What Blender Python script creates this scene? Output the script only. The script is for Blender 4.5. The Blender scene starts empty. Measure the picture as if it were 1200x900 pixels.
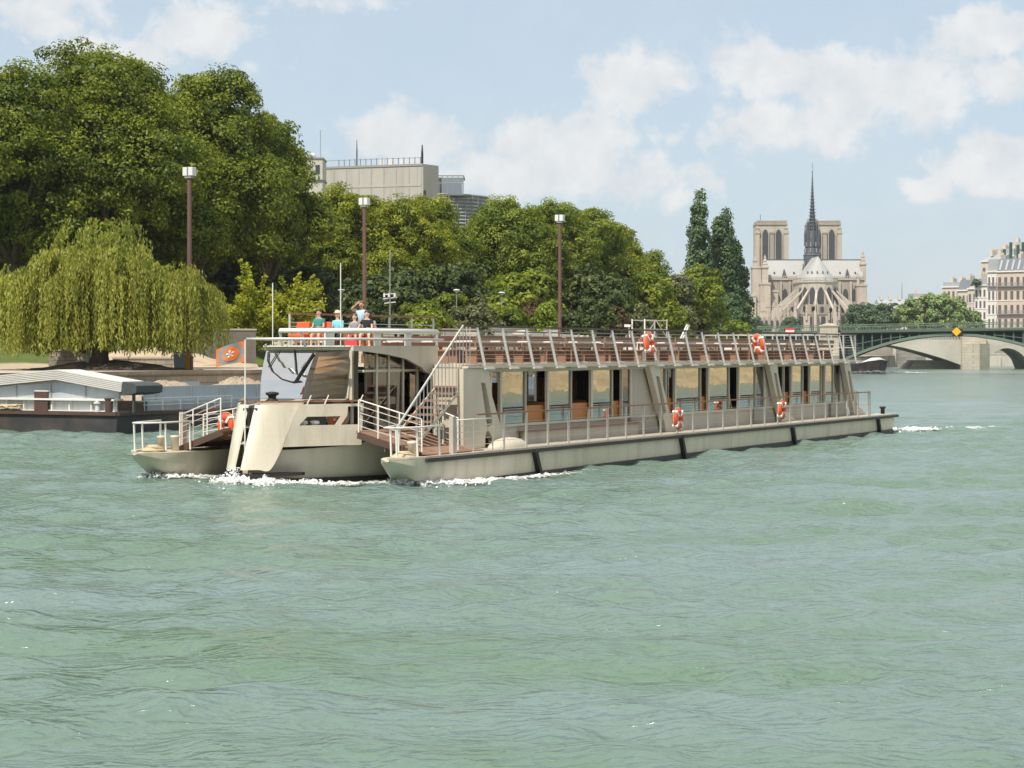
import bpy, math, random
import numpy as np
from mathutils import Vector, Matrix
random.seed(7)
SC = bpy.context.scene
COL = SC.collection
R = math.radians

# ------------------------------------------------------------------ object helpers
def tag(o, label=None, cat=None, group=None, kind=None):
    if label: o['label'] = label
    if cat: o['category'] = cat
    if group: o['group'] = group
    if kind: o['kind'] = kind
    return o

def empty(name, loc=(0, 0, 0), rz=0.0, label=None, cat=None, group=None):
    o = bpy.data.objects.new(name, None)
    o.location = loc
    o.rotation_euler = (0, 0, rz)
    o.empty_display_size = 0.2
    COL.objects.link(o)
    return tag(o, label, cat, group)

def copy_tree(o, parent=None):
    c = o.copy()
    COL.objects.link(c)
    if parent is not None:
        c.parent = parent
    for ch in list(o.children):
        copy_tree(ch, c)
    return c

class MB:
    """collects shapes and links them as one mesh object"""
    def __init__(s):
        s.v = []; s.f = []; s.mi = []
    def add(s, vs, fs, m=0):
        b = len(s.v)
        s.v += [tuple(p) for p in vs]
        for f in fs:
            s.f.append(tuple(b + i for i in f)); s.mi.append(m)
        return s
    def box(s, c, d, m=0, rz=0.0, rx=0.0, ry=0.0):
        hx, hy, hz = d[0] / 2, d[1] / 2, d[2] / 2
        vs = [Vector((x, y, z)) for x in (-hx, hx) for y in (-hy, hy) for z in (-hz, hz)]
        if rz or rx or ry:
            mt = Matrix.Rotation(rz, 3, 'Z') @ Matrix.Rotation(ry, 3, 'Y') @ Matrix.Rotation(rx, 3, 'X')
            vs = [mt @ p for p in vs]
        c = Vector(c)
        return s.add([p + c for p in vs], [(0, 1, 3, 2), (4, 6, 7, 5), (0, 4, 5, 1), (2, 3, 7, 6), (0, 2, 6, 4), (1, 5, 7, 3)], m)
    def span(s, lo, hi, m=0):
        return s.box([(a + b) / 2 for a, b in zip(lo, hi)], [abs(b - a) for a, b in zip(lo, hi)], m)
    def bar(s, p, q, w, h=None, m=0, up=(0, 0, 1)):
        h = w if h is None else h
        p = Vector(p); q = Vector(q); d = (q - p)
        if d.length < 1e-6: return s
        d.normalize(); u = Vector(up)
        if abs(d.dot(u)) > .98: u = Vector((1, 0, 0))
        a = d.cross(u).normalized(); b = a.cross(d).normalized()
        vs = []
        for e in (p, q):
            for i, j in ((-1, -1), (1, -1), (1, 1), (-1, 1)):
                vs.append(e + a * (w / 2 * i) + b * (h / 2 * j))
        return s.add(vs, [(3, 2, 1, 0), (4, 5, 6, 7), (0, 1, 5, 4), (1, 2, 6, 5), (2, 3, 7, 6), (3, 0, 4, 7)], m)
    def tube(s, pts, r, n=6, m=0, cap=True):
        pts = [Vector(p) for p in pts]
        rs = r if isinstance(r, (list, tuple)) else [r] * len(pts)
        vs = []; N = len(pts)
        pa = None
        for i, p in enumerate(pts):
            d = (pts[min(i + 1, N - 1)] - pts[max(i - 1, 0)])
            if d.length < 1e-9: d = Vector((0, 0, 1))
            d.normalize()
            if pa is None:
                u = Vector((0, 0, 1)) if abs(d.z) < .9 else Vector((1, 0, 0))
                a = d.cross(u).normalized()
            else:
                a = (pa - d * pa.dot(d))
                a = a.normalized() if a.length > 1e-6 else d.orthogonal().normalized()
            pa = a
            b = d.cross(a)
            for k in range(n):
                t = 2 * math.pi * k / n
                vs.append(p + (a * math.cos(t) + b * math.sin(t)) * rs[i])
        fs = []
        for i in range(N - 1):
            for k in range(n):
                fs.append((i * n + k, i * n + (k + 1) % n, (i + 1) * n + (k + 1) % n, (i + 1) * n + k))
        if cap:
            fs.append(tuple(range(n - 1, -1, -1))); fs.append(tuple((N - 1) * n + k for k in range(n)))
        return s.add(vs, fs, m)
    def loft(s, rings, m=0, cap=True, closed=True):
        n = len(rings[0]); vs = [p for r in rings for p in r]; fs = []
        for i in range(len(rings) - 1):
            for k in range(n if closed else n - 1):
                fs.append((i * n + k, i * n + (k + 1) % n, (i + 1) * n + (k + 1) % n, (i + 1) * n + k))
        if cap and closed:
            fs.append(tuple(range(n - 1, -1, -1))); fs.append(tuple((len(rings) - 1) * n + k for k in range(n)))
        return s.add(vs, fs, m)
    def prism(s, poly, fn, a, b, m=0):
        """poly: 2-D points; fn(u,v,w)->xyz; extruded from w=a to w=b"""
        n = len(poly)
        vs = [fn(u, v, a) for u, v in poly] + [fn(u, v, b) for u, v in poly]
        fs = [tuple(range(n)), tuple(range(2 * n - 1, n - 1, -1))]
        for k in range(n):
            fs.append((k, n + k, n + (k + 1) % n, (k + 1) % n))
        return s.add(vs, fs, m)
    def lathe(s, prof, n=12, c=(0, 0, 0), m=0):
        rings = [[(c[0] + r * math.cos(2 * math.pi * k / n), c[1] + r * math.sin(2 * math.pi * k / n), c[2] + z) for k in range(n)] for r, z in prof]
        return s.loft(rings, m)
    def ball(s, c, r, n=8, m=0, sc=(1, 1, 1)):
        rings = []
        k = max(4, n // 2 + 1)
        for i in range(k + 1):
            t = math.pi * i / k
            rr = max(r * math.sin(t), r * .02)
            rings.append([(c[0] + sc[0] * rr * math.cos(2 * math.pi * j / n), c[1] + sc[1] * rr * math.sin(2 * math.pi * j / n), c[2] - sc[2] * r * math.cos(t)) for j in range(n)])
        return s.loft(rings, m)
    def build(s, name, mats, parent=None, smooth=False, kind=None, bevel=0.0):
        me = bpy.data.meshes.new(name)
        me.from_pydata(s.v, [], s.f)
        mats = mats if isinstance(mats, (list, tuple)) else [mats]
        for x in mats: me.materials.append(x)
        if len(mats) > 1: me.polygons.foreach_set('material_index', s.mi)
        if smooth: me.polygons.foreach_set('use_smooth', [True] * len(me.polygons))
        me.update()
        import bmesh
        bm = bmesh.new(); bm.from_mesh(me)
        bmesh.ops.recalc_face_normals(bm, faces=bm.faces)
        bm.to_mesh(me); bm.free()
        o = bpy.data.objects.new(name, me)
        COL.objects.link(o)
        if parent is not None: o.parent = parent
        if kind: o['kind'] = kind
        if bevel:
            md = o.modifiers.new('bevel', 'BEVEL'); md.width = bevel; md.segments = 2; md.limit_method = 'ANGLE'
        return o

def catmull(P4, n):
    out = []
    P4 = [Vector(p) for p in P4]
    for i in range(len(P4) - 1):
        p0, p1, p2, p3 = P4[max(i - 1, 0)], P4[i], P4[i + 1], P4[min(i + 2, len(P4) - 1)]
        for k in range(n):
            t = k / n
            out.append(.5 * ((2 * p1) + (p2 - p0) * t + (2 * p0 - 5 * p1 + 4 * p2 - p3) * t * t + (3 * p1 - p0 - 3 * p2 + p3) * t ** 3))
    out.append(P4[-1]); return out

def XZ(u, v, w): return (u, w, v)      # profile in the x-z plane, extruded along y
def XY(u, v, w): return (u, v, w)
def YZ(u, v, w): return (w, u, v)

def dup_mesh(o, name, loc, parent, rz=0.0, scale=None):
    c = o.copy(); c.name = name
    COL.objects.link(c); c.parent = parent; c.location = loc; c.rotation_euler = (0, 0, rz)
    if scale: c.scale = scale
    return c

# ------------------------------------------------------------------ materials
class NT:
    def __init__(s, name):
        s.mat = bpy.data.materials.new(name); s.mat.use_nodes = True
        s.t = s.mat.node_tree; s.t.nodes.clear()
        s.out = s.n('ShaderNodeOutputMaterial')
    def n(s, typ, **kw):
        x = s.t.nodes.new(typ)
        for k, v in kw.items(): setattr(x, k, v)
        return x
    def l(s, a, b): s.t.links.new(a, b)
    def setin(s, node, **kw):
        for k, v in kw.items():
            k = k.replace('_', ' ')
            if hasattr(v, 'is_output') or isinstance(v, bpy.types.NodeSocket): s.l(v, node.inputs[k])
            else: node.inputs[k].default_value = v
        return node
    def noise(s, vec, scale, detail=4, rough=.6, dist=0.0):
        x = s.n('ShaderNodeTexNoise'); x.inputs['Scale'].default_value = scale
        x.inputs['Detail'].default_value = detail; x.inputs['Roughness'].default_value = rough
        x.inputs['Distortion'].default_value = dist
        if vec is not None: s.l(vec, x.inputs['Vector'])
        return x
    def ramp(s, fac, p0, p1, c0=(0, 0, 0, 1), c1=(1, 1, 1, 1)):
        x = s.n('ShaderNodeValToRGB'); e = x.color_ramp.elements
        e[0].position = p0; e[0].color = c0; e[1].position = p1; e[1].color = c1
        s.l(fac, x.inputs['Fac']); return x
    def mix(s, fac, a, b, typ='MIX'):
        x = s.n('ShaderNodeMix'); x.data_type = 'RGBA'; x.blend_type = typ
        for sock, v in ((x.inputs[0], fac), (x.inputs[6], a), (x.inputs[7], b)):
            if isinstance(v, bpy.types.NodeSocket): s.l(v, sock)
            else: sock.default_value = v
        return x.outputs[2]
    def math(s, op, a, b=0.0, c=0.0):
        x = s.n('ShaderNodeMath', operation=op)
        for i, v in enumerate((a, b, c)):
            if isinstance(v, bpy.types.NodeSocket): s.l(v, x.inputs[i])
            else: x.inputs[i].default_value = v
        return x.outputs[0]
    def vscale(s, vec, sc):
        x = s.n('ShaderNodeVectorMath', operation='MULTIPLY'); s.l(vec, x.inputs[0]); x.inputs[1].default_value = sc
        return x.outputs[0]

def c4(c, k=1.0): return (min(1, c[0] * k), min(1, c[1] * k), min(1, c[2] * k), 1)

def mat(name, base, rough=.6, var=.12, scale=1.5, fine=14.0, bump=0.0, bscale=20.0, metal=0.0, dirt=None, dirt_amt=.0, dirt_scale=.6, streak=False, spec=.5):
    t = NT(name)
    tc = t.n('ShaderNodeTexCoord'); v = tc.outputs['Object']
    n1 = t.noise(v, scale, 5, .62); n2 = t.noise(v, fine, 3, .6)
    f = t.math('MULTIPLY_ADD', n2.outputs[0], .35, t.math('MULTIPLY', n1.outputs[0], .65))
    col = t.mix(t.ramp(f, .3, .7).outputs[0], c4(base, 1 - var), c4(base, 1 + var))
    if dirt is not None:
        dv = t.vscale(v, (1, 1, .12)) if streak else v
        n3 = t.noise(dv, dirt_scale if not streak else dirt_scale * 4, 6, .65)
        m = t.math('MULTIPLY', t.ramp(n3.outputs[0], .48, .72).outputs[0], dirt_amt)
        col = t.mix(m, col, c4(dirt))
    b = t.n('ShaderNodeBsdfPrincipled')
    t.l(col, b.inputs['Base Color'])
    rr = t.math('MULTIPLY_ADD', n1.outputs[0], .24, rough - .12)
    t.l(rr, b.inputs['Roughness'])
    b.inputs['Metallic'].default_value = metal
    b.inputs['Specular IOR Level'].default_value = spec
    if bump:
        nb = t.noise(v, bscale, 5, .6); bp = t.n('ShaderNodeBump')
        bp.inputs['Strength'].default_value = bump; bp.inputs['Distance'].default_value = .05
        t.l(nb.outputs[0], bp.inputs['Height']); t.l(bp.outputs[0], b.inputs['Normal'])
    t.l(b.outputs[0], t.out.inputs[0])
    return t.mat

def stone_mat(name, base, mortar, bw=1.2, bh=.4, rough=.85, dirt=(.08, .07, .055), dirt_amt=.6, tone=.16, dirt_scale=.25):
    """coursed blocks; works on upright faces of any heading"""
    t = NT(name)
    tc = t.n('ShaderNodeTexCoord'); v = tc.outputs['Object']
    sp = t.n('ShaderNodeSeparateXYZ'); t.l(v, sp.inputs[0])
    cb = t.n('ShaderNodeCombineXYZ')
    t.l(t.math('ADD', sp.outputs[0], sp.outputs[1]), cb.inputs[0]); t.l(sp.outputs[2], cb.inputs[1])
    br = t.n('ShaderNodeTexBrick'); t.l(cb.outputs[0], br.inputs['Vector'])
    br.inputs['Scale'].default_value = 1; br.inputs['Brick Width'].default_value = bw; br.inputs['Row Height'].default_value = bh
    br.inputs['Mortar Size'].default_value = .018; br.inputs['Mortar Smooth'].default_value = .3; br.inputs['Bias'].default_value = 0
    br.inputs['Color1'].default_value = c4(base, 1 - tone); br.inputs['Color2'].default_value = c4(base, 1 + tone); br.inputs['Mortar'].default_value = c4(mortar)
    n1 = t.noise(v, dirt_scale, 7, .65); n2 = t.noise(v, 3.0, 5, .65)
    col = t.mix(t.math('MULTIPLY', t.ramp(n1.outputs[0], .42, .66).outputs[0], dirt_amt), br.outputs['Color'], c4(dirt))
    col = t.mix(t.math('MULTIPLY', t.ramp(n2.outputs[0], .4, .75).outputs[0], .3), col, c4(base, .55))
    b = t.n('ShaderNodeBsdfPrincipled'); t.l(col, b.inputs['Base Color']); b.inputs['Roughness'].default_value = rough
    b.inputs['Specular IOR Level'].default_value = .25
    bp = t.n('ShaderNodeBump'); bp.inputs['Strength'].default_value = .6; bp.inputs['Distance'].default_value = .04
    h = t.math('MULTIPLY_ADD', n2.outputs[0], .6, br.outputs['Fac']); t.l(h, bp.inputs['Height']); bp.invert = False
    t.l(bp.outputs[0], b.inputs['Normal']); t.l(b.outputs[0], t.out.inputs[0])
    return t.mat

def leaf_mat(name, dark, light, trans=.3, rough=.55):
    t = NT(name)
    at = t.n('ShaderNodeAttribute'); at.attribute_name = 'tone'
    col = t.mix(at.outputs['Fac'], c4(dark), c4(light))
    b = t.n('ShaderNodeBsdfPrincipled'); t.l(col, b.inputs['Base Color']); b.inputs['Roughness'].default_value = rough - .05
    b.inputs['Specular IOR Level'].default_value = .32
    tr = t.n('ShaderNodeBsdfTranslucent'); t.l(t.mix(1.0, col, (1.0, 1.0, .5, 1), 'MULTIPLY'), tr.inputs[0])
    mx = t.n('ShaderNodeMixShader'); mx.inputs[0].default_value = trans
    t.l(b.outputs[0], mx.inputs[1]); t.l(tr.outputs[0], mx.inputs[2]); t.l(mx.outputs[0], t.out.inputs[0])
    return t.mat

def glass_mat(name, tint=(.55, .6, .6), refl=.18, rcol=(1, 1, 1), rough=.01):
    """pane: see-through, with a Fresnel reflection on top"""
    t = NT(name)
    tr = t.n('ShaderNodeBsdfTransparent'); tr.inputs[0].default_value = c4(tint)
    gl = t.n('ShaderNodeBsdfGlossy'); gl.inputs[0].default_value = c4(rcol); gl.inputs['Roughness'].default_value = rough
    fr = t.n('ShaderNodeFresnel'); fr.inputs[0].default_value = 1.5
    tc = t.n('ShaderNodeTexCoord'); nz = t.noise(tc.outputs['Object'], 1.1, 2, .5)
    bp = t.n('ShaderNodeBump'); bp.inputs['Strength'].default_value = .012; bp.inputs['Distance'].default_value = .2
    t.l(nz.outputs[0], bp.inputs['Height']); t.l(bp.outputs[0], gl.inputs['Normal'])
    f = t.math('MINIMUM', t.math('ADD', t.math('MULTIPLY', fr.outputs[0], 1.3), refl), 1.0)
    mx = t.n('ShaderNodeMixShader'); t.l(f, mx.inputs[0]); t.l(tr.outputs[0], mx.inputs[1]); t.l(gl.outputs[0], mx.inputs[2])
    t.l(mx.outputs[0], t.out.inputs[0])
    return t.mat

# camera model used to read distances off the photograph
FPX, HZ, CH = 2450.0, 411.0, 4.0
def P(px, py, D):
    return Vector(((px - 600) / FPX * D, D, CH + (HZ - py) / FPX * D))

cam_d = bpy.data.cameras.new('camera'); cam = bpy.data.objects.new('camera', cam_d); COL.objects.link(cam)
cam.location = (0, 0, CH); cam.rotation_euler = (R(90), 0, 0)
cam_d.sensor_width = 36; cam_d.lens = FPX / 1200 * 36; cam_d.shift_y = -(450 - HZ) / 1200
cam_d.clip_end = 20000; cam_d.clip_start = .5
SC.camera = cam
# ------------------------------------------------------------------ sky, sun
SUN_DIR = Vector((-.50, -.866, 0)).normalized() * math.cos(R(55)) + Vector((0, 0, math.sin(R(55))))
W = bpy.data.worlds.new('World'); SC.world = W; W.use_nodes = True
wt = W.node_tree; wt.nodes.clear()
class WN(NT):
    def __init__(s, tree): s.t = tree
w = WN(wt)
wo = w.n('ShaderNodeOutputWorld'); bg = w.n('ShaderNodeBackground'); w.l(bg.outputs[0], wo.inputs[0])
sky = w.n('ShaderNodeTexSky'); sky.sky_type = 'NISHITA'; sky.sun_disc = False
sky.sun_elevation = R(55); sky.sun_rotation = math.atan2(SUN_DIR.x, SUN_DIR.y)
sky.altitude = 40; sky.air_density = 1.0; sky.dust_density = .8; sky.ozone_density = 2.0
bg.inputs[1].default_value = .125
tc = w.n('ShaderNodeTexCoord')
sp = w.n('ShaderNodeSeparateXYZ'); w.l(tc.outputs['Generated'], sp.inputs[0])
az = w.math('ARCTAN2', sp.outputs[0], sp.outputs[1]); el = w.math('ARCSINE', sp.outputs[2])
cv = w.n('ShaderNodeCombineXYZ'); w.l(az, cv.inputs[0]); w.l(el, cv.inputs[1])
clouds = [(752, 96, 62, 30, 1.), (880, 88, 62, 30, .75), (960, 95, 50, 30, 1.), (1060, 108, 80, 38, 1.), (930, 150, 130, 30, .75),
          (650, 178, 62, 36, 1.1), (610, 205, 75, 26, 1.), (770, 212, 60, 28, .7), (468, 163, 62, 26, 1.), (1152, 48, 42, 24, 1.1),
          (1175, 105, 38, 28, .9), (1168, 200, 46, 26, 1.1), (1086, 226, 26, 11, .9), (1090, 190, 60, 14, .45), (235, 42, 62, 32, .8), (150, 72, 80, 20, .7),
          (40, 18, 70, 30, .7), (410, 4, 70, 14, .55), (300, 78, 40, 12, .5), (690, 135, 45, 12, .2)]
tot = None
for (cx, cy, rx, ry, amp) in clouds:
    a = w.n('ShaderNodeVectorMath', operation='SUBTRACT'); w.l(cv.outputs[0], a.inputs[0])
    a.inputs[1].default_value = (math.atan((cx - 600) / FPX), math.atan((HZ - cy) / FPX), 0)
    b = w.n('ShaderNodeVectorMath', operation='MULTIPLY'); w.l(a.outputs[0], b.inputs[0]); b.inputs[1].default_value = (FPX / (rx * 1.3), FPX / (ry * 1.3), 0)
    d = w.n('ShaderNodeVectorMath', operation='DOT_PRODUCT'); w.l(b.outputs[0], d.inputs[0]); w.l(b.outputs[0], d.inputs[1])
    g = w.math('MULTIPLY', w.math('POWER', .37, d.outputs['Value']), amp)
    tot = g if tot is None else w.math('MAXIMUM', tot, g)
n1 = w.noise(cv.outputs[0], 30, 8, .60, .25); n2 = w.noise(cv.outputs[0], 95, 5, .6, .2)
dens = w.math('ADD', tot, w.math('MULTIPLY_ADD', n1.outputs[0], 1.7, -.93))
dens = w.math('ADD', dens, w.math('MULTIPLY_ADD', n2.outputs[0], .8, -.4))
dr = w.ramp(dens, .10, .58); dr.color_ramp.interpolation = 'EASE'
# broad thin veil and scattered cumulus elsewhere in the sky
n3 = w.noise(cv.outputs[0], 7, 6, .6, .3)
veil = w.ramp(n3.outputs[0], .35, .8).outputs[0]
high = w.ramp(el, .18, .55, (.30, .30, .30, 1), (1, 1, 1, 1))      # unseen upper cloud, added to whiten the windscreen reflection
vh = w.math('MULTIPLY', w.ramp(n3.outputs[0], .1, .45).outputs[0], w.math('MULTIPLY', high.outputs[0], .85))
cl = w.math('MAXIMUM', w.math('MULTIPLY', dr.outputs[0], .86), w.math('MAXIMUM', w.math('MULTIPLY', veil, .30), w.math('MULTIPLY', vh, w.ramp(el, .16, .3).outputs[0])))
n4 = w.noise(cv.outputs[0], 45, 6, .6, .1)
ccol = w.mix(w.ramp(n4.outputs[0], .32, .62).outputs[0], (4.80, 5.0, 5.2, 1), (5.9, 5.88, 5.82, 1))
hz = w.ramp(w.math('ABSOLUTE', el), .0, .75, (.76, .76, .76, 1), (.70, .70, .70, 1))     # summer haze, thickest towards the horizon
SKY_GAIN = w.mix(hz.outputs[0], sky.outputs[0], (3.55, 4.28, 4.95, 1))
w.l(w.mix(cl, SKY_GAIN, ccol), bg.inputs[0])
sun_d = bpy.data.lights.new('sun', 'SUN'); sun = bpy.data.objects.new('sun', sun_d); COL.objects.link(sun)
sun_d.energy = 4.2; sun_d.angle = R(.5); sun_d.color = (1, .93, .82)
sun.rotation_euler = (-SUN_DIR).to_track_quat('-Z', 'Y').to_euler()
SC.view_settings.view_transform = 'Standard'; SC.view_settings.look = 'None'; SC.view_settings.gamma = 1; SC.view_settings.exposure = 0.3
SC.view_settings.use_curve_mapping = False
SC.cycles.max_bounces = 8; SC.cycles.transparent_max_bounces = 16; SC.cycles.caustics_reflective = False; SC.cycles.caustics_refractive = False
SC.cycles.sample_clamp_indirect = 6

# ------------------------------------------------------------------ water
def water_mat():
    t = NT('river_water')
    tc = t.n('ShaderNodeTexCoord'); v = tc.outputs['Object']
    b = t.n('ShaderNodeBsdfPrincipled')
    n0 = t.noise(t.vscale(v, (.07, .20, 1)), 1, 5, .6, .6)
    col = t.mix(t.ramp(n0.outputs[0], .3, .7).outputs[0], (.098, .172, .104, 1), (.150, .212, .206, 1))
    t.l(col, b.inputs['Base Color'])
    b.inputs['Roughness'].default_value = .15; b.inputs['IOR'].default_value = 1.42
    na = t.noise(t.vscale(v, (.62, 1.0, 1)), 1.6, 4, .6, .12)
    nb = t.noise(t.vscale(v, (.55, 1.0, 1)), 4.4, 5, .64, .1)
    nc = t.noise(v, 16, 3, .6)
    for q_ in (nb,):      # sharp crests between rounded troughs
        q_.noise_type = 'RIDGED_MULTIFRACTAL'; q_.inputs['Gain'].default_value = 1.6; q_.inputs['Offset'].default_value = .85; q_.inputs['Roughness'].default_value = .45
    patch = t.ramp(t.noise(t.vscale(v, (.06, .11, 1)), 1, 3, .6).outputs[0], .35, .65).outputs[0]
    h = t.math('ADD', t.math('MULTIPLY', na.outputs[0], .46), t.math('ADD', t.math('MULTIPLY', nb.outputs[0], .10), t.math('MULTIPLY', nc.outputs[0], .03)))
    h = t.math('MULTIPLY', h, t.math('MULTIPLY_ADD', patch, .55, .6))
    bp = t.n('ShaderNodeBump'); bp.inputs['Strength'].default_value = 1.0; bp.inputs['Distance'].default_value = .34
    t.l(h, bp.inputs['Height']); t.l(bp.outputs[0], b.inputs['Normal'])
    t.l(b.outputs[0], t.out.inputs[0]); return t.mat
M_WATER = water_mat()

def axis(lo, hi, step, far, grow=1.022):
    a = list(np.arange(lo, hi + 1e-6, step)); s = step
    x = hi
    while x < far: s *= grow if s < 6 else 1.3; x += s; a.append(x)
    s = step; x = lo; pre = []
    while x > -far: s *= grow if s < 3 else 1.3; x -= s; pre.append(x)
    return np.array(pre[::-1] + a)
def make_water():
    xs = axis(-34, 40, .2, 2300); ys = axis(12, 108, .2, 2300)
    X, Y = np.meshgrid(xs, ys)
    dx = np.gradient(xs)[None, :]; dy = np.gradient(ys)[:, None]; sp_ = np.maximum(dx, dy) + 0 * X
    rng = np.random.default_rng(3)
    Z = np.zeros_like(X)
    for i in range(150):
        lam = .5 * (22 ** rng.random()); k = 2 * math.pi / lam
        th = R(78) + rng.normal(0, .55)
        amp = .0088 * lam ** .78 * rng.uniform(.5, 1.2)
        if lam > 3.5: amp *= .5 if lam < 7 else .3
        ph = rng.random() * 6.28
        fade = np.clip((lam / 3.2 - sp_) / (lam / 3.2 - lam / 6), 0, 1)
        q = k * (X * math.cos(th) + Y * math.sin(th)) + ph
        g = .65 + .35 * np.sin(X * rng.uniform(-.12, .12) + Y * rng.uniform(-.12, .12) + rng.random() * 6)
        c = np.sin(q)
        Z += amp * fade * g * (c + .22 * np.cos(2 * q))
    # a passing wash rolling in at the lower left
    u = (Y - 23.2 - .28 * (X + 5.5)); 
    Z += .11 * np.exp(-(u / .9) ** 2) * np.exp(-((X + 4.6) / 2.6) ** 2)
    # stern and shoulder wash running out from the moving boat
    for (x0, y0, ddx, ddy, L, A_) in ((-3.5, 60, .95, .1, 26, .06), (19.3, 100, .8, -.35, 22, .07)):
        s = (X - x0) * ddx + (Y - y0) * ddy; n = -(X - x0) * ddy + (Y - y0) * ddx
        Z += A_ * np.exp(-((s - L / 2) / (L / 2)) ** 2) * np.exp(-(n / 2.2) ** 2) * np.sin(n * 3.2 + 2 * s * .2)
    n0, n1 = X.shape
    me = bpy.data.meshes.new('water')
    co = np.stack([X, Y, Z], -1).reshape(-1, 3).astype(np.float32)
    idx = np.arange(n0 * n1).reshape(n0, n1)
    q = np.stack([idx[:-1, :-1], idx[:-1, 1:], idx[1:, 1:], idx[1:, :-1]], -1).reshape(-1, 4)
    me.vertices.add(len(co)); me.vertices.foreach_set('co', co.ravel())
    me.loops.add(q.size); me.loops.foreach_set('vertex_index', q.ravel().astype(np.int32))
    me.polygons.add(len(q)); me.polygons.foreach_set('loop_start', np.arange(0, q.size, 4, dtype=np.int32))
    me.polygons.foreach_set('use_smooth', np.ones(len(q), dtype=bool))
    me.update(calc_edges=True); me.materials.append(M_WATER)
    o = bpy.data.objects.new('water', me); COL.objects.link(o); o['kind'] = 'structure'
make_water()
# ------------------------------------------------------------------ the river boat (local x runs aft from the bow tips, -y is the side we see)
A2 = (.456, .890); O2 = (-7.6, 62.25)
BRZ = math.atan2(A2[1], A2[0])
def BL(x, y, z): return Vector((O2[0] + x * A2[0] - y * A2[1], O2[1] + x * A2[1] + y * A2[0], z))

M_CREAM = mat('cream_paint', (.66, .59, .47), .42, .07, .5, 9, dirt=(.30, .24, .16), dirt_amt=.45, dirt_scale=.5, streak=True)
M_CREAM2 = mat('cabin_paint', (.58, .52, .42), .45, .07, .6, 9, dirt=(.26, .22, .16), dirt_amt=.25, dirt_scale=.5, streak=True)
M_GREY = mat('grey_paint', (.46, .42, .35), .5, .08, .6, 9, dirt=(.2, .17, .13), dirt_amt=.3, streak=True)
M_WHITEP = mat('white_rail_paint', (.74, .72, .66), .4, .05, 1, 12)
M_STEEL = mat('brushed_steel', (.62, .60, .56), .34, .06, 3, 30, metal=.35)
M_WIRE = mat('steel_wire', (.55, .53, .49), .4, .05, 3, 30, metal=.3)
M_BLACK = mat('black_rubber', (.018, .017, .016), .6, .3, 2, 20)
M_BOOT = mat('boot_paint', (.02, .021, .022), .5, .3, 1.5, 12, dirt=(.06, .06, .04), dirt_amt=.5, streak=True)
M_RUB = mat('rubbing_strake', (.05, .038, .03), .6, .3, 2, 20)
M_DECK = mat('deck_planks', (.27, .155, .105), .7, .15, 2, 30, dirt=(.4, .3, .24), dirt_amt=.3)
M_TEAK = mat('varnished_wood', (.27, .125, .06), .45, .2, 2, 25)
M_BROWN = mat('brown_slats', (.27, .14, .085), .6, .22, 2, 25)
M_DARKWOOD = mat('dark_handrail_wood', (.085, .05, .035), .55, .2, 2, 25)
M_ORANGEWOOD = mat('amber_wood_panel', (.46, .17, .045), .45, .15, 2, 14)
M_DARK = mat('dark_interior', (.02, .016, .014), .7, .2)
M_CEIL = mat('ceiling_panel', (.55, .52, .46), .7, .05)
M_RED = mat('lifebuoy_orange', (.75, .085, .018), .5, .12, 6, 30)
M_REDCHAIR = mat('orange_seat_fabric', (.72, .10, .025), .7, .12, 6, 30)
M_WHITE = mat('white_plastic', (.78, .77, .74), .45, .05)
M_GLASS = glass_mat('sliding_pane', (.30, .34, .33), .36, (.92, .97, .93))
M_GLASSD = glass_mat('saloon_glass', (.62, .62, .58), .10)
M_GLASSW = glass_mat('windscreen_glass', (.45, .50, .52), .70, (1.0, .985, .94))
M_GLASST = glass_mat('tinted_side_glass', (.92, .86, .76), .04, (1.0, .90, .76))
M_ROPE = mat('rope', (.52, .42, .27), .9, .2, 6, 40)

boat = empty('river_cruise_boat', (O2[0], O2[1], .05), BRZ, 'long cream river cruise boat with glazed cabin, fenced sun deck and twin outer hulls', 'cruise boat')

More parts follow.
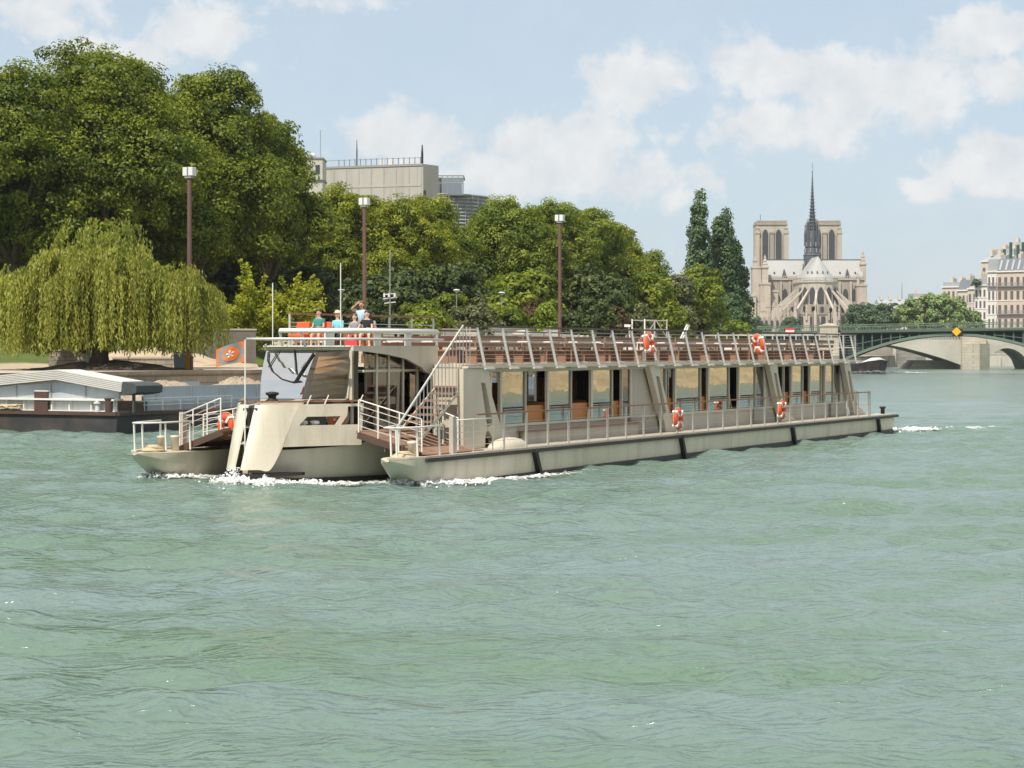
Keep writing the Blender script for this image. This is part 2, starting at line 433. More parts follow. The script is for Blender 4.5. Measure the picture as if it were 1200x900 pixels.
# --- outer hulls
def pontoon(sy):
    st = [(-.02, 4.62, 4.38, .8, .74, .1), (.45, 4.98, 4.02, .8, .46, .25), (1.1, 5.14, 3.72, .8, .12, .3), (2.2, 5.2, 3.6, .8, -.2, .22), (4, 5.2, 3.55, .8, -.4, .12), (46.6, 5.2, 3.55, .8, -.4, .12), (47.5, 5.16, 3.55, .8, -.05, .12), (47.85, 5.1, 3.6, .8, .12, .1)]
    rings = []
    for x, yo, yi, zt, zb, ch in st:
        rings.append([(x, sy * yo, zt), (x, sy * (yo - .02), zt - (zt - zb) * .45), (x, sy * (yo - ch), zb), (x, sy * (yi + ch), zb), (x, sy * (yi + .02), zt - (zt - zb) * .45), (x, sy * yi, zt)])
    m = MB(); m.loft(rings)
    h = m.build('outer_hull', M_CREAM, boat, True); h.modifiers.new('edges', 'EDGE_SPLIT').split_angle = R(32)
    m = MB()
    rr = []
    for x, yo, zb, zt in ((2.3, 5.08, -.25, -.12), (3.4, 5.14, -.4, -.02), (6, 5.17, -.4, .06), (20, 5.185, -.4, .10), (47.3, 5.18, -.4, .13)):
        rr.append([(x, sy * (yo + .03), zt), (x, sy * (yo + .03), zb), (x, sy * 4.4, zb), (x, sy * 4.4, zt - .002)])
    m.loft(rr); m.build('boot_stripe', M_BOOT, h)
    m = MB()
    line = [(.0, 4.62), (.45, 4.98), (1.1, 5.16), (2.2, 5.24), (46.7, 5.24), (48.2, 5.16)]
    for (x0, y0), (x1, y1) in zip(line[2:], line[3:]): m.bar((x0, sy * y0, .755), (x1, sy * y1, .755), .11, .11)
    m.build('rubbing_strake', M_RUB, h)
    m = MB()
    for (x0, y0), (x1, y1) in zip(line[:], line[1:]): m.bar((x0, sy * (y0 - .09), .84), (x1, sy * (y1 - .09), .84), .16, .06)
    m.build('gunwale', M_CREAM2, h)
    for fx in (8.1, 20.3, 32.6, 44.7):
        m = MB(); m.bar((fx - .12, sy * 5.27, .74), (fx + .32, sy * 5.25, -.1), .16, .16, up=(1, 0, 0)); m.build('fender_strap', M_BLACK, h)
    for bx in (1.35, 1.75):
        f = MB(); f.lathe([(.13, 0), (.13, .38), (.15, .4), (.15, .46), (.02, .47)], 12, (bx + .05, sy * (4.55 - .55 * (bx - 1.3)), .82)); f.build('bollard', M_CREAM2, h, True)
    m = MB()
    rg = random.Random(5 + sy)
    for k in range(5):
        r_ = .42 - .06 * k
        pts = [(.95 + r_ * math.cos(t) * (1 + rg.uniform(-.1, .1)), sy * 4.5 + r_ * .8 * math.sin(t), .86 + .03 * k) for t in [i * .45 for i in range(15)]]
        m.tube(pts, .035, 5)
    tag(m.build('rope_coil', M_ROPE, None, True), ('tan rope coil on the near outer bow of the cruise boat' if sy < 0 else 'tan rope coil on the far outer bow of the cruise boat'), 'rope', 'mooring ropes')
    return h
def to_boat(o):      # things that rest on the boat keep their own top-level object
    o.location = boat.location; o.rotation_euler = boat.rotation_euler; return o
for sy in (-1, 1):
    pontoon(sy)
for o in list(COL.objects):
    if o.name.startswith('rope_coil'): to_boat(o)

# --- central hull
rings = []
for x, w_, zt, zb, fl in ((-.62, .10, .42, .2, 1), (-.2, .38, .95, -.1, .8), (.6, .92, 1.0, -.4, .76), (1.7, 1.55, 1.05, -.4, .84), (2.5, 2.0, 1.12, -.4, .88), (3.6, 2.5, 1.40, -.4, .92), (5.0, 2.8, 1.42, -.4, .95), (9, 3.0, 1.2, -.4, 1)):
    rings.append([(x, -w_, zt), (x, -w_ * fl, .35), (x, -w_ * fl * .8, zb), (x, w_ * fl * .8, zb), (x, w_ * fl, .35), (x, w_, zt)])
m = MB(); m.loft([catmull([rg_[k] for rg_ in rings], 4) for k in range(6)], closed=False, cap=False); m.add([rings[0][k] for k in (0, 1, 2, 3, 4, 5)], [(0, 1, 2, 3, 4, 5)]); m.add([rings[-1][k] for k in (0, 1, 2, 3, 4, 5)], [(5, 4, 3, 2, 1, 0)]); m.add([rg_[k] for rg_ in rings for k in (0, 5)], [(2 * i, 2 * i + 1, 2 * i + 3, 2 * i + 2) for i in range(len(rings) - 1)])
hull = m.build('centre_hull', M_CREAM2, boat, True); hull.modifiers.new('edges', 'EDGE_SPLIT').split_angle = R(32)
rings = []
for x, w_ in ((.35, .60), (.9, .86), (1.7, 1.30), (2.5, 1.76), (3.6, 2.30), (5, 2.66), (9, 3.0)):
    rings.append([(x, -w_ - .03, .12), (x, -w_ - .03, -.4), (x, w_ + .03, -.4), (x, w_ + .03, .12)])
m = MB(); m.loft(rings); m.build('boot_stripe', M_BOOT, hull)
m = MB(); m.prism([(-.95, -.5), (-.95, .55), (-.3, .62), (.35, -.2), (.85, -1.15), (.6, -1.2), (-.3, -.8)], XY, .24, .33); m.build('bow_bumper', M_BLACK, hull)

# bow plates: a raked, rounded stem plate on each side, running aft as a pierced bulwark
def bow_plate(sy):
    NS = 6
    T = catmull([(-.30, .15, 2.35), (-.20, .46, 2.35), (.04, .70, 2.35), (.52, 1.04, 2.35), (.60, 1.10, 2.35)], NS)
    Bo = catmull([(-1.05, .14, .45), (-.95, .32, .45), (-.72, .55, .45), (-.44, .78, .45), (-.02, .93, 1.08)], NS)
    m = MB(); th = .07
    def sheet(rows):
        """rows: list of columns, each a list of points from bottom to top; a shell of even thickness"""
        n = len(rows); k = len(rows[0])
        out = [Vector((q.x, q.y * sy, q.z)) for c in rows for q in c]
        inn = [Vector((q.x + th * .7, (q.y - th * .7) * sy, q.z)) for c in rows for q in c]
        N_ = n * k; fs = []
        for i in range(n - 1):
            for j in range(k - 1):
                a = i * k + j; fs += [(a, a + 1, a + k + 1, a + k), (N_ + a, N_ + a + k, N_ + a + k + 1, N_ + a + 1)]
            a = i * k; fs += [(a, a + k, N_ + a + k, N_ + a)]; a = i * k + k - 1; fs += [(a, N_ + a, N_ + a + k, a + k)]
        for j in range(k - 1):
            fs += [(j, N_ + j, N_ + j + 1, j + 1)]; a = (n - 1) * k + j; fs += [(a, a + 1, N_ + a + 1, N_ + a)]
        m.add(out + inn, fs)
    sheet([[b_.lerp(t_, j / 6) for j in range(7)] for t_, b_ in zip(T, Bo)])
    def wall(f, z): # point on the aft run of the bulwark
        p = Vector((.60, 1.10, z)).lerp(Vector((2.42, 2.25, z)), f); p.y -= (2.35 - z) * (.03 + .10 * (1 - f)); p.x -= (2.35 - z) * (.06 + .42 * (1 - f) ** 2); return p
    FR = lambda a, b: [a + (b - a) * i / 4 for i in range(5)]
    def band(f0, f1, z0, z1, d0=0, d1=0): sheet([[wall(f + d0 * 0, z0), wall(f, z1)] for f in FR(f0, f1)])
    band(0, 1, 1.10, 1.72); band(0, .76, 1.98, 2.35); band(.76, 1, 2.27, 2.35)
    sheet([[wall(.0, 1.72), wall(.0, 1.98)], [wall(.10, 1.72), wall(.18, 1.98)]])
    sheet([[wall(.60, 1.72), wall(.66, 1.98)], [wall(.68, 1.72), wall(.755, 1.98)]])
    sheet([[wall(.955, 1.72), wall(.955, 2.27)], [wall(1, 1.72), wall(1, 2.27)]])
    o = m.build('bow_plate', M_CREAM, boat, True)
    md = o.modifiers.new('edges', 'EDGE_SPLIT'); md.split_angle = R(35)
    return o
for sy in (-1, 1): bow_plate(sy)
m = MB(); m.prism([(-.2, -.2), (.1, -.58), (.8, -1.08), (2.3, -2.0), (2.3, 2.0), (.8, 1.08), (.1, .58), (-.2, .2)], XY, 1.25, 1.33); m.build('fore_deck', M_DARK, boat)
m = MB()
m.box((-.3, 0, 2.0), (.1, .5, .5)); m.box((-.2, .0, 1.0), (.1, .42, 1.3)); m.build('bow_slot_shade', M_DARK, boat)  # solid near-black blocks paint the shade inside the open bow slot
# winch and a little gear on the foredeck
m = MB(); m.lathe([(.20, 0), (.22, .05), (.12, .12), (.12, .2), (.2, .24), (.2, .3), (.03, .33)], 12, (.45, -.25, 2.4)); m.build('capstan', M_DARK, boat, True)
for gx, gy in ((1.0, -1.0), (1.25, -1.25)):
    m = MB(); m.lathe([(.1, 0), (.1, .34), (.14, .36), (.14, .44), (.03, .46)], 10, (gx, gy, 1.4)); m.build('deck_gear', M_WHITE, boat, True)
m = MB()
for a, b in (((-.05, -.25, 2.43), (.18, -.66, 2.43)), ((.18, -.66, 2.43), (.95, -1.2, 2.43)), ((.95, -1.2, 2.43), (2.6, -2.22, 2.44)), ((-.05, -.25, 2.43), (-.05, .25, 2.43)), ((-.05, .25, 2.43), (.18, .66, 2.43)), ((.18, .66, 2.43), (.95, 1.2, 2.43)), ((.95, 1.2, 2.43), (2.6, 2.22, 2.43))):
    m.bar(a, b, .13, .05)
m.build('bulwark_capping', M_TEAK, boat)
m = MB()
for p in ((.85, -1.2), (1.35, -1.5), (2.35, -2.1)): m.bar((p[0], p[1], 2.3), (p[0] + .08, p[1] - .12, 2.62), .035)
m.build('capping_stanchion', M_WHITEP, boat)
# round emblem on the panel behind the bulwark: orange badge, white flower mark, grey ring
def emblem_petals(mb, c, r, ax, ay, mi, nrm, d):
    c = Vector(c); ax = Vector(ax).normalized(); ay = Vector(ay).normalized(); nrm = Vector(nrm).normalized()
    for k in range(5):
        t0 = 2 * math.pi * k / 5 + .3
        pts = []
        for rr, dt in ((.12, 0), (.5, -.34), (.85, -.42), (1, -.1), (.75, .22), (.4, .2)):
            pts.append(c + (ax * math.cos(t0 + dt) + ay * math.sin(t0 + dt)) * r * rr)
        n = len(pts)
        mb.add([p + nrm * d for p in pts] + [p + nrm * (d + .004) for p in pts], [tuple(range(n)), tuple(range(2 * n - 1, n - 1, -1))] + [(i, (i + 1) % n, n + (i + 1) % n, n + i) for i in range(n)], mi)
M_ORANGE = mat('emblem_orange', (.78, .16, .02), .6, .06)
M_FLAGGREY = mat('emblem_grey', (.22, .23, .24), .6, .06)
def disc(mb, c, rx, ry, ax, ay, nrm, d0, d1, mi, n=28, f=None):
    c = Vector(c); ax = Vector(ax).normalized(); ay = Vector(ay).normalized(); nrm = Vector(nrm).normalized()
    pts = [c + ax * (rx * math.cos(2 * math.pi * k / n)) + ay * (ry * math.sin(2 * math.pi * k / n)) for k in range(n)]
    mb.add([p + nrm * d0 for p in pts] + [p + nrm * d1 for p in pts], [tuple(range(n)), tuple(range(2 * n - 1, n - 1, -1))] + [(i, (i + 1) % n, n + (i + 1) % n, n + i) for i in range(n)], mi)
m = MB(); m.prism([(1.3, -.83), (2.21, -1.89), (2.9, -1.89), (2.9, -1.83), (2.2, -1.83), (1.33, -.80)], XY, 1.34, 2.46); m.build('side_screen', M_DARK, boat)
AXE, NRE = (.65, -.76, 0), (-.76, -.65, 0)
m = MB(); c = (1.95, -1.61, 1.98)
disc(m, c, .36, .42, AXE, (0, 0, 1), NRE, .03, .04, 0); disc(m, c, .29, .35, AXE, (0, 0, 1), NRE, .042, .05, 1)
emblem_petals(m, c, .20, AXE, (0, 0, 1), 2, NRE, .056)
m.build('round_emblem', [M_FLAGGREY, M_ORANGE, M_WHITE], boat)

# --- wheelhouse: raked three-facet screen
bot = [(2.9, .82), (1.3, .75), (1.3, -.75), (2.2, -1.8)]; topp = [(2.9, .98), (1.9, .92), (1.9, -.92), (2.32, -1.92)]
zb, zt = 2.5, 3.98
def lerp(a, b, f): return tuple(x * (1 - f) + y * f for x, y in zip(a, b))
B3 = [(x, y, zb) for x, y in bot]; T3 = [(x, y, zt) for x, y in topp]
wh = MB()
wh.prism([(bot[0][0], bot[0][1]), bot[1], bot[2], bot[3], (3.2, -1.8), (3.2, .82)], XY, 1.35, 2.49)
whb = wh.build('wheelhouse_base', M_CREAM2, boat)
def bulge(f, k): return -k * math.sin(math.pi * f)
def facet(i, mt, name):
    m = MB(); a, b, c, d = B3[i], B3[i + 1], T3[i + 1], T3[i]
    rings = []
    for j in range(9):
        f = j / 8; p, q = lerp(a, d, f), lerp(b, c, f)
        rings.append([(p[0] + bulge(f, .10), p[1], p[2]), (q[0] + bulge(f, .10), q[1], q[2]), (q[0] + bulge(f, .10) + .02, q[1], q[2]), (p[0] + bulge(f, .10) + .02, p[1], p[2])])
    m.loft(rings); return m.build(name, mt, boat, False)
ws = facet(1, M_GLASSW, 'windscreen'); facet(2, M_GLASST, 'side_window'); facet(0, M_GLASST, 'side_window')
m = MB(); m.span((2.92, -1.7, 1.4), (3.0, .85, 3.98)); m.build('wheelhouse_bulkhead', M_CREAM2, boat)
m = MB(); m.add([(1.52, -.82, 2.55), (2.3, -1.72, 2.55), (2.36, -1.80, 3.85), (1.98, -.95, 3.85), (1.55, -.78, 2.55), (2.33, -1.68, 2.55), (2.39, -1.76, 3.85), (2.01, -.91, 3.85)], [(0, 1, 2, 3), (4, 7, 6, 5), (0, 4, 5, 1), (2, 6, 7, 3), (0, 3, 7, 4), (1, 5, 6, 2)]); m.build('reflection_panel', mat('painted_tan_reflection', (.52, .38, .25), .8, .2, 1.2, 4, dirt=(.3, .16, .09), dirt_amt=.7, dirt_scale=.9), boat)  # tan panel painted to stand for the bank reflected in the side window
m = MB(); m.prism([(1.46, 2.5), (1.56, 2.93), (1.75, 3.0), (2.3, 3.0), (2.3, 2.5)], XZ, -.72, .72); m.build('reflection_dashboard', M_WHITE, boat)  # raised and white to stand for cloud reflected low in the windscreen
m = MB()
def onscr(v, f, o=.05):
    return (1.3 + .6 * f - .10 * math.sin(math.pi * f) - o, v, zb + (zt - zb) * f)
m.tube([onscr(.80, .95), onscr(.72, .78), onscr(.45, .56), onscr(.05, .40), onscr(-.35, .34), onscr(-.66, .36)], .022, 5); m.tube([onscr(-.12, 1.0), onscr(-.30, .75), onscr(-.45, .5)], .02, 5)
m.tube([onscr(-.86, .93), onscr(-.66, .62), onscr(-.46, .34)], .035, 5); m.tube([onscr(.42, .98), onscr(.62, .64)], .018, 5)
m.build('wiper', M_BLACK, ws)
m = MB(); m.bar((1.90, .95, 3.99), (1.90, -.95, 3.99), .05); m.bar((1.90, -.95, 3.99), (2.33, -1.95, 3.99), .05); m.build('screen_header', M_CREAM2, ws)
m = MB(); m.bar(B3[3], T3[3], .09); m.bar((2.28, -1.9, 1.5), (2.28, -1.9, 4.0), .1); m.build('corner_post', M_CREAM2, boat)

# --- saloon glass wall aft of the wheelhouse, up to the stair
for k, (xa, xb) in enumerate(((2.35, 3.0), (3.08, 3.72), (3.8, 4.6), (4.68, 5.5), (5.58, 6.4))):
    m = MB(); m.span((xa, -2.32, 1.55), (xb, -2.30, 3.95)); m.build('saloon_window', M_GLASSD, boat)
    m = MB(); m.bar((xb + .04, -2.31, 1.5), (xb + .04, -2.31, 3.98), .09); m.build('saloon_mullion', M_CREAM2, boat)
m = MB(); m.span((2.3, -2.33, 3.3), (6.4, -2.28, 3.37)); m.build('saloon_transom', M_CREAM2, boat)
m = MB(); m.span((2.2, -2.45, 1.46), (8.0, 2.45, 1.54)); m.build('saloon_floor', M_DECK, boat)
for k in range(4):
    m = MB(); m.bar((5.3 + k * .4, 2.31, 1.5), (5.3 + k * .4, 2.31, 3.98), .08); m.build('saloon_mullion', M_CREAM2, boat)

# --- upper fore deck
UD = [(.08, -.36), (1.2, -2.6), (6.45, -2.6), (6.45, 2.6), (1.2, 2.6), (.08, .36)]
m = MB(); m.prism([(1.86, -.94), (2.28, -1.95), (2.5, -2.5), (6.45, -2.55), (6.45, 2.55), (5.3, 2.5), (2.9, 1.02), (1.86, .94)], XY, 4.0, 4.07); ud = m.build('upper_deck', M_CREAM, boat)
for sy in (-1,):
    m = MB()
    m.prism([(1.15, 4.1), (6.3, 4.1), (6.3, 3.1), (5.5, 3.28), (5.28, 3.42), (4.3, 3.70), (3.2, 3.83), (2.0, 3.92), (1.15, 3.95)], XZ, sy * 2.56, sy * 2.66)
    m.build('deck_fascia', M_CREAM2, ud)
m = MB(); m.prism([(1.74, -.92), (2.2, -1.98), (2.5, -1.98), (2.5, .96), (1.74, .94)], XY, 4.072, 4.11); m.build('screen_visor', M_WHITEP, ud)
rl = MB()
thick = [(.62, -.40, 4.55), (1.05, -1.6, 4.55), (1.35, -2.6, 4.55), (6.3, -2.62, 4.55)]
m = MB(); m.tube(thick, .075, 8); tub = m.build('deck_rail', M_WHITEP, ud, True)
m = MB(); m.bar((6.3, -2.62, 4.55), (6.3, -2.62, 4.1), .06); m.bar((.62, -.40, 4.55), (.85, -.35, 4.1), .06); m.bar((.85, -1.0, 4.55), (1.2, -.95, 4.05), .06); m.build('rail_stanchion', M_WHITEP, tub)
for x, y, w_ in ((1.05, -1.75, .5), (2.55, -2.58, .34), (4.4, -2.58, .34)):
    m = MB(); m.span((x, y, 4.1), (x + w_, y + .05, 4.5)); m.build('rail_panel', M_WHITEP, tub)
m = MB()
m.tube([(.12, .42, 4.3), (.02, .0, 4.3), (.06, -.4, 4.3), (.95, -2.5, 4.3), (1.3, -2.8, 4.3), (6.3, -2.85, 4.3)], .045, 6); m.build('lower_deck_rail', M_STEEL, ud, True)
m = MB()
m.tube([(.12, .42, 4.3), (1.0, .75, 4.3), (2.9, 1.1, 4.3), (5.3, 2.55, 4.3)], .045, 6); m.build('lower_deck_rail', M_STEEL, ud, True)
# far side rail with wooden capping
fr = [(5.6, 2.5), (10.4, 2.5), (15.2, 2.5)]
m = MB()
for (a, b) in zip(fr, fr[1:]): m.bar((a[0], a[1], 5.17), (b[0], b[1], 5.17), .1, .06)
frl = m.build('far_rail_capping', M_TEAK, ud)
m = MB()
for (a, b) in zip(fr, fr[1:]):
    for z in (4.35, 4.55, 4.75, 4.88): m.bar((a[0], a[1], z), (b[0], b[1], z), .022)
m.build('rail_wire', M_STEEL, frl)
for x, y in ((5.6, 2.5), (7.2, 2.5), (8.8, 2.5), (10.4, 2.5), (12.0, 2.5), (13.6, 2.5), (15.2, 2.5)):
    m = MB(); m.bar((x, y, 3.5), (x, y, 5.15), .05); m.build('rail_post', M_STEEL, frl)
# aerials
for n_, (x, y, z0, z1) in enumerate(((1.0, .1, 4.1, 6.0), (1.9, -1.75, 4.08, 6.6))):
    m = MB(); m.tube([(x, y, z0), (x, y, z1)], .018, 5); m.build('aerial', M_WHITEP, ud)
# lockers on the deck
for x, y, dx, dy, dz in ((4.75, -.9, 1.1, .5, .45), (5.7, -.3, .7, .5, .42)):
    m = MB(); m.span((x, y, 4.08), (x + dx, y + dy, 4.08 + dz)); m.build('deck_locker', M_WHITE, ud, bevel=.03)

# --- main deck, cabin
m = MB(); m.span((4.4, -5.15, .70), (47.75, 5.15, .87)); deck = m.build('main_deck', M_GREY, boat)
m = MB(); m.span((8.0, -3.7, .88), (44, 3.7, .93)); m.build('cabin_floor', M_DECK, boat)
XS, XE = 5.6, 43.9
segs = [(9.2, 19.2), (22.0, 33.1), (34.5, 43.3)]
m = MB()
for sy in (-1, 1):
    for (a, b) in ((8.1, 18.75), (18.75, 22.8), (22.8, 32.9), (32.9, 35.3), (35.3, 43.9)):
        m.span((a, sy * 3.80, .87), (b, sy * 3.88, 1.50))
m.span((43.9, -3.88, .87), (43.98, 3.88, 3.4))
cab = m.build('cabin_side', M_GREY, boat)
m = MB()
for sy in (-1, 1): m.span((7.0 if sy < 0 else 8.6, sy * 3.78, 1.47), (43.9, sy * 3.93, 1.55)); m.span((5.6 if sy < 0 else 8.6, sy * 3.78, 3.27), (44.2, sy * 3.95, 3.41))
m.build('window_sill', M_CREAM2, cab)
m = MB()
m.span((9.4, -4.12, 1.27), (19.0, -3.93, 1.34)); m.build('ledge', M_BROWN, cab)
m = MB(); m.span((9.6, -4.05, .87), (19.0, -3.93, 1.26)); m.build('cable_box', M_GREY, cab)
# solid panels between the bays
for (a, b) in ((18.75, 21.3), (33.0, 34.6), (43.2, 44.2)):
    for sy in (-1, 1):
        m = MB(); m.span((a, sy * 3.80, 1.55), (b, sy * 3.87, 3.27)); m.build('cabin_panel', M_GREY, cab)
# window panes: (start, end, kind)
panes = [(7.05, 7.75, 'g'), (8.45, 10.05, 'p'), (11.9, 13.55, 'p'), (15.4, 17.0, 'p'), (18.0, 18.65, 'g'),
         (21.4, 21.95, 'g'), (23.05, 25.5, 'p'), (26.5, 28.6, 'p'), (29.9, 31.7, 'p'), (31.85, 32.8, 'g'),
         (36.4, 37.75, 'p'), (38.9, 40.3, 'p'), (41.0, 42.1, 'p'), (42.15, 43.2, 'g')]
mull = [6.98, 8.3, 10.08, 11.76, 13.6, 15.28, 17.05, 17.9, 18.7, 22.0, 22.95, 25.55, 26.4, 28.66, 29.8, 31.76, 32.85, 35.3, 36.3, 37.8, 38.8, 40.4, 40.9, 42.12, 43.2]
for sy in (-1, 1):
    for a, b, k in panes:
        m = MB(); m.span((a, sy * 3.835, 1.56), (b, sy * 3.845, 3.26)); m.build('window_pane', M_GLASS if (k == 'p' and sy < 0) else M_GLASSD, cab)
    for a, b, k in panes:
        if k == 'p' and sy < 0:
            m = MB(); m.span((a, -3.856, 1.97), (b, -3.846, 2.02)); m.build('pane_rail', M_DARKWOOD, cab)
    for x in mull:
        w_ = .15 if x in (8.3, 11.76, 15.28, 18.7, 22.95, 26.4, 29.8, 32.85, 36.3, 38.8, 40.9, 43.2) else .06
        m = MB(); m.span((x - w_ / 2, sy * 3.80, 1.55), (x + w_ / 2, sy * 3.90, 3.27)); m.build('mullion', M_CREAM2, cab)
# raked pilasters with a long slot and a flared foot
def pilaster(x0, first=False):
    for sy in ((-1,) if first else (-1, 1)):
        m = MB()
        y0, y1 = sy * 3.96, sy * 4.18
        xa, xb = (x0 - .55, x0 + 1.15) if first else (x0, x0 + .95)
        q = [(xa, 3.39), (xb, 3.39), (x0 + 1.55, 2.4), (x0 + 2.15, 1.35), (x0 + 2.9, 1.05), (x0 + 3.6, .88), (x0 + (.55 if first else 1.55), .88), (x0 + (.0 if first else 1.45), 1.4)]
        # left strip, right strip, top and foot round the slot
        sl = [(x0 + .62, 3.0), (x0 + .95, 2.98), (x0 + 1.62, 1.62), (x0 + 1.3, 1.5)] if not first else [(x0 + .62, 2.95), (x0 + .92, 2.92), (x0 + 1.45, 1.62), (x0 + 1.05, 1.5)]
        lf = [(xa, 3.39), (sl[0][0], 3.39), sl[0], sl[3], (x0 + (1.25 if not first else .9), 1.2), q[6], q[7]]
        if first: lf = [(xa, 3.39), (sl[0][0], 3.39), sl[0], sl[3], (x0 + .9, 1.2), (x0 + .9, .88), (xa, .88)]
        else: lf = [(xa, 3.39), (sl[0][0], 3.39), sl[0], sl[3], (x0 + 1.55, 1.1), (x0 + 1.35, 1.35), (x0 + .95, 1.9)]
        rt = [(sl[0][0], 3.392), (xb, 3.392), (x0 + 1.38, 2.5), (x0 + 1.98, 1.5), (x0 + 1.62, 1.35), sl[2], sl[1], sl[0]]
        ft = [sl[3], sl[2], (x0 + 1.98, 1.5), (x0 + 2.35, 1.28), (x0 + 3.4, .90), (x0 + 3.4, .88), (x0 + 1.6, .88), (x0 + 1.5, 1.1)]
        m.prism(lf, XZ, y0, y1); m.prism(rt, XZ, y0, y1 - sy * .003); m.prism(ft, XZ, y0, y1 - sy * .006)
        m.build('pilaster', M_CREAM2, cab)
        if not first:
            m = MB(); n = 10
            arc = [(x0 - 1.3, .88)] + [(x0 - 1.3 + 2.6 * math.sin(t), .88 + .62 * math.cos(t)) for t in [math.pi / 2 * i / n for i in range(n + 1)]]
            m.prism(arc, XZ, sy * 3.9, sy * 4.0); m.build('quarter_panel', mat_qp, cab)
mat_qp = mat('quarter_panel_paint', (.30, .275, .235), .5, .08)
pilaster(5.75, True)
for x0 in (19.75, 32.6, 42.75): pilaster(x0)
m = MB(); m.ball((7.6, -4.5, .85), .60, 16, sc=(2.0, .7, .55)); m.build('deck_cowl', M_CREAM2, boat, True)
for y0 in (-3.9,):
    m = MB(); m.span((5.5, y0, .87), (5.56, y0 + 1.0, 3.4)); m.build('cabin_front', M_CREAM2, cab)
# roof
m = MB(); m.prism([(5.45, -4.0), (45.2, -4.0), (45.2, 4.0), (8.6, 4.0)], XY, 3.42, 3.52); roof = m.build('roof', M_CREAM2, boat)
m = MB()
for sy in (-1, 1): m.span((5.4 if sy < 0 else 8.6, sy * 4.02, 3.40), (45.4, sy * 4.24, 3.47))
m.build('eave', M_CREAM2, roof)
m = MB(); m.span((6.0, -3.5, 3.24), (43.5, 3.5, 3.30)); m.build('ceiling', M_CEIL, cab)
# safety fence along the roof edge
fence_x = [6.57 + 1.725 * i for i in range(23)]
for sy in (-1, 1):
    m = MB()
    m.bar((5.3 if sy < 0 else 8.6, sy * 3.92, 4.72), (45.5, sy * 3.92, 4.72), .07, .06); fn = m.build('fence_capping', M_DARKWOOD, roof)
    m = MB()
    for k in range(9):
        f = (k + .6) / 9.6; m.bar((5.3 if sy < 0 else 8.6, sy * (4.2 - .28 * f), 3.5 + 1.2 * f), (45.4, sy * (4.2 - .28 * f), 3.5 + 1.2 * f), .012)
    m.build('fence_netting', M_WIRE, fn)
    for i, x in enumerate(fence_x if sy < 0 else fence_x[2:]):
        m = MB(); m.bar((x, sy * 4.22, 3.42), (x, sy * 3.92, 4.70), .085, .06); m.build('fence_post', M_STEEL, fn)
        if sy < 0:
            m = MB(); m.span((x - .1, sy * 3.9, 3.36), (x + .55, sy * 4.3, 3.40)); m.build('eave_bracket', M_WHITEP, fn)
m = MB()
for yy in [-3.9 + .6 * k for k in range(14)]: m.bar((45.45, yy, 3.5), (45.35, yy, 4.7), .05)
m.bar((45.35, -3.9, 4.72), (45.35, 3.9, 4.72), .06); m.bar((45.4, -3.9, 4.1), (45.4, 3.9, 4.1), .03); m.build('stern_fence', M_STEEL, roof)
# rows of slatted benches and light tables on the roof deck
bx0 = 7.0
bm = MB()
bm.box((0, 0, .42), (2.9, .42, .05)); bm.box((0, .20, .62), (2.9, .05, .13)); bm.box((0, .24, .82), (2.9, .05, .15))
for s in (-1.3, 0, 1.3): bm.box((s, 0, .2), (.07, .36, .4))
bench0 = None
for row, (yy, rz, off) in enumerate(((-3.35, math.pi, 0), (-2.2, 0, .2), (-.9, math.pi, 0), (.6, 0, .1), (2.0, math.pi, 0), (3.2, 0, .15))):
    for k in range(11):
        if row == 0: zz = 3.54
        else: zz = 3.54
        if bench0 is None: bench0 = bm.build('slatted_bench', M_BROWN, roof); o = bench0
        else: o = bench0.copy(); COL.objects.link(o)
        o.location = (8.6 + 3.3 * k + off, yy, zz); o.rotation_euler = (0, 0, rz)
tb = MB(); tb.box((0, 0, .72), (1.25, .62, .05)); tb.box((-.45, 0, .36), (.06, .06, .7), 1); tb.box((.45, 0, .36), (.06, .06, .7), 1)
tab0 = tb.build('deck_table', [M_WHITEP, M_BROWN], roof); tab0.location = (8.4, -2.8, 3.54)
for yy in (-2.78, -.2, 2.6):
    for k in range(18):
        if yy == -2.78 and k == 0: continue
        o = tab0.copy(); COL.objects.link(o); o.location = (8.4 + 2.0 * k, yy, 3.54)
# roof clutter: bench back high rail, white lockers, folded sunshade, gantry frame
for (x, y, dx, dy, dz) in ((23.2, -2.4, 3.0, .8, .75), (28.0, -1.5, 1.4, .8, .8), (31.5, .5, 1.2, .8, .8), (36.5, -1.2, 1.6, .8, .65)):
    m = MB(); m.span((x, y, 3.54), (x + dx, y + dy, 3.54 + dz)); m.build('roof_locker', M_WHITE, roof, bevel=.05)
m = MB()
for x in (32.6, 35.1):
    for y in (1.6, 2.2): m.bar((x, y, 3.5), (x, y, 5.35), .05)
for z in (4.2, 4.55, 4.9, 5.3):
    for y in (1.6, 2.2): m.bar((32.6, y, z), (35.1, y, z), .04)
m.bar((32.6, 1.6, 4.55), (33.85, 1.6, 5.3), .03); m.bar((35.1, 1.6, 4.55), (33.85, 1.6, 5.3), .03)
m.build('gantry_frame', M_WHITEP, roof)
m = MB(); m.bar((26.9, -2.3, 4.1), (27.5, -2.5, 5.0), .05); m.bar((27.15, -2.3, 4.1), (27.75, -2.5, 5.0), .05); m.bar((27.5, -2.5, 5.0), (27.75, -2.5, 5.0), .05)
m.build('folding_ladder', M_WHITE, roof)
m = MB(); m.tube([(28.7, .5, 3.5), (28.4, .5, 4.95)], .035, 6); m.box((28.35, .5, 5.0), (.26, .26, .1)); m.build('deck_lamp', M_WHITEP, roof)

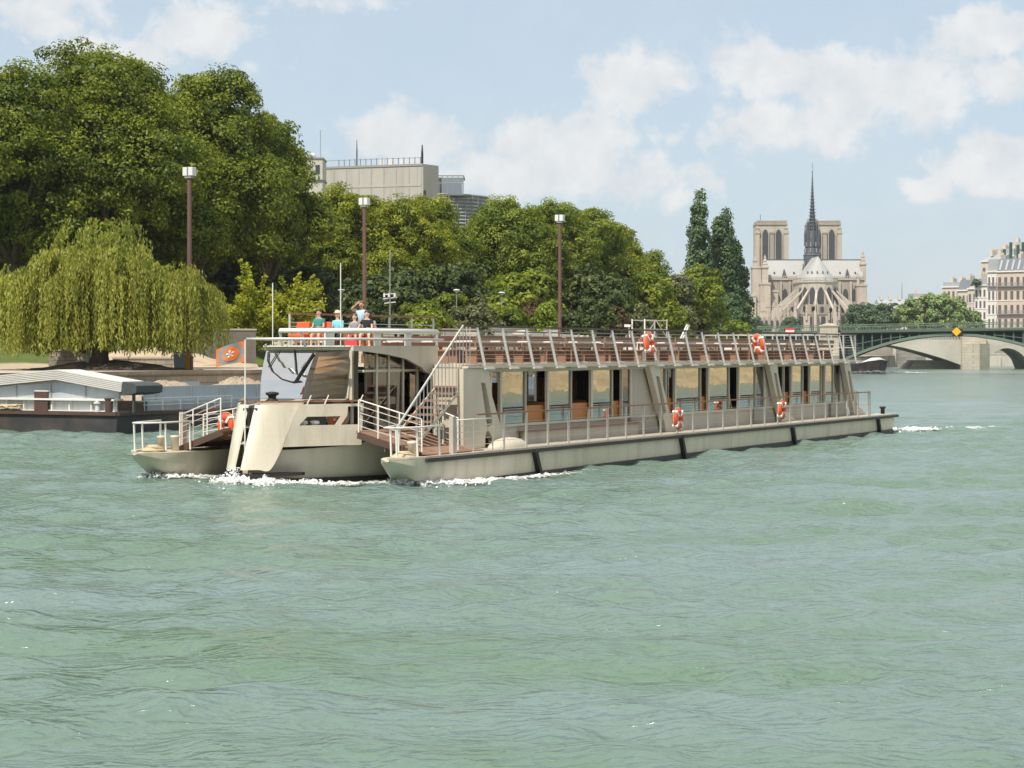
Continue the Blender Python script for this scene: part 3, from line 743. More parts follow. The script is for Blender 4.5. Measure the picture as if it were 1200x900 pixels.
# --- stair from the side deck to the roof
m = MB()
m.bar((1.35, -3.98, 1.60), (5.55, -3.98, 4.74), .045, .05); st = m.build('stair_handrail', M_STEEL, boat)
N_ = 12
for k in range(N_):
    f = k / (N_ - 1); x = 2.6 + 3.9 * f; z = 1.15 + 2.3 * f
    m = MB(); m.box((x, -3.52, z), (.30, .92, .06)); m.build('stair_tread', M_DECK, st)
for yy in (-3.98, -3.05):
    m = MB(); m.bar((2.3, yy, .95), (6.7, yy, 3.5), .04, .09); m.build('stair_stringer', M_CREAM2, st)
m = MB()
for k in range(16):
    f = k / 15; x = 2.6 + 3.4 * f
    zt_ = 1.60 + (x - 1.35) * .7476
    m.bar((x, -3.98, .95 + (x - 2.3) * .58), (x, -3.98, min(zt_, 4.7)), .022)
m.build('stair_baluster', M_STEEL, st)
# --- side ramps down to the outer bows, with rails
for sy in (-1, 1):
    m = MB()
    m.loft([[(1.75, sy * 2.45, 1.54), (5.2, sy * 2.45, 1.54), (5.2, sy * 2.45, 1.44), (1.75, sy * 2.45, 1.44)],
            [(2.15, sy * 4.4, .93), (5.2, sy * 4.4, .93), (5.2, sy * 4.4, .86), (2.15, sy * 4.4, .86)],
            [(2.5, sy * 4.9, .90), (5.2, sy * 4.9, .90), (5.2, sy * 4.9, .86), (2.5, sy * 4.9, .86)]])
    rp = m.build('boarding_ramp', M_DECK, boat)
    m = MB(); m.bar((1.74, sy * 2.45, 1.42), (2.14, sy * 4.4, .82), .05, .2); m.build('ramp_edge', M_DARKWOOD, rp)
    def ramp_rail(x0, x1, pts, name):
        m = MB(); n = len(pts)
        m.tube([(p[0], sy * p[1], p[2] + .98) for p in pts], .022, 6); r0 = m.build(name, M_WHITEP, rp, True)
        m = MB()
        for z in (.2, .4, .6, .8): m.tube([(p[0], sy * p[1], p[2] + z) for p in pts], .012, 4)
        m.build('rail_wire', M_STEEL, r0)
        for p in pts:
            m = MB(); m.bar((p[0], sy * p[1], p[2]), (p[0], sy * p[1], p[2] + .97), .036); m.build('rail_post', M_WHITEP, r0)
    ramp_rail(0, 0, [(1.72, 2.5, 1.5), (1.85, 3.1, 1.32), (2.0, 3.75, 1.12), (2.2, 4.4, .93)], 'ramp_rail')
    ramp_rail(0, 0, [(5.2, 3.15, 1.3), (4.4, 3.9, 1.08), (3.9, 4.7, .92)], 'ramp_rail')
    ramp_rail(0, 0, [(3.3, 4.95, .88), (4.3, 5.0, .88), (5.5, 5.05, .88)], 'ramp_rail')
    m = MB(); m.box((3.1, sy * 4.95, 1.42), (.2, .14, 1.12)); m.build('gate_post', M_GREY, rp)
    # tip rails
    m = MB(); m.tube([(.18, sy * 4.7, 1.72), (.9, sy * 4.95, 1.72), (2.1, sy * 5.08, 1.74)], .03, 6); tr_ = m.build('bow_rail', M_WHITEP, boat, True)
    m = MB(); m.tube([(.18, sy * 4.3, 1.72), (.9, sy * 4.05, 1.72), (1.9, sy * 3.75, 1.74)], .03, 6); m.tube([(.18, sy * 4.7, 1.72), (.14, sy * 4.5, 1.72), (.18, sy * 4.3, 1.72)], .03, 6); m.build('bow_rail', M_WHITEP, tr_, True)
    for x, y in ((.25, 4.68), (1.0, 4.94), (2.1, 5.06), (1.0, 4.05), (1.9, 3.78)):
        m = MB(); m.bar((x, sy * y, .85), (x - .05, sy * y, 1.72), .045); m.build('rail_post', M_WHITEP, tr_)
# --- long side rail with wooden capping
for sy in (-1, 1):
    m = MB(); m.bar((4.4, sy * 5.08, 2.0), (43.95, sy * 5.08, 2.0), .055, .05); sr = m.build('side_rail_capping', M_TEAK, boat)
    m = MB()
    for z in (1.15, 1.42, 1.7): m.bar((5.2, sy * 5.08, z), (43.9, sy * 5.08, z), .010)
    m.build('rail_wire', M_WIRE, sr)
    k = 0; x = 6.2
    while x < 43.9:
        m = MB(); m.bar((x, sy * 5.08, .86), (x, sy * 5.08, 1.98), .05, .06); m.build('rail_post', M_STEEL, sr); x += 1.562
    m = MB()
    for p in (((43.95, sy * 5.08, .86), (43.95, sy * 5.08, 2.0)), ((43.95, sy * 5.08, 2.0), (44.6, sy * 4.2, 2.0)), ((44.6, sy * 4.2, 2.0), (44.6, sy * 4.2, .86)), ((43.95, sy * 5.08, 1.4), (44.6, sy * 4.2, 1.4))): m.bar(p[0], p[1], .05)
    m.build('stern_rail', M_STEEL, sr)
m = MB(); m.lathe([(.1, 0), (.1, .3), (.15, .33), (.15, .4), (.02, .42)], 10, (47.2, -4.7, .82)); m.lathe([(.1, 0), (.1, .3), (.15, .33), (.15, .4), (.02, .42)], 10, (47.2, 4.7, .82)); m.build('stern_bollard', M_DARK, boat, True)
# --- inside the cabin
m = MB()
m.span((8.6, -2.1, .93), (18.2, -1.9, 2.05)); m.span((24, .2, .93), (31, .4, 1.7)); m.build('serving_counter', M_ORANGEWOOD, cab)
m = MB(); m.span((8.6, -2.3, 2.06), (18.2, -1.3, 2.12)); m.build('counter_top', M_ORANGEWOOD, cab)
for (xa, xb, y) in ((10.2, 11.7, -2.9), (13.7, 15.2, -2.9), (17.1, 17.9, -2.9), (7.2, 7.8, -3), (25.5, 26.4, -3.2), (22.1, 22.9, -3.2), (38.2, 38.8, -3.2), (40.4, 40.9, -3.2), (35.5, 36.2, -3.2)):
    m = MB(); m.span((xa - .2, -3.74, .93), (xb + .2, -3.70, 2.12)); m.build('low_partition', M_ORANGEWOOD, cab)
m = MB()
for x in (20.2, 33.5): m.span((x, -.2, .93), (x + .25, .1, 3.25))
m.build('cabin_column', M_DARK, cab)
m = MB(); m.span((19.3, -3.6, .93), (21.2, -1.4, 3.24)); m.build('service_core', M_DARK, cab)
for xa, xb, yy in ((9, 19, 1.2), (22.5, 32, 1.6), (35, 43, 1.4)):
    m = MB(); m.span((xa, yy, .93), (xb, yy + .06, 2.75)); m.build('amber_fill_panel', M_ORANGEWOOD, cab)  # amber panels added behind the openings to lift their black
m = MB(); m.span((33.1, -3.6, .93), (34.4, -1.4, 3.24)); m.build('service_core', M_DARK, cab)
# dining tables and chairs by the windows (they stand on the floor)
def dining(x, y):
    t = empty('dining_table', BL(x, y, .98), BRZ, 'dark dining table behind the sliding windows of the cruise boat', 'table', 'dining tables inside the boat cabin')
    m = MB(); m.box((0, 0, .74), (1.1, .8, .05)); m.build('tabletop', M_ORANGEWOOD, t)
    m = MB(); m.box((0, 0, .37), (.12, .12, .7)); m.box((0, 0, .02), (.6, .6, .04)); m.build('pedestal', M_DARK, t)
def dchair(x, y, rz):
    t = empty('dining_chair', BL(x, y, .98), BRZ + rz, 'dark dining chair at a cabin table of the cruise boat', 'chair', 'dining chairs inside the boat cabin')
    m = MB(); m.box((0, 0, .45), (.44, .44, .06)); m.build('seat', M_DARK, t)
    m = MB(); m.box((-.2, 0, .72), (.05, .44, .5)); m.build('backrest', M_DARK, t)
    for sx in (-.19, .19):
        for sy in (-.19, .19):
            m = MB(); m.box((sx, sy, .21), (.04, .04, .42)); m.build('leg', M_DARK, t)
for x in (10.6, 14.2, 17.3, 25.9, 29.1, 38.2, 40.7):
    dining(x, -3.2 if x < 20 else -2.9)
    dchair(x - .85, -3.2 if x < 20 else -2.9, 0); dchair(x + .85, -3.2 if x < 20 else -2.9, math.pi)

# --- lifebuoys (they hang on the rails)
def lifebuoy(loc, rz, tilt, label, r=.36):
    o = empty('lifebuoy', loc, 0, label, 'lifebuoy', 'lifebuoys hung round the boat')
    o.rotation_euler = (tilt, 0, rz)
    n, k = 24, 8; rr = r * .29; vs = []; fs = []; mi = []
    for i in range(n):
        t = 2 * math.pi * i / n
        for j in range(k):
            p = 2 * math.pi * j / k
            vs.append(((r - rr + rr * math.cos(p)) * math.cos(t), rr * .8 * math.sin(p), (r - rr + rr * math.cos(p)) * math.sin(t)))
    for i in range(n):
        for j in range(k): fs.append((i * k + j, ((i + 1) % n) * k + j, ((i + 1) % n) * k + (j + 1) % k, i * k + (j + 1) % k))
    m = MB(); m.add(vs, fs); m.build('ring', M_RED, o, True)
    for q in range(4):
        t = math.pi / 4 + q * math.pi / 2
        m = MB(); c = ((r - rr) * math.cos(t), 0, (r - rr) * math.sin(t))
        m.box(c, (rr * 2.16, rr * 1.78, .09), ry=-t); m.build('band', M_WHITE, o)
    m = MB(); pts = []
    for i in range(33):
        t = 2 * math.pi * i / 32; pts.append(((r + .02 + .025 * abs(math.sin(2 * t))) * math.cos(t), 0, (r + .02 + .025 * abs(math.sin(2 * t))) * math.sin(t)))
    m.tube(pts, .014, 4, cap=False); m.build('grab_line', M_ROPE, o)
    return o
lifebuoy(BL(19.4, -4.32, 4.27), BRZ, -.2, 'orange lifebuoy on the roof fence near the white gantry frame', .42)
lifebuoy(BL(30.95, -4.32, 4.27), BRZ + .9, -.2, 'orange lifebuoy on the roof fence below the poplars, seen almost edge on', .42)
lifebuoy(BL(19.9, -5.26, 1.47), BRZ, 0, 'red lifebuoy on the lower side rail by the middle raked pilaster', .40)
lifebuoy(BL(31.2, -5.26, 1.52), BRZ, 0, 'red lifebuoy on the lower side rail by the raked pilaster nearest the stern', .40)
lifebuoy(BL(3.0, 3.2, 1.62), BRZ + 1.25, 0, 'orange lifebuoy on the rail of the far outer bow', .40)
# flag on its staff at the bow
m = MB(); m.tube([(-.62, .0, 1.0), (-.60, 0, 4.28)], .022, 6); m.build('flagstaff', M_WHITEP, boat)
fl = MB()
NX, NZ = 14, 8
ax_u = Vector((-.35, .94, 0)); vs = []
def fpt(u, v, d=0):   # u along the fly, v up the hoist
    droop = -.06 * u - .10 * u * u
    wv = .05 * math.sin(u * 7 + v * 1.5)
    return Vector((-.6, .03, 3.62)) + ax_u * (u * .86) + Vector((0.94, .35, 0)) * (wv - d) + Vector((0, 0, v * (.62 - .10 * u) + droop))
for d, s in ((0, 0), (.012, 1)):
    for i in range(NX + 1):
        for j in range(NZ + 1): vs.append(fpt(i / NX, j / NZ, d))
K = (NX + 1) * (NZ + 1); fs = []; mis = []
for i in range(NX):
    for j in range(NZ):
        a = i * (NZ + 1) + j; u, v = (i + .5) / NX, (j + .5) / NZ
        e = ((u - .5) / .47) ** 2 + ((v - .5) / .52) ** 2; e2 = ((u - .5) / .30) ** 2 + ((v - .5) / .36) ** 2
        mi = 0 if e > 1.08 or u > .93 else 1
        fl.add([], []) 
        fs.append((a, a + 1, a + NZ + 2, a + NZ + 1)); mis.append(mi); fs.append((K + a, K + a + NZ + 1, K + a + NZ + 2, K + a + 1)); mis.append(mi)
fl.v = [tuple(p) for p in vs]; fl.f = fs; fl.mi = mis
flag = empty('bow_flag', boat.location, BRZ, 'orange and grey flag with a white flower mark on the bow staff', 'flag')
fl.build('cloth', [M_ORANGE, M_FLAGGREY], flag, True)
m = MB()
def fdisc(u0, v0, ru, rv, lift, mi, n=24):
    if lift > 0: fdisc(u0, v0, ru, rv, -lift - .012, mi, n)
    pts = [fpt(u0 + ru * math.cos(2 * math.pi * k / n), v0 + rv * math.sin(2 * math.pi * k / n), -lift) for k in range(n)]
    m.add([fpt(u0, v0, -lift)] + pts, [(0, 1 + k, 1 + (k + 1) % n) for k in range(n)], mi)
fdisc(.48, .5, .29, .36, .012, 0)
for k in range(5):
    t0 = 2 * math.pi * k / 5 + .3; pts = []
    for rr, dt in ((.1, 0), (.5, -.34), (.85, -.42), (1, -.1), (.75, .22), (.4, .2)):
        pts.append(fpt(.48 + .15 * rr * math.cos(t0 + dt), .5 + .21 * rr * math.sin(t0 + dt), -.022))
    m.add(pts, [tuple(range(6))], 1)
    pts = []
    for rr, dt in ((.1, 0), (.5, -.34), (.85, -.42), (1, -.1), (.75, .22), (.4, .2)):
        pts.append(fpt(.48 + .15 * rr * math.cos(t0 + dt), .5 + .21 * rr * math.sin(t0 + dt), .034))
    m.add(pts, [tuple(range(6))], 1)
m.build('mark', [M_ORANGE, M_WHITE], flag)
# orange deck chairs and a few pale ones on the fore deck
def deck_chair(x, y, rz, mt, label):
    t = empty('deck_chair', BL(x, y, 4.08), BRZ + rz, label, 'chair', 'deck chairs on the upper fore deck')
    m = MB(); m.box((0, 0, .40), (.5, .52, .1)); m.build('seat', mt, t, bevel=.03)
    m = MB(); m.box((.25, 0, .62), (.09, .48, .42), ry=.18); m.build('backrest', mt, t, bevel=.03)
    for sx in (-.2, .2):
        for sy in (-.22, .22):
            m = MB(); m.box((sx, sy, .18), (.04, .04, .36)); m.build('leg', M_STEEL, t)
    return t
deck_chair(3.68, .1, 0, M_REDCHAIR, 'orange deck chair under the person in the teal top')
deck_chair(3.4, .72, 0, M_REDCHAIR, 'empty orange deck chair left of the teal-top person')
# ------------------------------------------------------------------ foliage
def leaves_mesh(name, pos, nrm, size, tone, mt, aspect=.62, parent=None, rng=None, up=None):
    N = len(pos)
    nrm = nrm / np.maximum(np.linalg.norm(nrm, axis=1, keepdims=True), 1e-6)
    if up is None:
        r = rng.normal(size=(N, 3))
    else:
        r = up
    t = r - nrm * np.sum(r * nrm, 1, keepdims=True); t /= np.maximum(np.linalg.norm(t, axis=1, keepdims=True), 1e-6)
    b = np.cross(nrm, t)
    s = size[:, None]
    fold = nrm * s * .18
    co = np.stack([pos - t * s * .5, pos + b * s * aspect * .5 + fold, pos + t * s * .5, pos - b * s * aspect * .5 + fold], 1).reshape(-1, 3)
    me = bpy.data.meshes.new(name)
    me.vertices.add(4 * N); me.vertices.foreach_set('co', co.astype(np.float32).ravel())
    me.loops.add(4 * N); me.loops.foreach_set('vertex_index', np.arange(4 * N, dtype=np.int32))
    me.polygons.add(N); me.polygons.foreach_set('loop_start', np.arange(0, 4 * N, 4, dtype=np.int32))
    a = me.attributes.new('tone', 'FLOAT', 'FACE'); a.data.foreach_set('value', np.clip(tone, 0, 1).astype(np.float32))
    me.update(calc_edges=True); me.materials.append(mt)
    o = bpy.data.objects.new(name, me); COL.objects.link(o)
    if parent is not None: o.parent = parent
    return o

def sphere_dirs(rng, n):
    d = rng.normal(size=(n, 3)); return d / np.linalg.norm(d, axis=1, keepdims=True)

def crown_cloud(rng, lobes, n_clumps, n_leaf, leaf, rc, inner=.3, flat=.75):
    lb = np.array(lobes, dtype=float)
    wgt = (lb[:, 3] * lb[:, 4] + lb[:, 4] * lb[:, 5] + lb[:, 3] * lb[:, 5]); wgt /= wgt.sum()
    pick = rng.choice(len(lb), n_clumps, p=wgt)
    d = sphere_dirs(rng, n_clumps); d[:, 2] = np.where(d[:, 2] < -.55, -d[:, 2], d[:, 2])
    rad = np.where(rng.random(n_clumps) < inner, rng.uniform(.35, .8, n_clumps), rng.uniform(.82, 1.06, n_clumps))
    rad = np.where(rng.random(n_clumps) < .08, rng.uniform(1.04, 1.2, n_clumps), rad)
    c = lb[pick, :3] + d * lb[pick, 3:6] * rad[:, None]
    ok = c[:, 2] > .3
    c, d = c[ok], d[ok]; n = len(c)
    r = rc * rng.uniform(.55, 1.35, n)
    ld = sphere_dirs(rng, n * n_leaf).reshape(n, n_leaf, 3)
    ld = ld + .55 * d[:, None, :] + np.array([0, 0, .25]); ld /= np.linalg.norm(ld, axis=2, keepdims=True)
    u = rng.random((n, n_leaf, 1)) ** .45
    off = ld * u * r[:, None, None]; off[:, :, 2] *= flat
    pos = (c[:, None, :] + off).reshape(-1, 3)
    nrm = (ld * 1.15 + .35 * d[:, None, :] + rng.normal(size=ld.shape) * .62 + np.array([0, 0, .4])).reshape(-1, 3)
    tone = np.repeat(np.clip(rng.normal(.42, .24, n), 0, 1), n_leaf) + rng.normal(0, .2, n * n_leaf)
    size = leaf * rng.uniform(.6, 1.35, n * n_leaf)
    return pos, nrm, size, tone, c

M_BARK = mat('bark', (.11, .085, .062), .9, .25, 2, 14, bump=.5)
M_BARKD = mat('dark_bark', (.05, .037, .028), .9, .3, 2, 14, bump=.5)
LM = {
    'plane': leaf_mat('plane_leaves', (.062, .104, .010), (.31, .355, .034), .42),
    'planeb': leaf_mat('plane_leaves_bright', (.096, .146, .011), (.41, .43, .034), .42),
    'mid': leaf_mat('park_leaves', (.076, .130, .014), (.345, .395, .042), .42),
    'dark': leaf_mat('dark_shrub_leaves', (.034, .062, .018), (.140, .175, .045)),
    'yellow': leaf_mat('ginkgo_leaves', (.18, .225, .014), (.46, .46, .035), .4),
    'willow': leaf_mat('willow_leaves', (.140, .185, .022), (.48, .48, .095), .4),
    'poplar': leaf_mat('poplar_leaves', (.044, .096, .040), (.170, .240, .10), .25),
    'olive': leaf_mat('olive_leaves', (.085, .105, .044), (.26, .27, .12)),
    'red': leaf_mat('red_brown_leaves', (.070, .042, .022), (.18, .115, .055)),
    'lime': leaf_mat('bright_shrub_leaves', (.14, .22, .02), (.34, .42, .04), .4),
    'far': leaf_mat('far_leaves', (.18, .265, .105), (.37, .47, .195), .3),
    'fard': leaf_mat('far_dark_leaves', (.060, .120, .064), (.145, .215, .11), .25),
}
def limbs(parent, base_r, h0, targets, mt, rng, name='trunk', lean=(0, 0)):
    m = MB(); top = Vector((lean[0], lean[1], h0))
    m.tube([(0, 0, -.4), (lean[0] * .1, lean[1] * .1, .25 * h0), (lean[0] * .5, lean[1] * .5, .6 * h0), top], [base_r * 1.5, base_r, base_r * .88, base_r * .75], 9)
    for t in targets:
        t = Vector(t); mid = top.lerp(t, .5) + Vector((rng.normal() * .4, rng.normal() * .4, .5))
        m.tube([top - Vector((0, 0, .4)), mid, t], [base_r * .5, base_r * .3, base_r * .08], 6)
    return m.build(name, mt, parent, True)

def tree(name, label, loc, lobes, kind, clumps, per, leaf, rc, seed, group, trunk_r=.35, trunk_h=4, bark=None, inner=.3, cat='tree', flat=.75):
    rng = np.random.default_rng(seed)
    t = empty(name, loc, 0, label, cat, group)
    pos, nrm, size, tone, c = crown_cloud(rng, lobes, clumps, per, leaf, rc, inner, flat)
    leaves_mesh('crown', pos, nrm, size, tone, LM[kind], parent=t, rng=rng)
    sel = rng.choice(len(c), min(14, len(c)), replace=False)
    limbs(t, trunk_r, trunk_h, [tuple(c[i] * np.array([.85, .85, .95])) for i in sel], bark or M_BARK, rng)
    return t

def lobed(rng, w, h, base, n=9, k=.42):
    """an uneven crown of overlapping lobes: width w, total height h, starting at base"""
    L = [(0, 0, base + (h - base) * .5, w * .36, w * .36, (h - base) * .42)]
    for i in range(n):
        a = 2 * math.pi * (i + rng.random() * .6) / n * 1.62
        f = rng.random(); z = base + (h - base) * (.2 + .62 * f)
        rad = w * .5 * (1 - .55 * max(0, f - .35)) * rng.uniform(.50, .72)
        r = w * k * .5 * rng.uniform(.75, 1.2)
        L.append((rad * math.cos(a), rad * math.sin(a), z, r, r, r * .85))
    L.append((rng.normal() * w * .06, rng.normal() * w * .06, h - w * k * .38, w * k * .48, w * k * .48, w * k * .38))
    return L

# land heights behind the quay are needed for the feet of trees
EDGE = [(-138, -85), (-70, 35), (12.2, 177.4), (48, 345), (75, 445), (130, 650), (250, 1150)]
OFFD = Vector((-.90, .43))
def edge_at(s):
    """point on the quay edge at depth Y=s"""
    for (x0, y0), (x1, y1) in zip(EDGE, EDGE[1:]):
        if s <= y1 or (x1, y1) == EDGE[-1]:
            f = (s - y0) / (y1 - y0); return x0 + (x1 - x0) * f
def setback(x, y):
    # distance behind the edge along the offset direction (iterated)
    s = 0.0
    for _ in range(12):
        yy = y - OFFD.y * s; s = (edge_at(yy) - x) / .90
    return s
def land_z(x, y):
    s = setback(x, y)
    if s < 13.5: return 2.8
    def sm(a, b, v):
        v = min(1, max(0, (v - a) / (b - a))); return v * v * (3 - 2 * v)
    return 2.8 + 2.2 * sm(13.5, 24, s) + 1.4 * sm(26, 60, s)
def on_land(px, D):
    x = (px - 600) / FPX * D; return Vector((x, D, land_z(x, D) - .05))

# --- big plane trees at the left
rg = np.random.default_rng(11)
def plane(px, D, top_px, width, label, kind, seed, clumps=520, per=62, leaf=.52, rc=1.5, base=2.5, name='plane_tree', n=11, k=.42):
    loc = on_land(px, D); h = (HZ - top_px) / FPX * D + CH - loc.z
    L = lobed(np.random.default_rng(seed), width, h, base, n, k)
    return tree(name, label, loc, L, kind, clumps, per, leaf, rc, seed, 'tall trees along the river park', .45 + h * .012, max(3.0, h * .28))
plane(120, 168, 62, 19, 'tallest dark green plane tree, behind the weeping willow', 'plane', 21, 1000, 150, .29, 1.4)
plane(232, 176, 90, 14.5, 'big dark plane tree right of the tallest one, above the first lamp post', 'plane', 22, 850, 150, .29, 1.4, k=.48)
plane(15, 162, 92, 16, 'big plane tree cut by the left edge of the photo', 'plane', 23, 800, 150, .29, 1.4)
plane(312, 186, 150, 9.5, 'plane tree ending the tall dark clump beside the concrete block', 'plane', 24, 560, 130, .30, 1.25, k=.5)
plane(205, 190, 108, 16, 'plane tree half hidden in the middle of the tall dark clump', 'plane', 25, 420, 90, .40, 1.5)
plane(70, 190, 100, 19, 'plane tree behind the tall dark clump at the far left', 'plane', 26, 420, 90, .40, 1.5)
plane(290, 196, 138, 12, 'plane tree behind the right end of the tall dark clump', 'plane', 28, 360, 90, .40, 1.4)
plane(-45, 170, 120, 16, 'plane tree just entering the photo at the left edge', 'plane', 27, 300, 90, .40, 1.5)
# --- mid row
specs = [(372, 214, 222, 13, 'planeb', 'yellow-green plane tree just right of the tall dark clump'),
         (420, 222, 234, 11, 'planeb', 'yellow-green plane tree behind the second lamp post'),
         (465, 218, 238, 11, 'planeb', 'rounded yellow-green plane tree left below the curved glass building'),
         (503, 226, 236, 9, 'planeb', 'yellow-green plane tree under the glazed penthouse'),
         (528, 232, 268, 8, 'mid', 'lower plane tree under the right end of the curved louvred facade'),
         (600, 236, 236, 12, 'mid', 'broad plane tree left of the third lamp post'),
         (645, 246, 240, 11, 'mid', 'broad plane tree behind the third lamp post'),
         (688, 256, 250, 10, 'mid', 'plane tree right of the third lamp post'),
         (724, 270, 268, 9, 'planeb', 'plane tree with a pointed top on the shoulder of the park row'),
         (756, 292, 298, 9, 'mid', 'last low plane tree of the park row, left of the poplars'),
         (566, 250, 262, 9, 'mid', 'plane tree filling the dip right of the curved facade'),
         (392, 250, 240, 13, 'mid', 'plane tree in the second row under the concrete block'),
         (450, 256, 244, 12, 'mid', 'plane tree in the second row under the bare concrete wall')]
for i, (px_, D_, top_, w_, kd, lab) in enumerate(specs):
    plane(px_, D_, top_, w_, lab, kd, 40 + i, 560, 150, .27, 1.1, 1.2, n=12, k=.44)
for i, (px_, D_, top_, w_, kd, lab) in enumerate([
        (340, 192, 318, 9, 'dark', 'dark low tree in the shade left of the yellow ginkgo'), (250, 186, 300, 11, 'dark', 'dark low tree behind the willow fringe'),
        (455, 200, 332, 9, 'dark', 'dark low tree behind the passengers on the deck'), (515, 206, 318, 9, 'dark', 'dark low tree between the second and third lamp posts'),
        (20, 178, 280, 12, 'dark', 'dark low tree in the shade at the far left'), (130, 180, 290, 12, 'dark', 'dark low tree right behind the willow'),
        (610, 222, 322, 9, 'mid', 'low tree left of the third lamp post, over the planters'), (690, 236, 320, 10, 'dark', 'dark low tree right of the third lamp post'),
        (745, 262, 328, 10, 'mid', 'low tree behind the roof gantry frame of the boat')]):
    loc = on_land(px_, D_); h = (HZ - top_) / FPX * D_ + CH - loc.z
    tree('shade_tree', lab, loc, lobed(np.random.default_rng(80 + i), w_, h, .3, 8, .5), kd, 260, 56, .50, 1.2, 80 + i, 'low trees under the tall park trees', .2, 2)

# --- poplars and their neighbours
def poplar(px, D, top, w, label, seed, kind='poplar'):
    loc = on_land(px, D); h = (HZ - top) / FPX * D + CH - loc.z; r = np.random.default_rng(seed)
    L = []
    for i in range(13):
        f = i / 12; rr = w * .5 * (math.sin(math.pi * min(1, .18 + .8 * f)) ** .7) * (.75 + .3 * r.random())
        L.append((r.normal() * w * .07, r.normal() * w * .07, 2 + (h - 3) * f, max(rr, .4), max(rr, .4), h * .07))
    return tree('poplar_tree', label, loc, L, kind, 330, 60, .50, 1.0, seed, 'columnar poplars', .35, h * .5, flat=1.2)
poplar(819, 322, 236, 3.0, 'slender dark poplar, the taller left one of the pair', 61)
poplar(847, 328, 248, 5.2, 'broader dark poplar right of its slender neighbour', 62)
poplar(862, 334, 290, 4.0, 'short dark poplar leaning on the right side of the pair', 63)
for (px_, D_, top_, w_, kd, lab, sd) in [(815, 300, 316, 10, 'mid', 'bushy olive-green tree at the foot of the poplars', 64), (788, 285, 328, 6, 'olive', 'greyish tree left of the poplars', 65),
                                         (855, 318, 350, 6, 'poplar', 'dark rounded tree low beside the poplar trunks', 68)]:
    loc = on_land(px_, D_); h = (HZ - top_) / FPX * D_ + CH - loc.z
    tree('bushy_tree', lab, loc, lobed(np.random.default_rng(sd), w_, h, .2, 9, .5), kd, 300, 56, .5, 1.1, sd, 'bushy trees by the poplars', .2, 2)

# --- shrubs in front of the park row: (px, D, top, width, kind, label)
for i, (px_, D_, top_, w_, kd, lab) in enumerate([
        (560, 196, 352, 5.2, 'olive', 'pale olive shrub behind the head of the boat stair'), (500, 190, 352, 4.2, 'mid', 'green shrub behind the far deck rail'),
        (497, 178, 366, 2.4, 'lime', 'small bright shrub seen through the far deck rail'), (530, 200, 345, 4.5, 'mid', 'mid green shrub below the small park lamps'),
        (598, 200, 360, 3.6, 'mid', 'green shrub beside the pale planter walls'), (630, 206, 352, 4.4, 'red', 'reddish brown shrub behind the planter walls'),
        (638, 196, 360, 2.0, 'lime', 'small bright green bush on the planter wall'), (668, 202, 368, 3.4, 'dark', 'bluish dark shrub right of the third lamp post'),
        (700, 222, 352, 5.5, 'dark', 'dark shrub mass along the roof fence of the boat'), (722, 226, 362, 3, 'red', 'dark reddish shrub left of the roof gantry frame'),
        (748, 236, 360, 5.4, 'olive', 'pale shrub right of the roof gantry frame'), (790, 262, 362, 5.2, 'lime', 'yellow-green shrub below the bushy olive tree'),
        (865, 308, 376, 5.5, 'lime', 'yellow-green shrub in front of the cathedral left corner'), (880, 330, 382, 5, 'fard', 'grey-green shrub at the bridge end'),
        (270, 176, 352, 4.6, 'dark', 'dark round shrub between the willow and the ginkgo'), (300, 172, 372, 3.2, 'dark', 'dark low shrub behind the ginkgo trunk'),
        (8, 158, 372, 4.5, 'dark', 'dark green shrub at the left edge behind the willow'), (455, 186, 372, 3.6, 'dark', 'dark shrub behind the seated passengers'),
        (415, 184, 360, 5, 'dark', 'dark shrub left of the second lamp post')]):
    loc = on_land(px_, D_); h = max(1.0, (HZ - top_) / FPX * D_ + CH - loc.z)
    tree('shrub', lab, loc, lobed(np.random.default_rng(120 + i), w_, h, .0, 7, .5), kd, 110, 46, .34, .62, 120 + i, 'shrubs in the riverside park', .07, .6, cat='shrub')

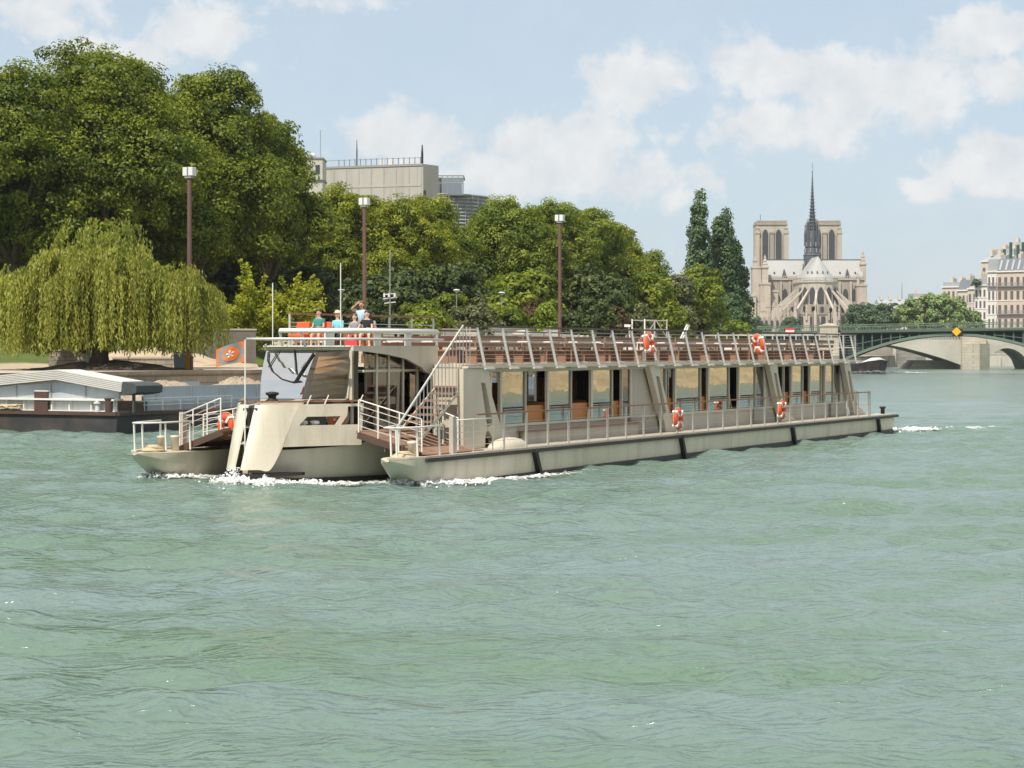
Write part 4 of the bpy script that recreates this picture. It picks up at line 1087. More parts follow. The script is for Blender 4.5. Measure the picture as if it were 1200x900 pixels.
# --- the weeping willow
def willow():
    D = 128; loc = Vector(((117 - 600) / FPX * D, D, 3.25)); rng = np.random.default_rng(5)
    t = empty('weeping_willow', loc, 0, 'weeping willow with long yellow-green hanging twigs on the quay', 'tree')
    domes = [(0, 0, 5.6, 3.2, 3.0, 3.3), (-3.3, -.4, 4.5, 2.7, 2.6, 2.2), (3.6, -.2, 4.3, 2.9, 2.7, 2.3), (-5.0, .6, 3.0, 1.6, 2.0, 1.9), (5.8, .6, 3.2, 1.6, 2.0, 1.9), (1.3, -1.6, 4.9, 2.4, 2.2, 2.4), (-1.6, -1.8, 4.6, 2.3, 2.0, 2.3), (0, 2, 4.8, 3.2, 2.6, 2.4), (4.7, -.3, 4.0, 2.3, 2.3, 2.0), (-4.3, 0, 3.8, 2.2, 2.2, 2.1), (3.0, 1.5, 3.9, 3.0, 2.4, 2.1), (-3.2, 1.6, 3.9, 2.8, 2.4, 2.0)]
    P_, N_, S_, T_, U_ = [], [], [], [], []
    m = MB()
    for dome in domes:
        ns = int(105 * (dome[3] * dome[4]) ** .5)
        # bunches: strands gather in curtains
        nb = max(10, ns // 9)
        for b in range(nb):
            a0 = rng.random() * 2 * math.pi; e0 = math.asin(rng.uniform(.02, .98)); tone_b = rng.normal(.5, .17); lb = rng.uniform(.65, 1.1); rb = rng.uniform(.74, 1.08)
            for q in range(10):
                a = a0 + rng.normal() * .13; e = e0 + rng.normal() * .10
                d = np.array([math.cos(a) * math.cos(e), math.sin(a) * math.cos(e), math.sin(e)])
                p0 = np.array(dome[:3]) + d * np.array(dome[3:]) * rb * rng.uniform(.93, 1.04)
                end = .35 + rng.random() * 1.5 if rng.random() < .45 else p0[2] - rng.uniform(1.6, 4.4) * lb
                end = max(end, .25 + .6 * rng.random())
                L = max(p0[2] - end, .6); n = max(6, int(L * 8.5))
                u = (np.arange(n) + rng.random(n) * .6) / n
                out = d[:2] / max(np.linalg.norm(d[:2]), .2)
                k = rng.uniform(.25, .75)
                pts = np.zeros((n, 3))
                pts[:, :2] = p0[:2] + out * (k * (1 - np.exp(-3 * u)))[:, None] * (1 + .3 * L / 4)
                pts[:, 2] = p0[2] + .25 * np.sin(np.minimum(u * 5, 3.14)) - L * u ** 1.25
                pts += rng.normal(size=pts.shape) * np.array([.06, .06, .04])
                P_.append(pts); nn = rng.normal(size=(n, 3)) * np.array([1, 1, .25]) + np.r_[out, .15] * .8
                N_.append(nn); S_.append(rng.uniform(.20, .36, n)); T_.append(np.clip(tone_b + rng.normal(0, .14, n), 0, 1))
                up = rng.normal(size=(n, 3)) * .28; up[:, 2] -= 1; U_.append(up)
    leaves_mesh('crown', np.concatenate(P_), np.concatenate(N_), np.concatenate(S_), np.concatenate(T_), LM['willow'], .30, t, rng, np.concatenate(U_))
    tg = [(d_[0] * .85, d_[1] * .85, d_[2] + d_[5] * .55) for d_ in domes]
    m = MB(); m.tube([(0, 0, -.6), (0, 0, .5), (.1, 0, 1.6), (.1, 0, 2.4)], [.72, .52, .46, .5], 10)
    for q in tg: m.tube([(.1, 0, 1.9), (q[0] * .5, q[1] * .5, q[2] * .72), q], [.24, .15, .05], 6)
    m.build('trunk', M_BARKD, t, True)
willow()

# --- young ginkgo with upright sparse branches
def ginkgo():
    D = 158; loc = on_land(300, D); rng = np.random.default_rng(9)
    t = empty('ginkgo_tree', loc, 0, 'young yellow-green ginkgo with sparse upright branches right of the willow', 'tree')
    P_, N_, S_, T_ = [], [], [], []; m = MB()
    m.tube([(0, 0, -.3), (0, 0, 2), (.4, 0, 4.5)], [.13, .11, .07], 7)
    m.tube([(3.0, .4, -.3), (3.0, .4, 2), (2.8, .3, 4.5)], [.12, .10, .06], 7)
    for i in range(72):
        h0 = rng.uniform(1.2, 4.6); x0 = 0 if rng.random() < .6 else 2.9
        a = rng.random() * 6.28; L = rng.uniform(1.0, 2.9) * (1.15 if h0 < 3.4 else .9); rise = rng.uniform(-.25, .55)
        if i < 10: rise = rng.uniform(1.6, 2.6); L = rng.uniform(2.2, 3.9); h0 = rng.uniform(2.6, 4.0)
        d = np.array([math.cos(a), math.sin(a), rise]); d /= np.linalg.norm(d)
        p0 = np.array([x0, 0, h0]); q = p0 + d * L
        m.tube([tuple(p0), tuple(p0 + d * L * .6), tuple(q)], [.035, .025, .01], 4)
        n = int(L * (70 if i >= 10 else 58)); u = rng.random(n) ** .8
        pts = p0 + d * (L * u)[:, None] + rng.normal(size=(n, 3)) * (.34 if i >= 10 else .13) * (1.15 - .6 * u)[:, None]
        P_.append(pts); N_.append(rng.normal(size=(n, 3)) * .7 + np.array([-.2, -.3, .8])); S_.append(rng.uniform(.16, .32, n)); T_.append(np.clip(rng.normal(.5, .12) + rng.normal(0, .14, n), 0, 1))
    leaves_mesh('crown', np.concatenate(P_), np.concatenate(N_), np.concatenate(S_), np.concatenate(T_), LM['yellow'], .8, t, rng)
    m.build('trunk', M_BARK, t, True)
ginkgo()
# ------------------------------------------------------------------ left bank
M_QUAYW = stone_mat('quay_stone', (.38, .33, .25), (.14, .12, .095), 1.3, .42, dirt=(.075, .068, .055), dirt_amt=.65, dirt_scale=.16)
M_PAVE = mat('quay_paving', (.46, .40, .33), .9, .10, .25, 3, dirt=(.30, .25, .19), dirt_amt=.6, dirt_scale=.12)
M_WALLS = stone_mat('park_wall_stone', (.36, .32, .26), (.16, .14, .11), .7, .28, dirt=(.10, .085, .07), dirt_amt=.5, dirt_scale=.6)
M_SAND = mat('pale_sand', (.42, .33, .23), .95, .14, .5, 4, bump=.4, bscale=6)
M_DARKGROUND = mat('dark_ground', (.085, .065, .05), .95, .3, .8, 6, bump=.5, bscale=6)
M_GRAVEL = mat('gravel', (.34, .27, .20), .95, .3, 2, 9, bump=.8, bscale=9)
def land_mat():
    t = NT('park_land'); tc = t.n('ShaderNodeTexCoord'); v = tc.outputs['Object']
    n1 = t.noise(v, .07, 5, .6); n2 = t.noise(v, 1.5, 5, .65)
    grass = t.mix(n2.outputs[0], (.06, .10, .022, 1), (.13, .16, .045, 1)); sand = t.mix(n2.outputs[0], (.36, .29, .2, 1), (.50, .42, .31, 1))
    at = t.n('ShaderNodeAttribute'); at.attribute_name = 'ground'
    f = t.math('ADD', at.outputs['Fac'], t.math('MULTIPLY_ADD', n1.outputs[0], .5, -.25))
    col = t.mix(t.ramp(f, .42, .58).outputs[0], sand, grass)
    b = t.n('ShaderNodeBsdfPrincipled'); t.l(col, b.inputs['Base Color']); b.inputs['Roughness'].default_value = .95; b.inputs['Specular IOR Level'].default_value = .2
    t.l(b.outputs[0], t.out.inputs[0]); return t.mat
M_LAND = land_mat()

def bank():
    # stations along the edge
    ys = list(np.arange(-85, 460, 4.0)) + list(np.arange(460, 1150, 25.0))
    offs = [13.5, 15, 17, 19, 21, 23, 26, 30, 36, 44, 52, 60, 90, 160, 400, 1500]
    vs = []; tone = []; rr = random.Random(2)
    for y in ys:
        ex = edge_at(y)
        for s in offs:
            x = ex - .90 * s; yy = y + .43 * s; z = land_z(x, yy)
            if s == 13.5: z = 2.79
            elif 15 < s < 90: z += rr.uniform(-.08, .08)
            vs.append((x, yy, z))
            g = .2 if s < 16 else .8
            if yy > 150 and s < 40: g = .45
            pxx = 600 + FPX * x / max(yy, 1)
            if 140 < yy < 160 or s > 30: g = .75
            tone.append(g)
    n = len(offs); fs = []
    for i in range(len(ys) - 1):
        for j in range(n - 1): fs.append((i * n + j, i * n + j + 1, (i + 1) * n + j + 1, (i + 1) * n + j))
    m = MB(); m.add(vs, fs); o = m.build('ground', M_LAND, kind='structure', smooth=True)
    a = o.data.attributes.new('ground', 'FLOAT', 'POINT'); a.data.foreach_set('value', np.array(tone, dtype=np.float32))
    # lower quay paving
    m = MB(); vs = []
    for y in ys:
        ex = edge_at(y); vs += [(ex - .9 * .5, y + .43 * .5, 2.8), (ex - .9 * 13.9, y + .43 * 13.9, 2.8), (ex - .9 * .5, y + .43 * .5, 2.2), (ex - .9 * 13.9, y + .43 * 13.9, 2.2)]
    fs = []
    for i in range(len(ys) - 1):
        a, b = 4 * i, 4 * i + 4; fs += [(a, a + 1, b + 1, b), (a, b, b + 2, a + 2), (a + 1, a + 3, b + 3, b + 1)]
    m.add(vs, fs); m.build('quay', M_PAVE, kind='structure')
    # quay wall
    m = MB()
    rings = []
    for y in ys:
        ex = edge_at(y); rings.append([(ex, y, -2), (ex - .05, y + .02, 2.62), (ex + .06, y - .03, 2.63), (ex + .06, y - .03, 2.83), (ex - .6, y + .29, 2.83), (ex - .6, y + .29, -2)])
    m.loft(rings); w_ = m.build('quay_wall', M_QUAYW); tag(w_, 'long stained stone quay wall under the willow and lamp posts', 'wall')
bank()
# dark mound under the willow, sandy bank and low walls behind it
def mound(name, c, rx, ry, h, mt, seed, n=44, k=14, rough=.09):
    r = random.Random(seed); vs = [(c[0], c[1], c[2] + h)]; fs = []
    for i in range(1, k + 1):
        for j in range(n):
            a = 2 * math.pi * j / n; f = i / k; w_ = 1 + r.uniform(-.08, .08)
            z = h * (math.cos(f * math.pi) + 1) / 2 + r.uniform(-rough, rough) * h * (1 if i < k else 0) - (.12 if i == k else 0)
            vs.append((c[0] + rx * f * math.cos(a) * w_, c[1] + ry * f * math.sin(a) * w_, c[2] + z))
    for j in range(n): fs.append((0, 1 + j, 1 + (j + 1) % n))
    for i in range(k - 1):
        for j in range(n): a = 1 + i * n; fs.append((a + j, a + n + j, a + n + (j + 1) % n, a + (j + 1) % n))
    m = MB(); m.add(vs, fs); return m.build(name, mt, smooth=True)
o = mound('dark_mound', ((125 - 600) / FPX * 128, 128.6, 2.78), 6.4, 3.0, .62, M_DARKGROUND, 3); o['kind'] = 'structure'; 
o = mound('sand_bank', (P(168, 0, 141).x, 144, 3.0), 7.5, 4.5, 1.15, M_SAND, 4); o['kind'] = 'structure'
o = mound('sand_bank', (P(20, 0, 146).x, 149, 3.0), 7, 4.5, 1.0, M_SAND, 6); o['kind'] = 'structure'
o = mound('grass_bank', (P(58, 0, 148).x, 150, 3.1), 8.5, 5, 2.3, mat('lawn', (.105, .15, .03), .95, .25, 1.5, 8), 5); o['kind'] = 'structure'
def low_wall(px0, px1, D0, D1, ztop, label, mt=None, th=.5, zb=2.7):
    p, q = P(px0, 411, D0), P(px1, 411, D1); ang = math.atan2(q.y - p.y, q.x - p.x); L = (q - p).length
    t = empty('low_wall', (p.x, p.y, 0), ang, label, 'wall', 'low stone walls on the bank')
    m = MB(); m.span((0, 0, zb), (L, th, ztop - .12)); m.build('masonry', mt or M_WALLS, t)
    m = MB(); m.span((-.05, -.05, ztop - .12), (L + .05, th + .05, ztop)); m.build('coping', M_PAVE, t)
low_wall(57, 104, 134, 134, 4.1, 'low grey stone wall left of the willow trunk')
low_wall(132, 218, 138, 139, 3.6, 'long low pale wall right of the willow trunk', th=.4)
low_wall(225, 300, 150, 152, 5.6, 'dark retaining wall between the willow and the ginkgo', mat('shaded_wall_stone', (.16, .145, .12), .9, .2), zb=2.7)  # shade put into a darker copy of the wall stone
M_PALE = mat('pale_concrete', (.56, .52, .45), .85, .08, .5, 8, dirt=(.3, .27, .22), dirt_amt=.35)
for (a, b, d0, d1, zt_, lab) in ((578, 628, 194, 197, 6.15, 'pale planter wall left of the small bright bush'), (628, 648, 197, 192, 6.1, 'pale planter wall below the small bright bush'),
                                 (512, 534, 186, 188, 6.0, 'pale block of wall behind the far deck rail'), (440, 462, 180, 181, 5.6, 'pale grey wall behind the seated passengers'), (528, 560, 190, 191, 6.0, 'pale wall behind the pale olive shrub')):
    low_wall(a, b, d0, d1, zt_, lab, M_PALE, .6, zb=2.6)
m = MB(); a, b, c_, d_ = P(592, 0, 186), P(688, 0, 184), P(672, 0, 196), P(602, 0, 193)
m.add([(a.x, a.y, 4.9), (b.x, b.y, 4.9), (c_.x, c_.y, 5.5), (d_.x, d_.y, 5.75)], [(0, 1, 2, 3)]); m.build('path', mat('grey_paving', (.20, .185, .17), .9, .12, .5, 5), kind='structure')
o = MB().ball((P(612, 0, 188).x, 188, 5.5), .6, 12, sc=(1.5, 1, .6)).build('boulder', M_PALE, smooth=True); tag(o, 'pale rounded boulder on the grey paving behind the roof fence', 'boulder')
o = MB().span((P(673, 0, 184).x, 184, 4.8), (P(690, 0, 184).x, 184.8, 5.35)).build('stone_bench', M_PALE, bevel=.06); tag(o, 'white stone bench block right of the third lamp post', 'bench')

# tall rust-brown lamp posts with a two-box head
M_RUST = mat('rust_brown_paint', (.13, .07, .055), .6, .15, 2, 12)
M_LAMPW = mat('lamp_white', (.66, .66, .65), .5, .03); M_LAMPG = mat('lamp_grey', (.25, .25, .26), .5, .05)
def tall_lamp(px, D, top, label):
    p = on_land(px, D); z1 = CH + (HZ - top) / FPX * D
    t = empty('street_lamp', p, -.45, label, 'lamp post', 'tall lamp posts on the quay')
    H = z1 - p.z
    m = MB(); m.tube([(0, 0, 0), (0, 0, H - .75)], [.16, .14], 10); m.lathe([(.24, 0), (.24, .9), (.17, 1.0)], 10); m.build('pole', M_RUST, t)
    m = MB(); m.box((0, 0, H - .7), (.5, .4, .1)); m.build('head_plate', M_LAMPG, t)
    for s in (-1, 1):
        m = MB(); m.box((s * .21, 0, H - .33), (.32, .46, .54)); m.build('lamp_box', M_LAMPW, t, bevel=.02)
    m = MB(); m.box((0, 0, H - .33), (.05, .44, .58)); m.build('divider', M_LAMPG, t)
tall_lamp(222, 132, 195, 'tall rust-brown lamp post rising beside the weeping willow')
tall_lamp(427, 158, 231, 'tall rust-brown lamp post behind the passengers of the boat')
tall_lamp(656, 180, 251, 'tall rust-brown lamp post behind the roof deck of the boat')
# small park lamps
def park_lamp(px, D, top, label):
    p = on_land(px, D); H = CH + (HZ - top) / FPX * D - p.z
    t = empty('park_lamp', p, 0, label, 'lamp post', 'small park lamps')
    m = MB(); m.tube([(0, 0, 0), (0, 0, H - .1)], .05, 6); m.build('pole', M_LAMPG, t)
    m = MB(); m.lathe([(.05, H - .3), (.30, H - .05), (.34, H), (.30, H + .05), (.02, H + .1)], 12); m.build('lamp_head', M_LAMPW, t)
park_lamp(400, 186, 340, 'small park lamp left of the second tall lamp post'); park_lamp(535, 196, 340, 'small park lamp over the mid green shrub'); park_lamp(588, 200, 343, 'small park lamp over the planter walls')
p = on_land(457, 182); t = empty('mast', p, 0, 'slim grey mast with crossed arms behind the far deck rail', 'mast')
m = MB(); m.tube([(0, 0, 0), (0, 0, 8.0)], .06, 6); m.build('pole', M_LAMPG, t)
H0 = CH + (HZ - 350) / FPX * 182 - p.z
m = MB()
for dz, L in ((0, 1.2), (.35, .9), (-.4, 1.0)): m.bar((-L / 2, 0, H0 + dz), (L / 2, .1, H0 + dz + .12), .08)
for x in (-.5, -.1, .4): m.box((x, 0, H0 + .3), (.16, .16, .34))
m.build('arm', M_LAMPW, t)
# bins beside the first lamp
for px_, dm, mt, lab in ((210, 130.0, mat('bin_grey', (.20, .24, .28), .6, .1), 'grey litter bin left of the yellow bin by the lamp foot'), (218.5, 130.6, mat('bin_yellow', (.50, .24, .03), .6, .1), 'yellow-orange bin against the foot of the tall lamp')):
    p = on_land(px_, dm); t = empty('litter_bin', p, .2, lab, 'bin', 'litter bins on the quay'); w_ = .68 if dm < 130.3 else .42
    m = MB(); m.loft([[(-w_ * .42, -.33, 0), (w_ * .42, -.33, 0), (w_ * .42, .33, 0), (-w_ * .42, .33, 0)], [(-w_ * .5, -.38, 1.05), (w_ * .5, -.38, 1.05), (w_ * .5, .38, 1.05), (-w_ * .5, .38, 1.05)]]); m.build('body', mt, t)
    m = MB(); m.loft([[(-w_ * .53, -.42, 1.06), (w_ * .53, -.42, 1.06), (w_ * .53, .42, 1.06), (-w_ * .53, .42, 1.06)], [(-w_ * .45, -.34, 1.2), (w_ * .45, -.34, 1.2), (w_ * .45, .34, 1.2), (-w_ * .45, .34, 1.2)]]); m.build('lid', mt, t)
p = on_land(103, 128); t = empty('meter_post', p, 0, 'dark post with a round head left of the willow trunk', 'post')
m = MB(); m.tube([(0, 0, 0), (0, 0, 1.5)], .16, 8); m.build('pole', M_LAMPG, t); m = MB(); m.ball((-.25, -.05, 1.35), .3, 10); m.build('head', M_DARK, t)
p = on_land(296, 0 + 166); 

# ------------------------------------------------------------------ moored barge with telescoped hatch covers
M_BHULL = mat('barge_black_hull', (.035, .035, .037), .7, .35, .6, 7, dirt=(.16, .10, .065), dirt_amt=.55, dirt_scale=.35)
M_BGREY = mat('barge_blue_grey', (.36, .41, .45), .6, .08, .5, 6, dirt=(.22, .2, .18), dirt_amt=.35, streak=True)
M_BWHITE = mat('barge_white', (.66, .67, .67), .6, .06, .5, 6, dirt=(.35, .28, .2), dirt_amt=.35, streak=True)
M_HATCH = mat('hatch_cover_aluminium', (.62, .60, .56), .5, .06, .6, 8, dirt=(.3, .26, .2), dirt_amt=.3)
M_TARP = mat('dark_tarpaulin', (.055, .065, .066), .7, .3, 2, 9, bump=.4)
M_RUSTP = mat('rusty_plate', (.085, .045, .035), .8, .35, 2, 9)
bg_o = Vector((P(138, 0, 101).x, 101, 0))
barge = empty('moored_barge', bg_o, BRZ, 'moored black barge with stacked pale hatch covers and blue-grey holds under the quay', 'barge')
BWID = 11.0      # local: x runs along the quay, y from 0 (river side) to BWID (quay side)
m = MB(); m.loft([[(0.0, .0, 1.0), (0.0, .25, -1), (0, BWID - .25, -1), (0, BWID, 1.0)], [(.0, .0, 1.02), (.0, .2, -1), (.0, BWID - .2, -1), (.0, BWID, 1.02)], [(62, 0, 1.02), (62, .2, -1), (62, BWID - .2, -1), (62, BWID, 1.02)], [(70, 3, 1.4), (69, 3.4, -1), (69, BWID - 3.4, -1), (70, BWID - 3, 1.4)]][1:])
hb = m.build('hull', M_BHULL, barge)
m = MB(); m.bar((-.05, -.06, .93), (62, -.06, .93), .12, .14); m.bar((-.06, 0, .93), (-.06, BWID, .93), .12, .14); m.build('rubbing_band', M_RUSTP, hb)
# hold side: three blue-grey courses with panel joints
m = MB(); m.span((3.0, .5, 1.02), (61, .62, 1.45)); m.span((2.2, .55, 1.45), (61, .7, 1.52)); m.span((3.0, .75, 1.52), (61, .85, 2.2)); m.span((3, BWID - .85, 1.02), (61, BWID - .75, 2.2)); m.span((60.9, .8, 1.02), (61, BWID - .8, 2.2))
hold = m.build('hold_side', M_BGREY, barge)
m = MB()
for k in range(20): m.span((4 + 3 * k, .70, 1.53), (4.06 + 3 * k, .75, 2.2))
m.build('panel_joint', M_LAMPG, hold)
m = MB(); m.span((2.4, .3, 1.62), (10, .34, 1.66)); m.span((2.4, .3, 1.3), (10, .34, 1.33))
for k in range(6): m.span((2.5 + 1.5 * k, .3, 1.0), (2.54 + 1.5 * k, .34, 1.66))
m.build('side_railing', M_WHITEP, barge)
m = MB(); m.span((3.2, .9, 1.0), (60, BWID - .9, 1.5)); m.build('hold_floor', M_GRAVEL, barge)
for k, (cx, cy, h_, rx_) in enumerate(((11, 5.3, .85, 4.0), (17.5, 5.0, .95, 3.0), (28, 5.0, .8, 5), (39, 5, .8, 5))):
    o = mound('gravel_heap', (cx, cy, 1.45), rx_, 3.0, h_, M_GRAVEL, 30 + k, rough=.2); o.parent = barge; o.name = 'gravel_heap'
# end bulkhead facing down-river and the stack of hatch covers over it
gab = [(.35, 2.0), (BWID * .385, 2.58), (BWID - .1, 2.0)]
yb = [.6, 2.65, 4.8, 7.0, 9.0, BWID - .6]
m = MB()
m.prism([(.6, 1.65), (.6, 2.0), (BWID * .385, 2.45), (BWID - .6, 2.0), (BWID - .6, 1.65)], lambda u, v, w: (w, u, v), .9, 1.0)
bk = m.build('end_bulkhead', M_BGREY, barge)
m = MB()
for y in yb[1:-1]: m.span((.86, y - .03, 1.65), (.9, y + .03, 2.35))
m.build('bulkhead_joint', M_LAMPG, bk)
m = MB(); m.span((.55, .5, 1.02), (.62, BWID - .5, 1.6)); m.build('lower_wall', M_BWHITE, barge)
m = MB(); m.span((.2, .4, 1.56), (.95, BWID - .4, 1.65)); m.span((.3, .4, 1.03), (.54, BWID - .4, 1.08))
for y in (.6, 1.9, 3.25, 4.35, 6.1, 7.2, 8.4, 9.5, BWID - .6): m.span((.35, y - .04, 1.08), (.54, y + .04, 1.56))
m.build('wall_frame', M_WHITEP, barge)
m = MB(); m.span((.25, 4.5, 1.0), (.34, 5.35, 1.98)); m.build('rusty_panel', M_RUSTP, barge)
m = MB(); m.span((.26, 4.5, 1.985), (.44, 5.35, 2.03)); m.build('panel_cap', M_WHITEP, barge)
for k in range(6):
    z = 2.0 + .085 * k; o_ = .02 * k; e = .30 + .05 * (5 - k)
    m = MB()
    m.loft([[(.45 + o_, .15, z), (.45 + o_, .15, z + .06), (2.4, .15, z + .06), (2.4, .15, z)],
            [(.45 + o_, BWID * .385, z + .58), (.45 + o_, BWID * .385, z + .64), (2.4, BWID * .385, z + .64), (2.4, BWID * .385, z + .58)],
            [(.45 + o_, BWID + .1, z), (.45 + o_, BWID + .1, z + .06), (2.4, BWID + .1, z + .06), (2.4, BWID + .1, z)]])
    m.build('hatch_cover', M_HATCH, barge)
    if k < 5:
        m = MB()
        m.loft([[(.62, .25, z + .06), (.62, .25, z + .086), (2.25, .25, z + .086), (2.25, .25, z + .06)], [(.62, BWID * .385, z + .64), (.62, BWID * .385, z + .664), (2.25, BWID * .385, z + .664), (2.25, BWID * .385, z + .64)], [(.62, BWID, z + .06), (.62, BWID, z + .086), (2.25, BWID, z + .086), (2.25, BWID, z + .06)]])
        m.build('cover_gap', M_LAMPG, barge)
m = MB()
pts = [(.5, .3, 1.82), (.5, -.05, 1.85), (.6, -.5, 1.9), (.6, -.72, 1.98), (.6, -.74, 2.3), (.6, -.5, 2.42), (.5, .1, 2.5)]
m.prism([(p[1], p[2]) for p in pts], lambda u, v, w: (w, u, v), .5, 2.6); m.build('rolled_tarpaulin', M_TARP, barge)
m = MB(); m.bar((.8, -.35, 1.0), (.8, -.35, 2.1), .12); m.build('tarpaulin_post', M_TARP, barge)
m = MB(); m.lathe([(.2, 0), (.2, .62), (.24, .64), (.24, .7), (.02, .71)], 12, (.3, .75, 1.0)); m.build('bollard', M_RUSTP, barge)
m = MB(); m.lathe([(.12, 0), (.12, .4), (.2, .42), (.2, .5), (.1, .52), (.1, .62), (.02, .63)], 10, (.3, 1.45, 1.0)); m.build('capstan', M_BWHITE, barge)
rgp = random.Random(4)
m = MB()
for k in range(14): m.tube([(.2 + rgp.uniform(-.1, .1), 6.8 + rgp.uniform(-.8, .8), 1.08 + rgp.uniform(0, .25)) for _ in range(5)], .04, 4)
m.build('tangled_rope', M_ROPE, barge)
m = MB(); m.tube([(.3, BWID - .3 + .28 * math.cos(t), 1.6 + .45 * math.sin(t)) for t in [i * .35 for i in range(19)]], .03, 4)
for k in range(8): m.bar((.3, BWID - .3, 1.6), (.3, BWID - .3 + .28 * math.cos(k * .785), 1.6 + .45 * math.sin(k * .785)), .02)
m.build('handwheel', M_WHITEP, barge)

# ------------------------------------------------------------------ foam thrown up by the hulls
def foam_mat():
    t = NT('foam'); tc = t.n('ShaderNodeTexCoord'); v = tc.outputs['Object']
    n1 = t.noise(v, 2.2, 6, .72, .8); n2 = t.noise(v, 9, 5, .72, .5)
    at = t.n('ShaderNodeAttribute'); at.attribute_name = 'cover'
    f = t.math('ADD', at.outputs['Fac'], t.math('ADD', t.math('MULTIPLY_ADD', n1.outputs[0], 2.2, -1.15), t.math('MULTIPLY_ADD', n2.outputs[0], 1.3, -.65)))
    k = t.math('MULTIPLY', t.ramp(f, .35, .85).outputs[0], .92)
    d = t.n('ShaderNodeBsdfDiffuse'); d.inputs[0].default_value = (.80, .82, .80, 1)
    tr = t.n('ShaderNodeBsdfTransparent'); mx = t.n('ShaderNodeMixShader')
    t.l(k, mx.inputs[0]); t.l(tr.outputs[0], mx.inputs[1]); t.l(d.outputs[0], mx.inputs[2]); t.l(mx.outputs[0], t.out.inputs[0]); return t.mat
M_FOAM = foam_mat()
M_SPRAY = mat('spray', (.84, .86, .85), .6, .04, 3, 12)
def foam(name, path, seed, spray=()):
    """path: (x, y, half width, crest height, cover) along the water, heaped up like broken water; spray: (x, y, radius, height, count)"""
    r = np.random.default_rng(seed); pts = catmull([(p[0], p[1], 0) for p in path], 14); par = catmull([(p[2], p[3], p[4]) for p in path], 14)
    J = 13; vs = []; cov = []; n = len(pts)
    for i, (p, q) in enumerate(zip(pts, par)):
        d = (pts[min(i + 1, n - 1)] - pts[max(i - 1, 0)]).normalized(); nn = Vector((-d.y, d.x, 0))
        for j in range(J):
            u = j / (J - 1) * 2 - 1
            e = (1 - u * u)
            z = .02 + max(0, q.y * .8 * e * (1 + r.normal() * .3) + .03 * r.normal() * e)
            w_ = p + nn * (q.x * 1.45 * u + r.normal() * .04) + d * r.normal() * .05
            vs.append((w_.x, w_.y, z)); cov.append(max(0, q.z * (e ** .5) - .25 * (1 - e)) * (1 if 2 < i < n - 3 else .5))
    fs = [(i * J + j, i * J + j + 1, (i + 1) * J + j + 1, (i + 1) * J + j) for i in range(n - 1) for j in range(J - 1)]
    m = MB(); m.add(vs, fs)
    for (x, y, rad, h, c) in spray:
        for _ in range(int(c * .45)):
            a = r.random() * 6.28; k = abs(r.normal()) * .5
            z = .02 + h * r.random() ** 1.6 * math.exp(-k * k)
            m.ball((x + rad * k * math.cos(a), y + rad * k * math.sin(a), z), r.uniform(.008, .032) * (1.5 - z / max(h, .01) * .8), 5, 1, sc=(r.uniform(.9, 1.6), r.uniform(.9, 1.6), 1))
    o = m.build(name, [M_FOAM, M_SPRAY], smooth=True, kind='stuff')
    at = o.data.attributes.new('cover', 'FLOAT', 'POINT'); at.data.foreach_set('value', np.array(cov + [1.0] * (len(o.data.vertices) - len(cov)), dtype=np.float32))
    return o
def fp(L): return [(BL(x, y, 0).x, BL(x, y, 0).y, w_, h, c) for x, y, w_, h, c in L]
def sp_(L): return [(BL(x, y, 0).x, BL(x, y, 0).y, r_, h, c) for x, y, r_, h, c in L]
foam('bow_foam', fp([(.6, 1.6, .3, .05, .5), (-.2, .9, .5, .14, .8), (-1.0, .2, .5, .30, 1.0), (-.9, -.5, .55, .28, 1.0), (-.2, -1.3, .6, .16, .9), (.9, -2.2, .6, .08, .75), (2.2, -3.0, .5, .05, .6), (3.4, -3.5, .4, .03, .35)]), 1, sp_([(-1.0, .1, .7, .6, 700), (-.6, -.7, .9, .35, 500), (.2, -1.6, 1.0, .2, 350), (-.3, 1.0, .7, .3, 250)]))
foam('bow_foam', fp([(.9, -3.9, .2, .2, .8), (1.3, -4.7, .4, .30, 1.0), (2.4, -5.2, .45, .16, 1.0), (4.2, -5.55, .45, .09, .85), (6.5, -5.75, .4, .06, .75), (9.0, -5.9, .35, .04, .55), (12, -6.0, .3, .03, .3)]), 2, sp_([(1.2, -4.5, .4, .55, 550), (1.9, -5.0, .7, .25, 400), (3.4, -5.4, .9, .14, 250)]))
foam('bow_foam', fp([(1.0, 4.9, .3, .1, .6), (.9, 4.4, .4, .16, .8), (1.4, 3.7, .5, .12, .8), (2.4, 3.0, .5, .06, .6), (3.6, 2.6, .4, .03, .3)]), 3, sp_([(1.0, 4.4, .5, .25, 250)]))
foam('stern_foam', fp([(48.0, -4.4, .5, .08, .8), (49.3, -5.0, .7, .14, 1.0), (51.0, -5.8, .8, .12, .95), (53.5, -6.8, .8, .08, .8), (57, -8.2, .7, .04, .45)]), 4, sp_([(48.6, -4.9, .9, .22, 300)]))
foam('stern_foam', fp([(48.2, -2.5, .9, .05, .6), (50, -1.5, 1.2, .06, .6), (53, -.5, 1.4, .04, .45), (58, .5, 1.5, .03, .3)]), 5)
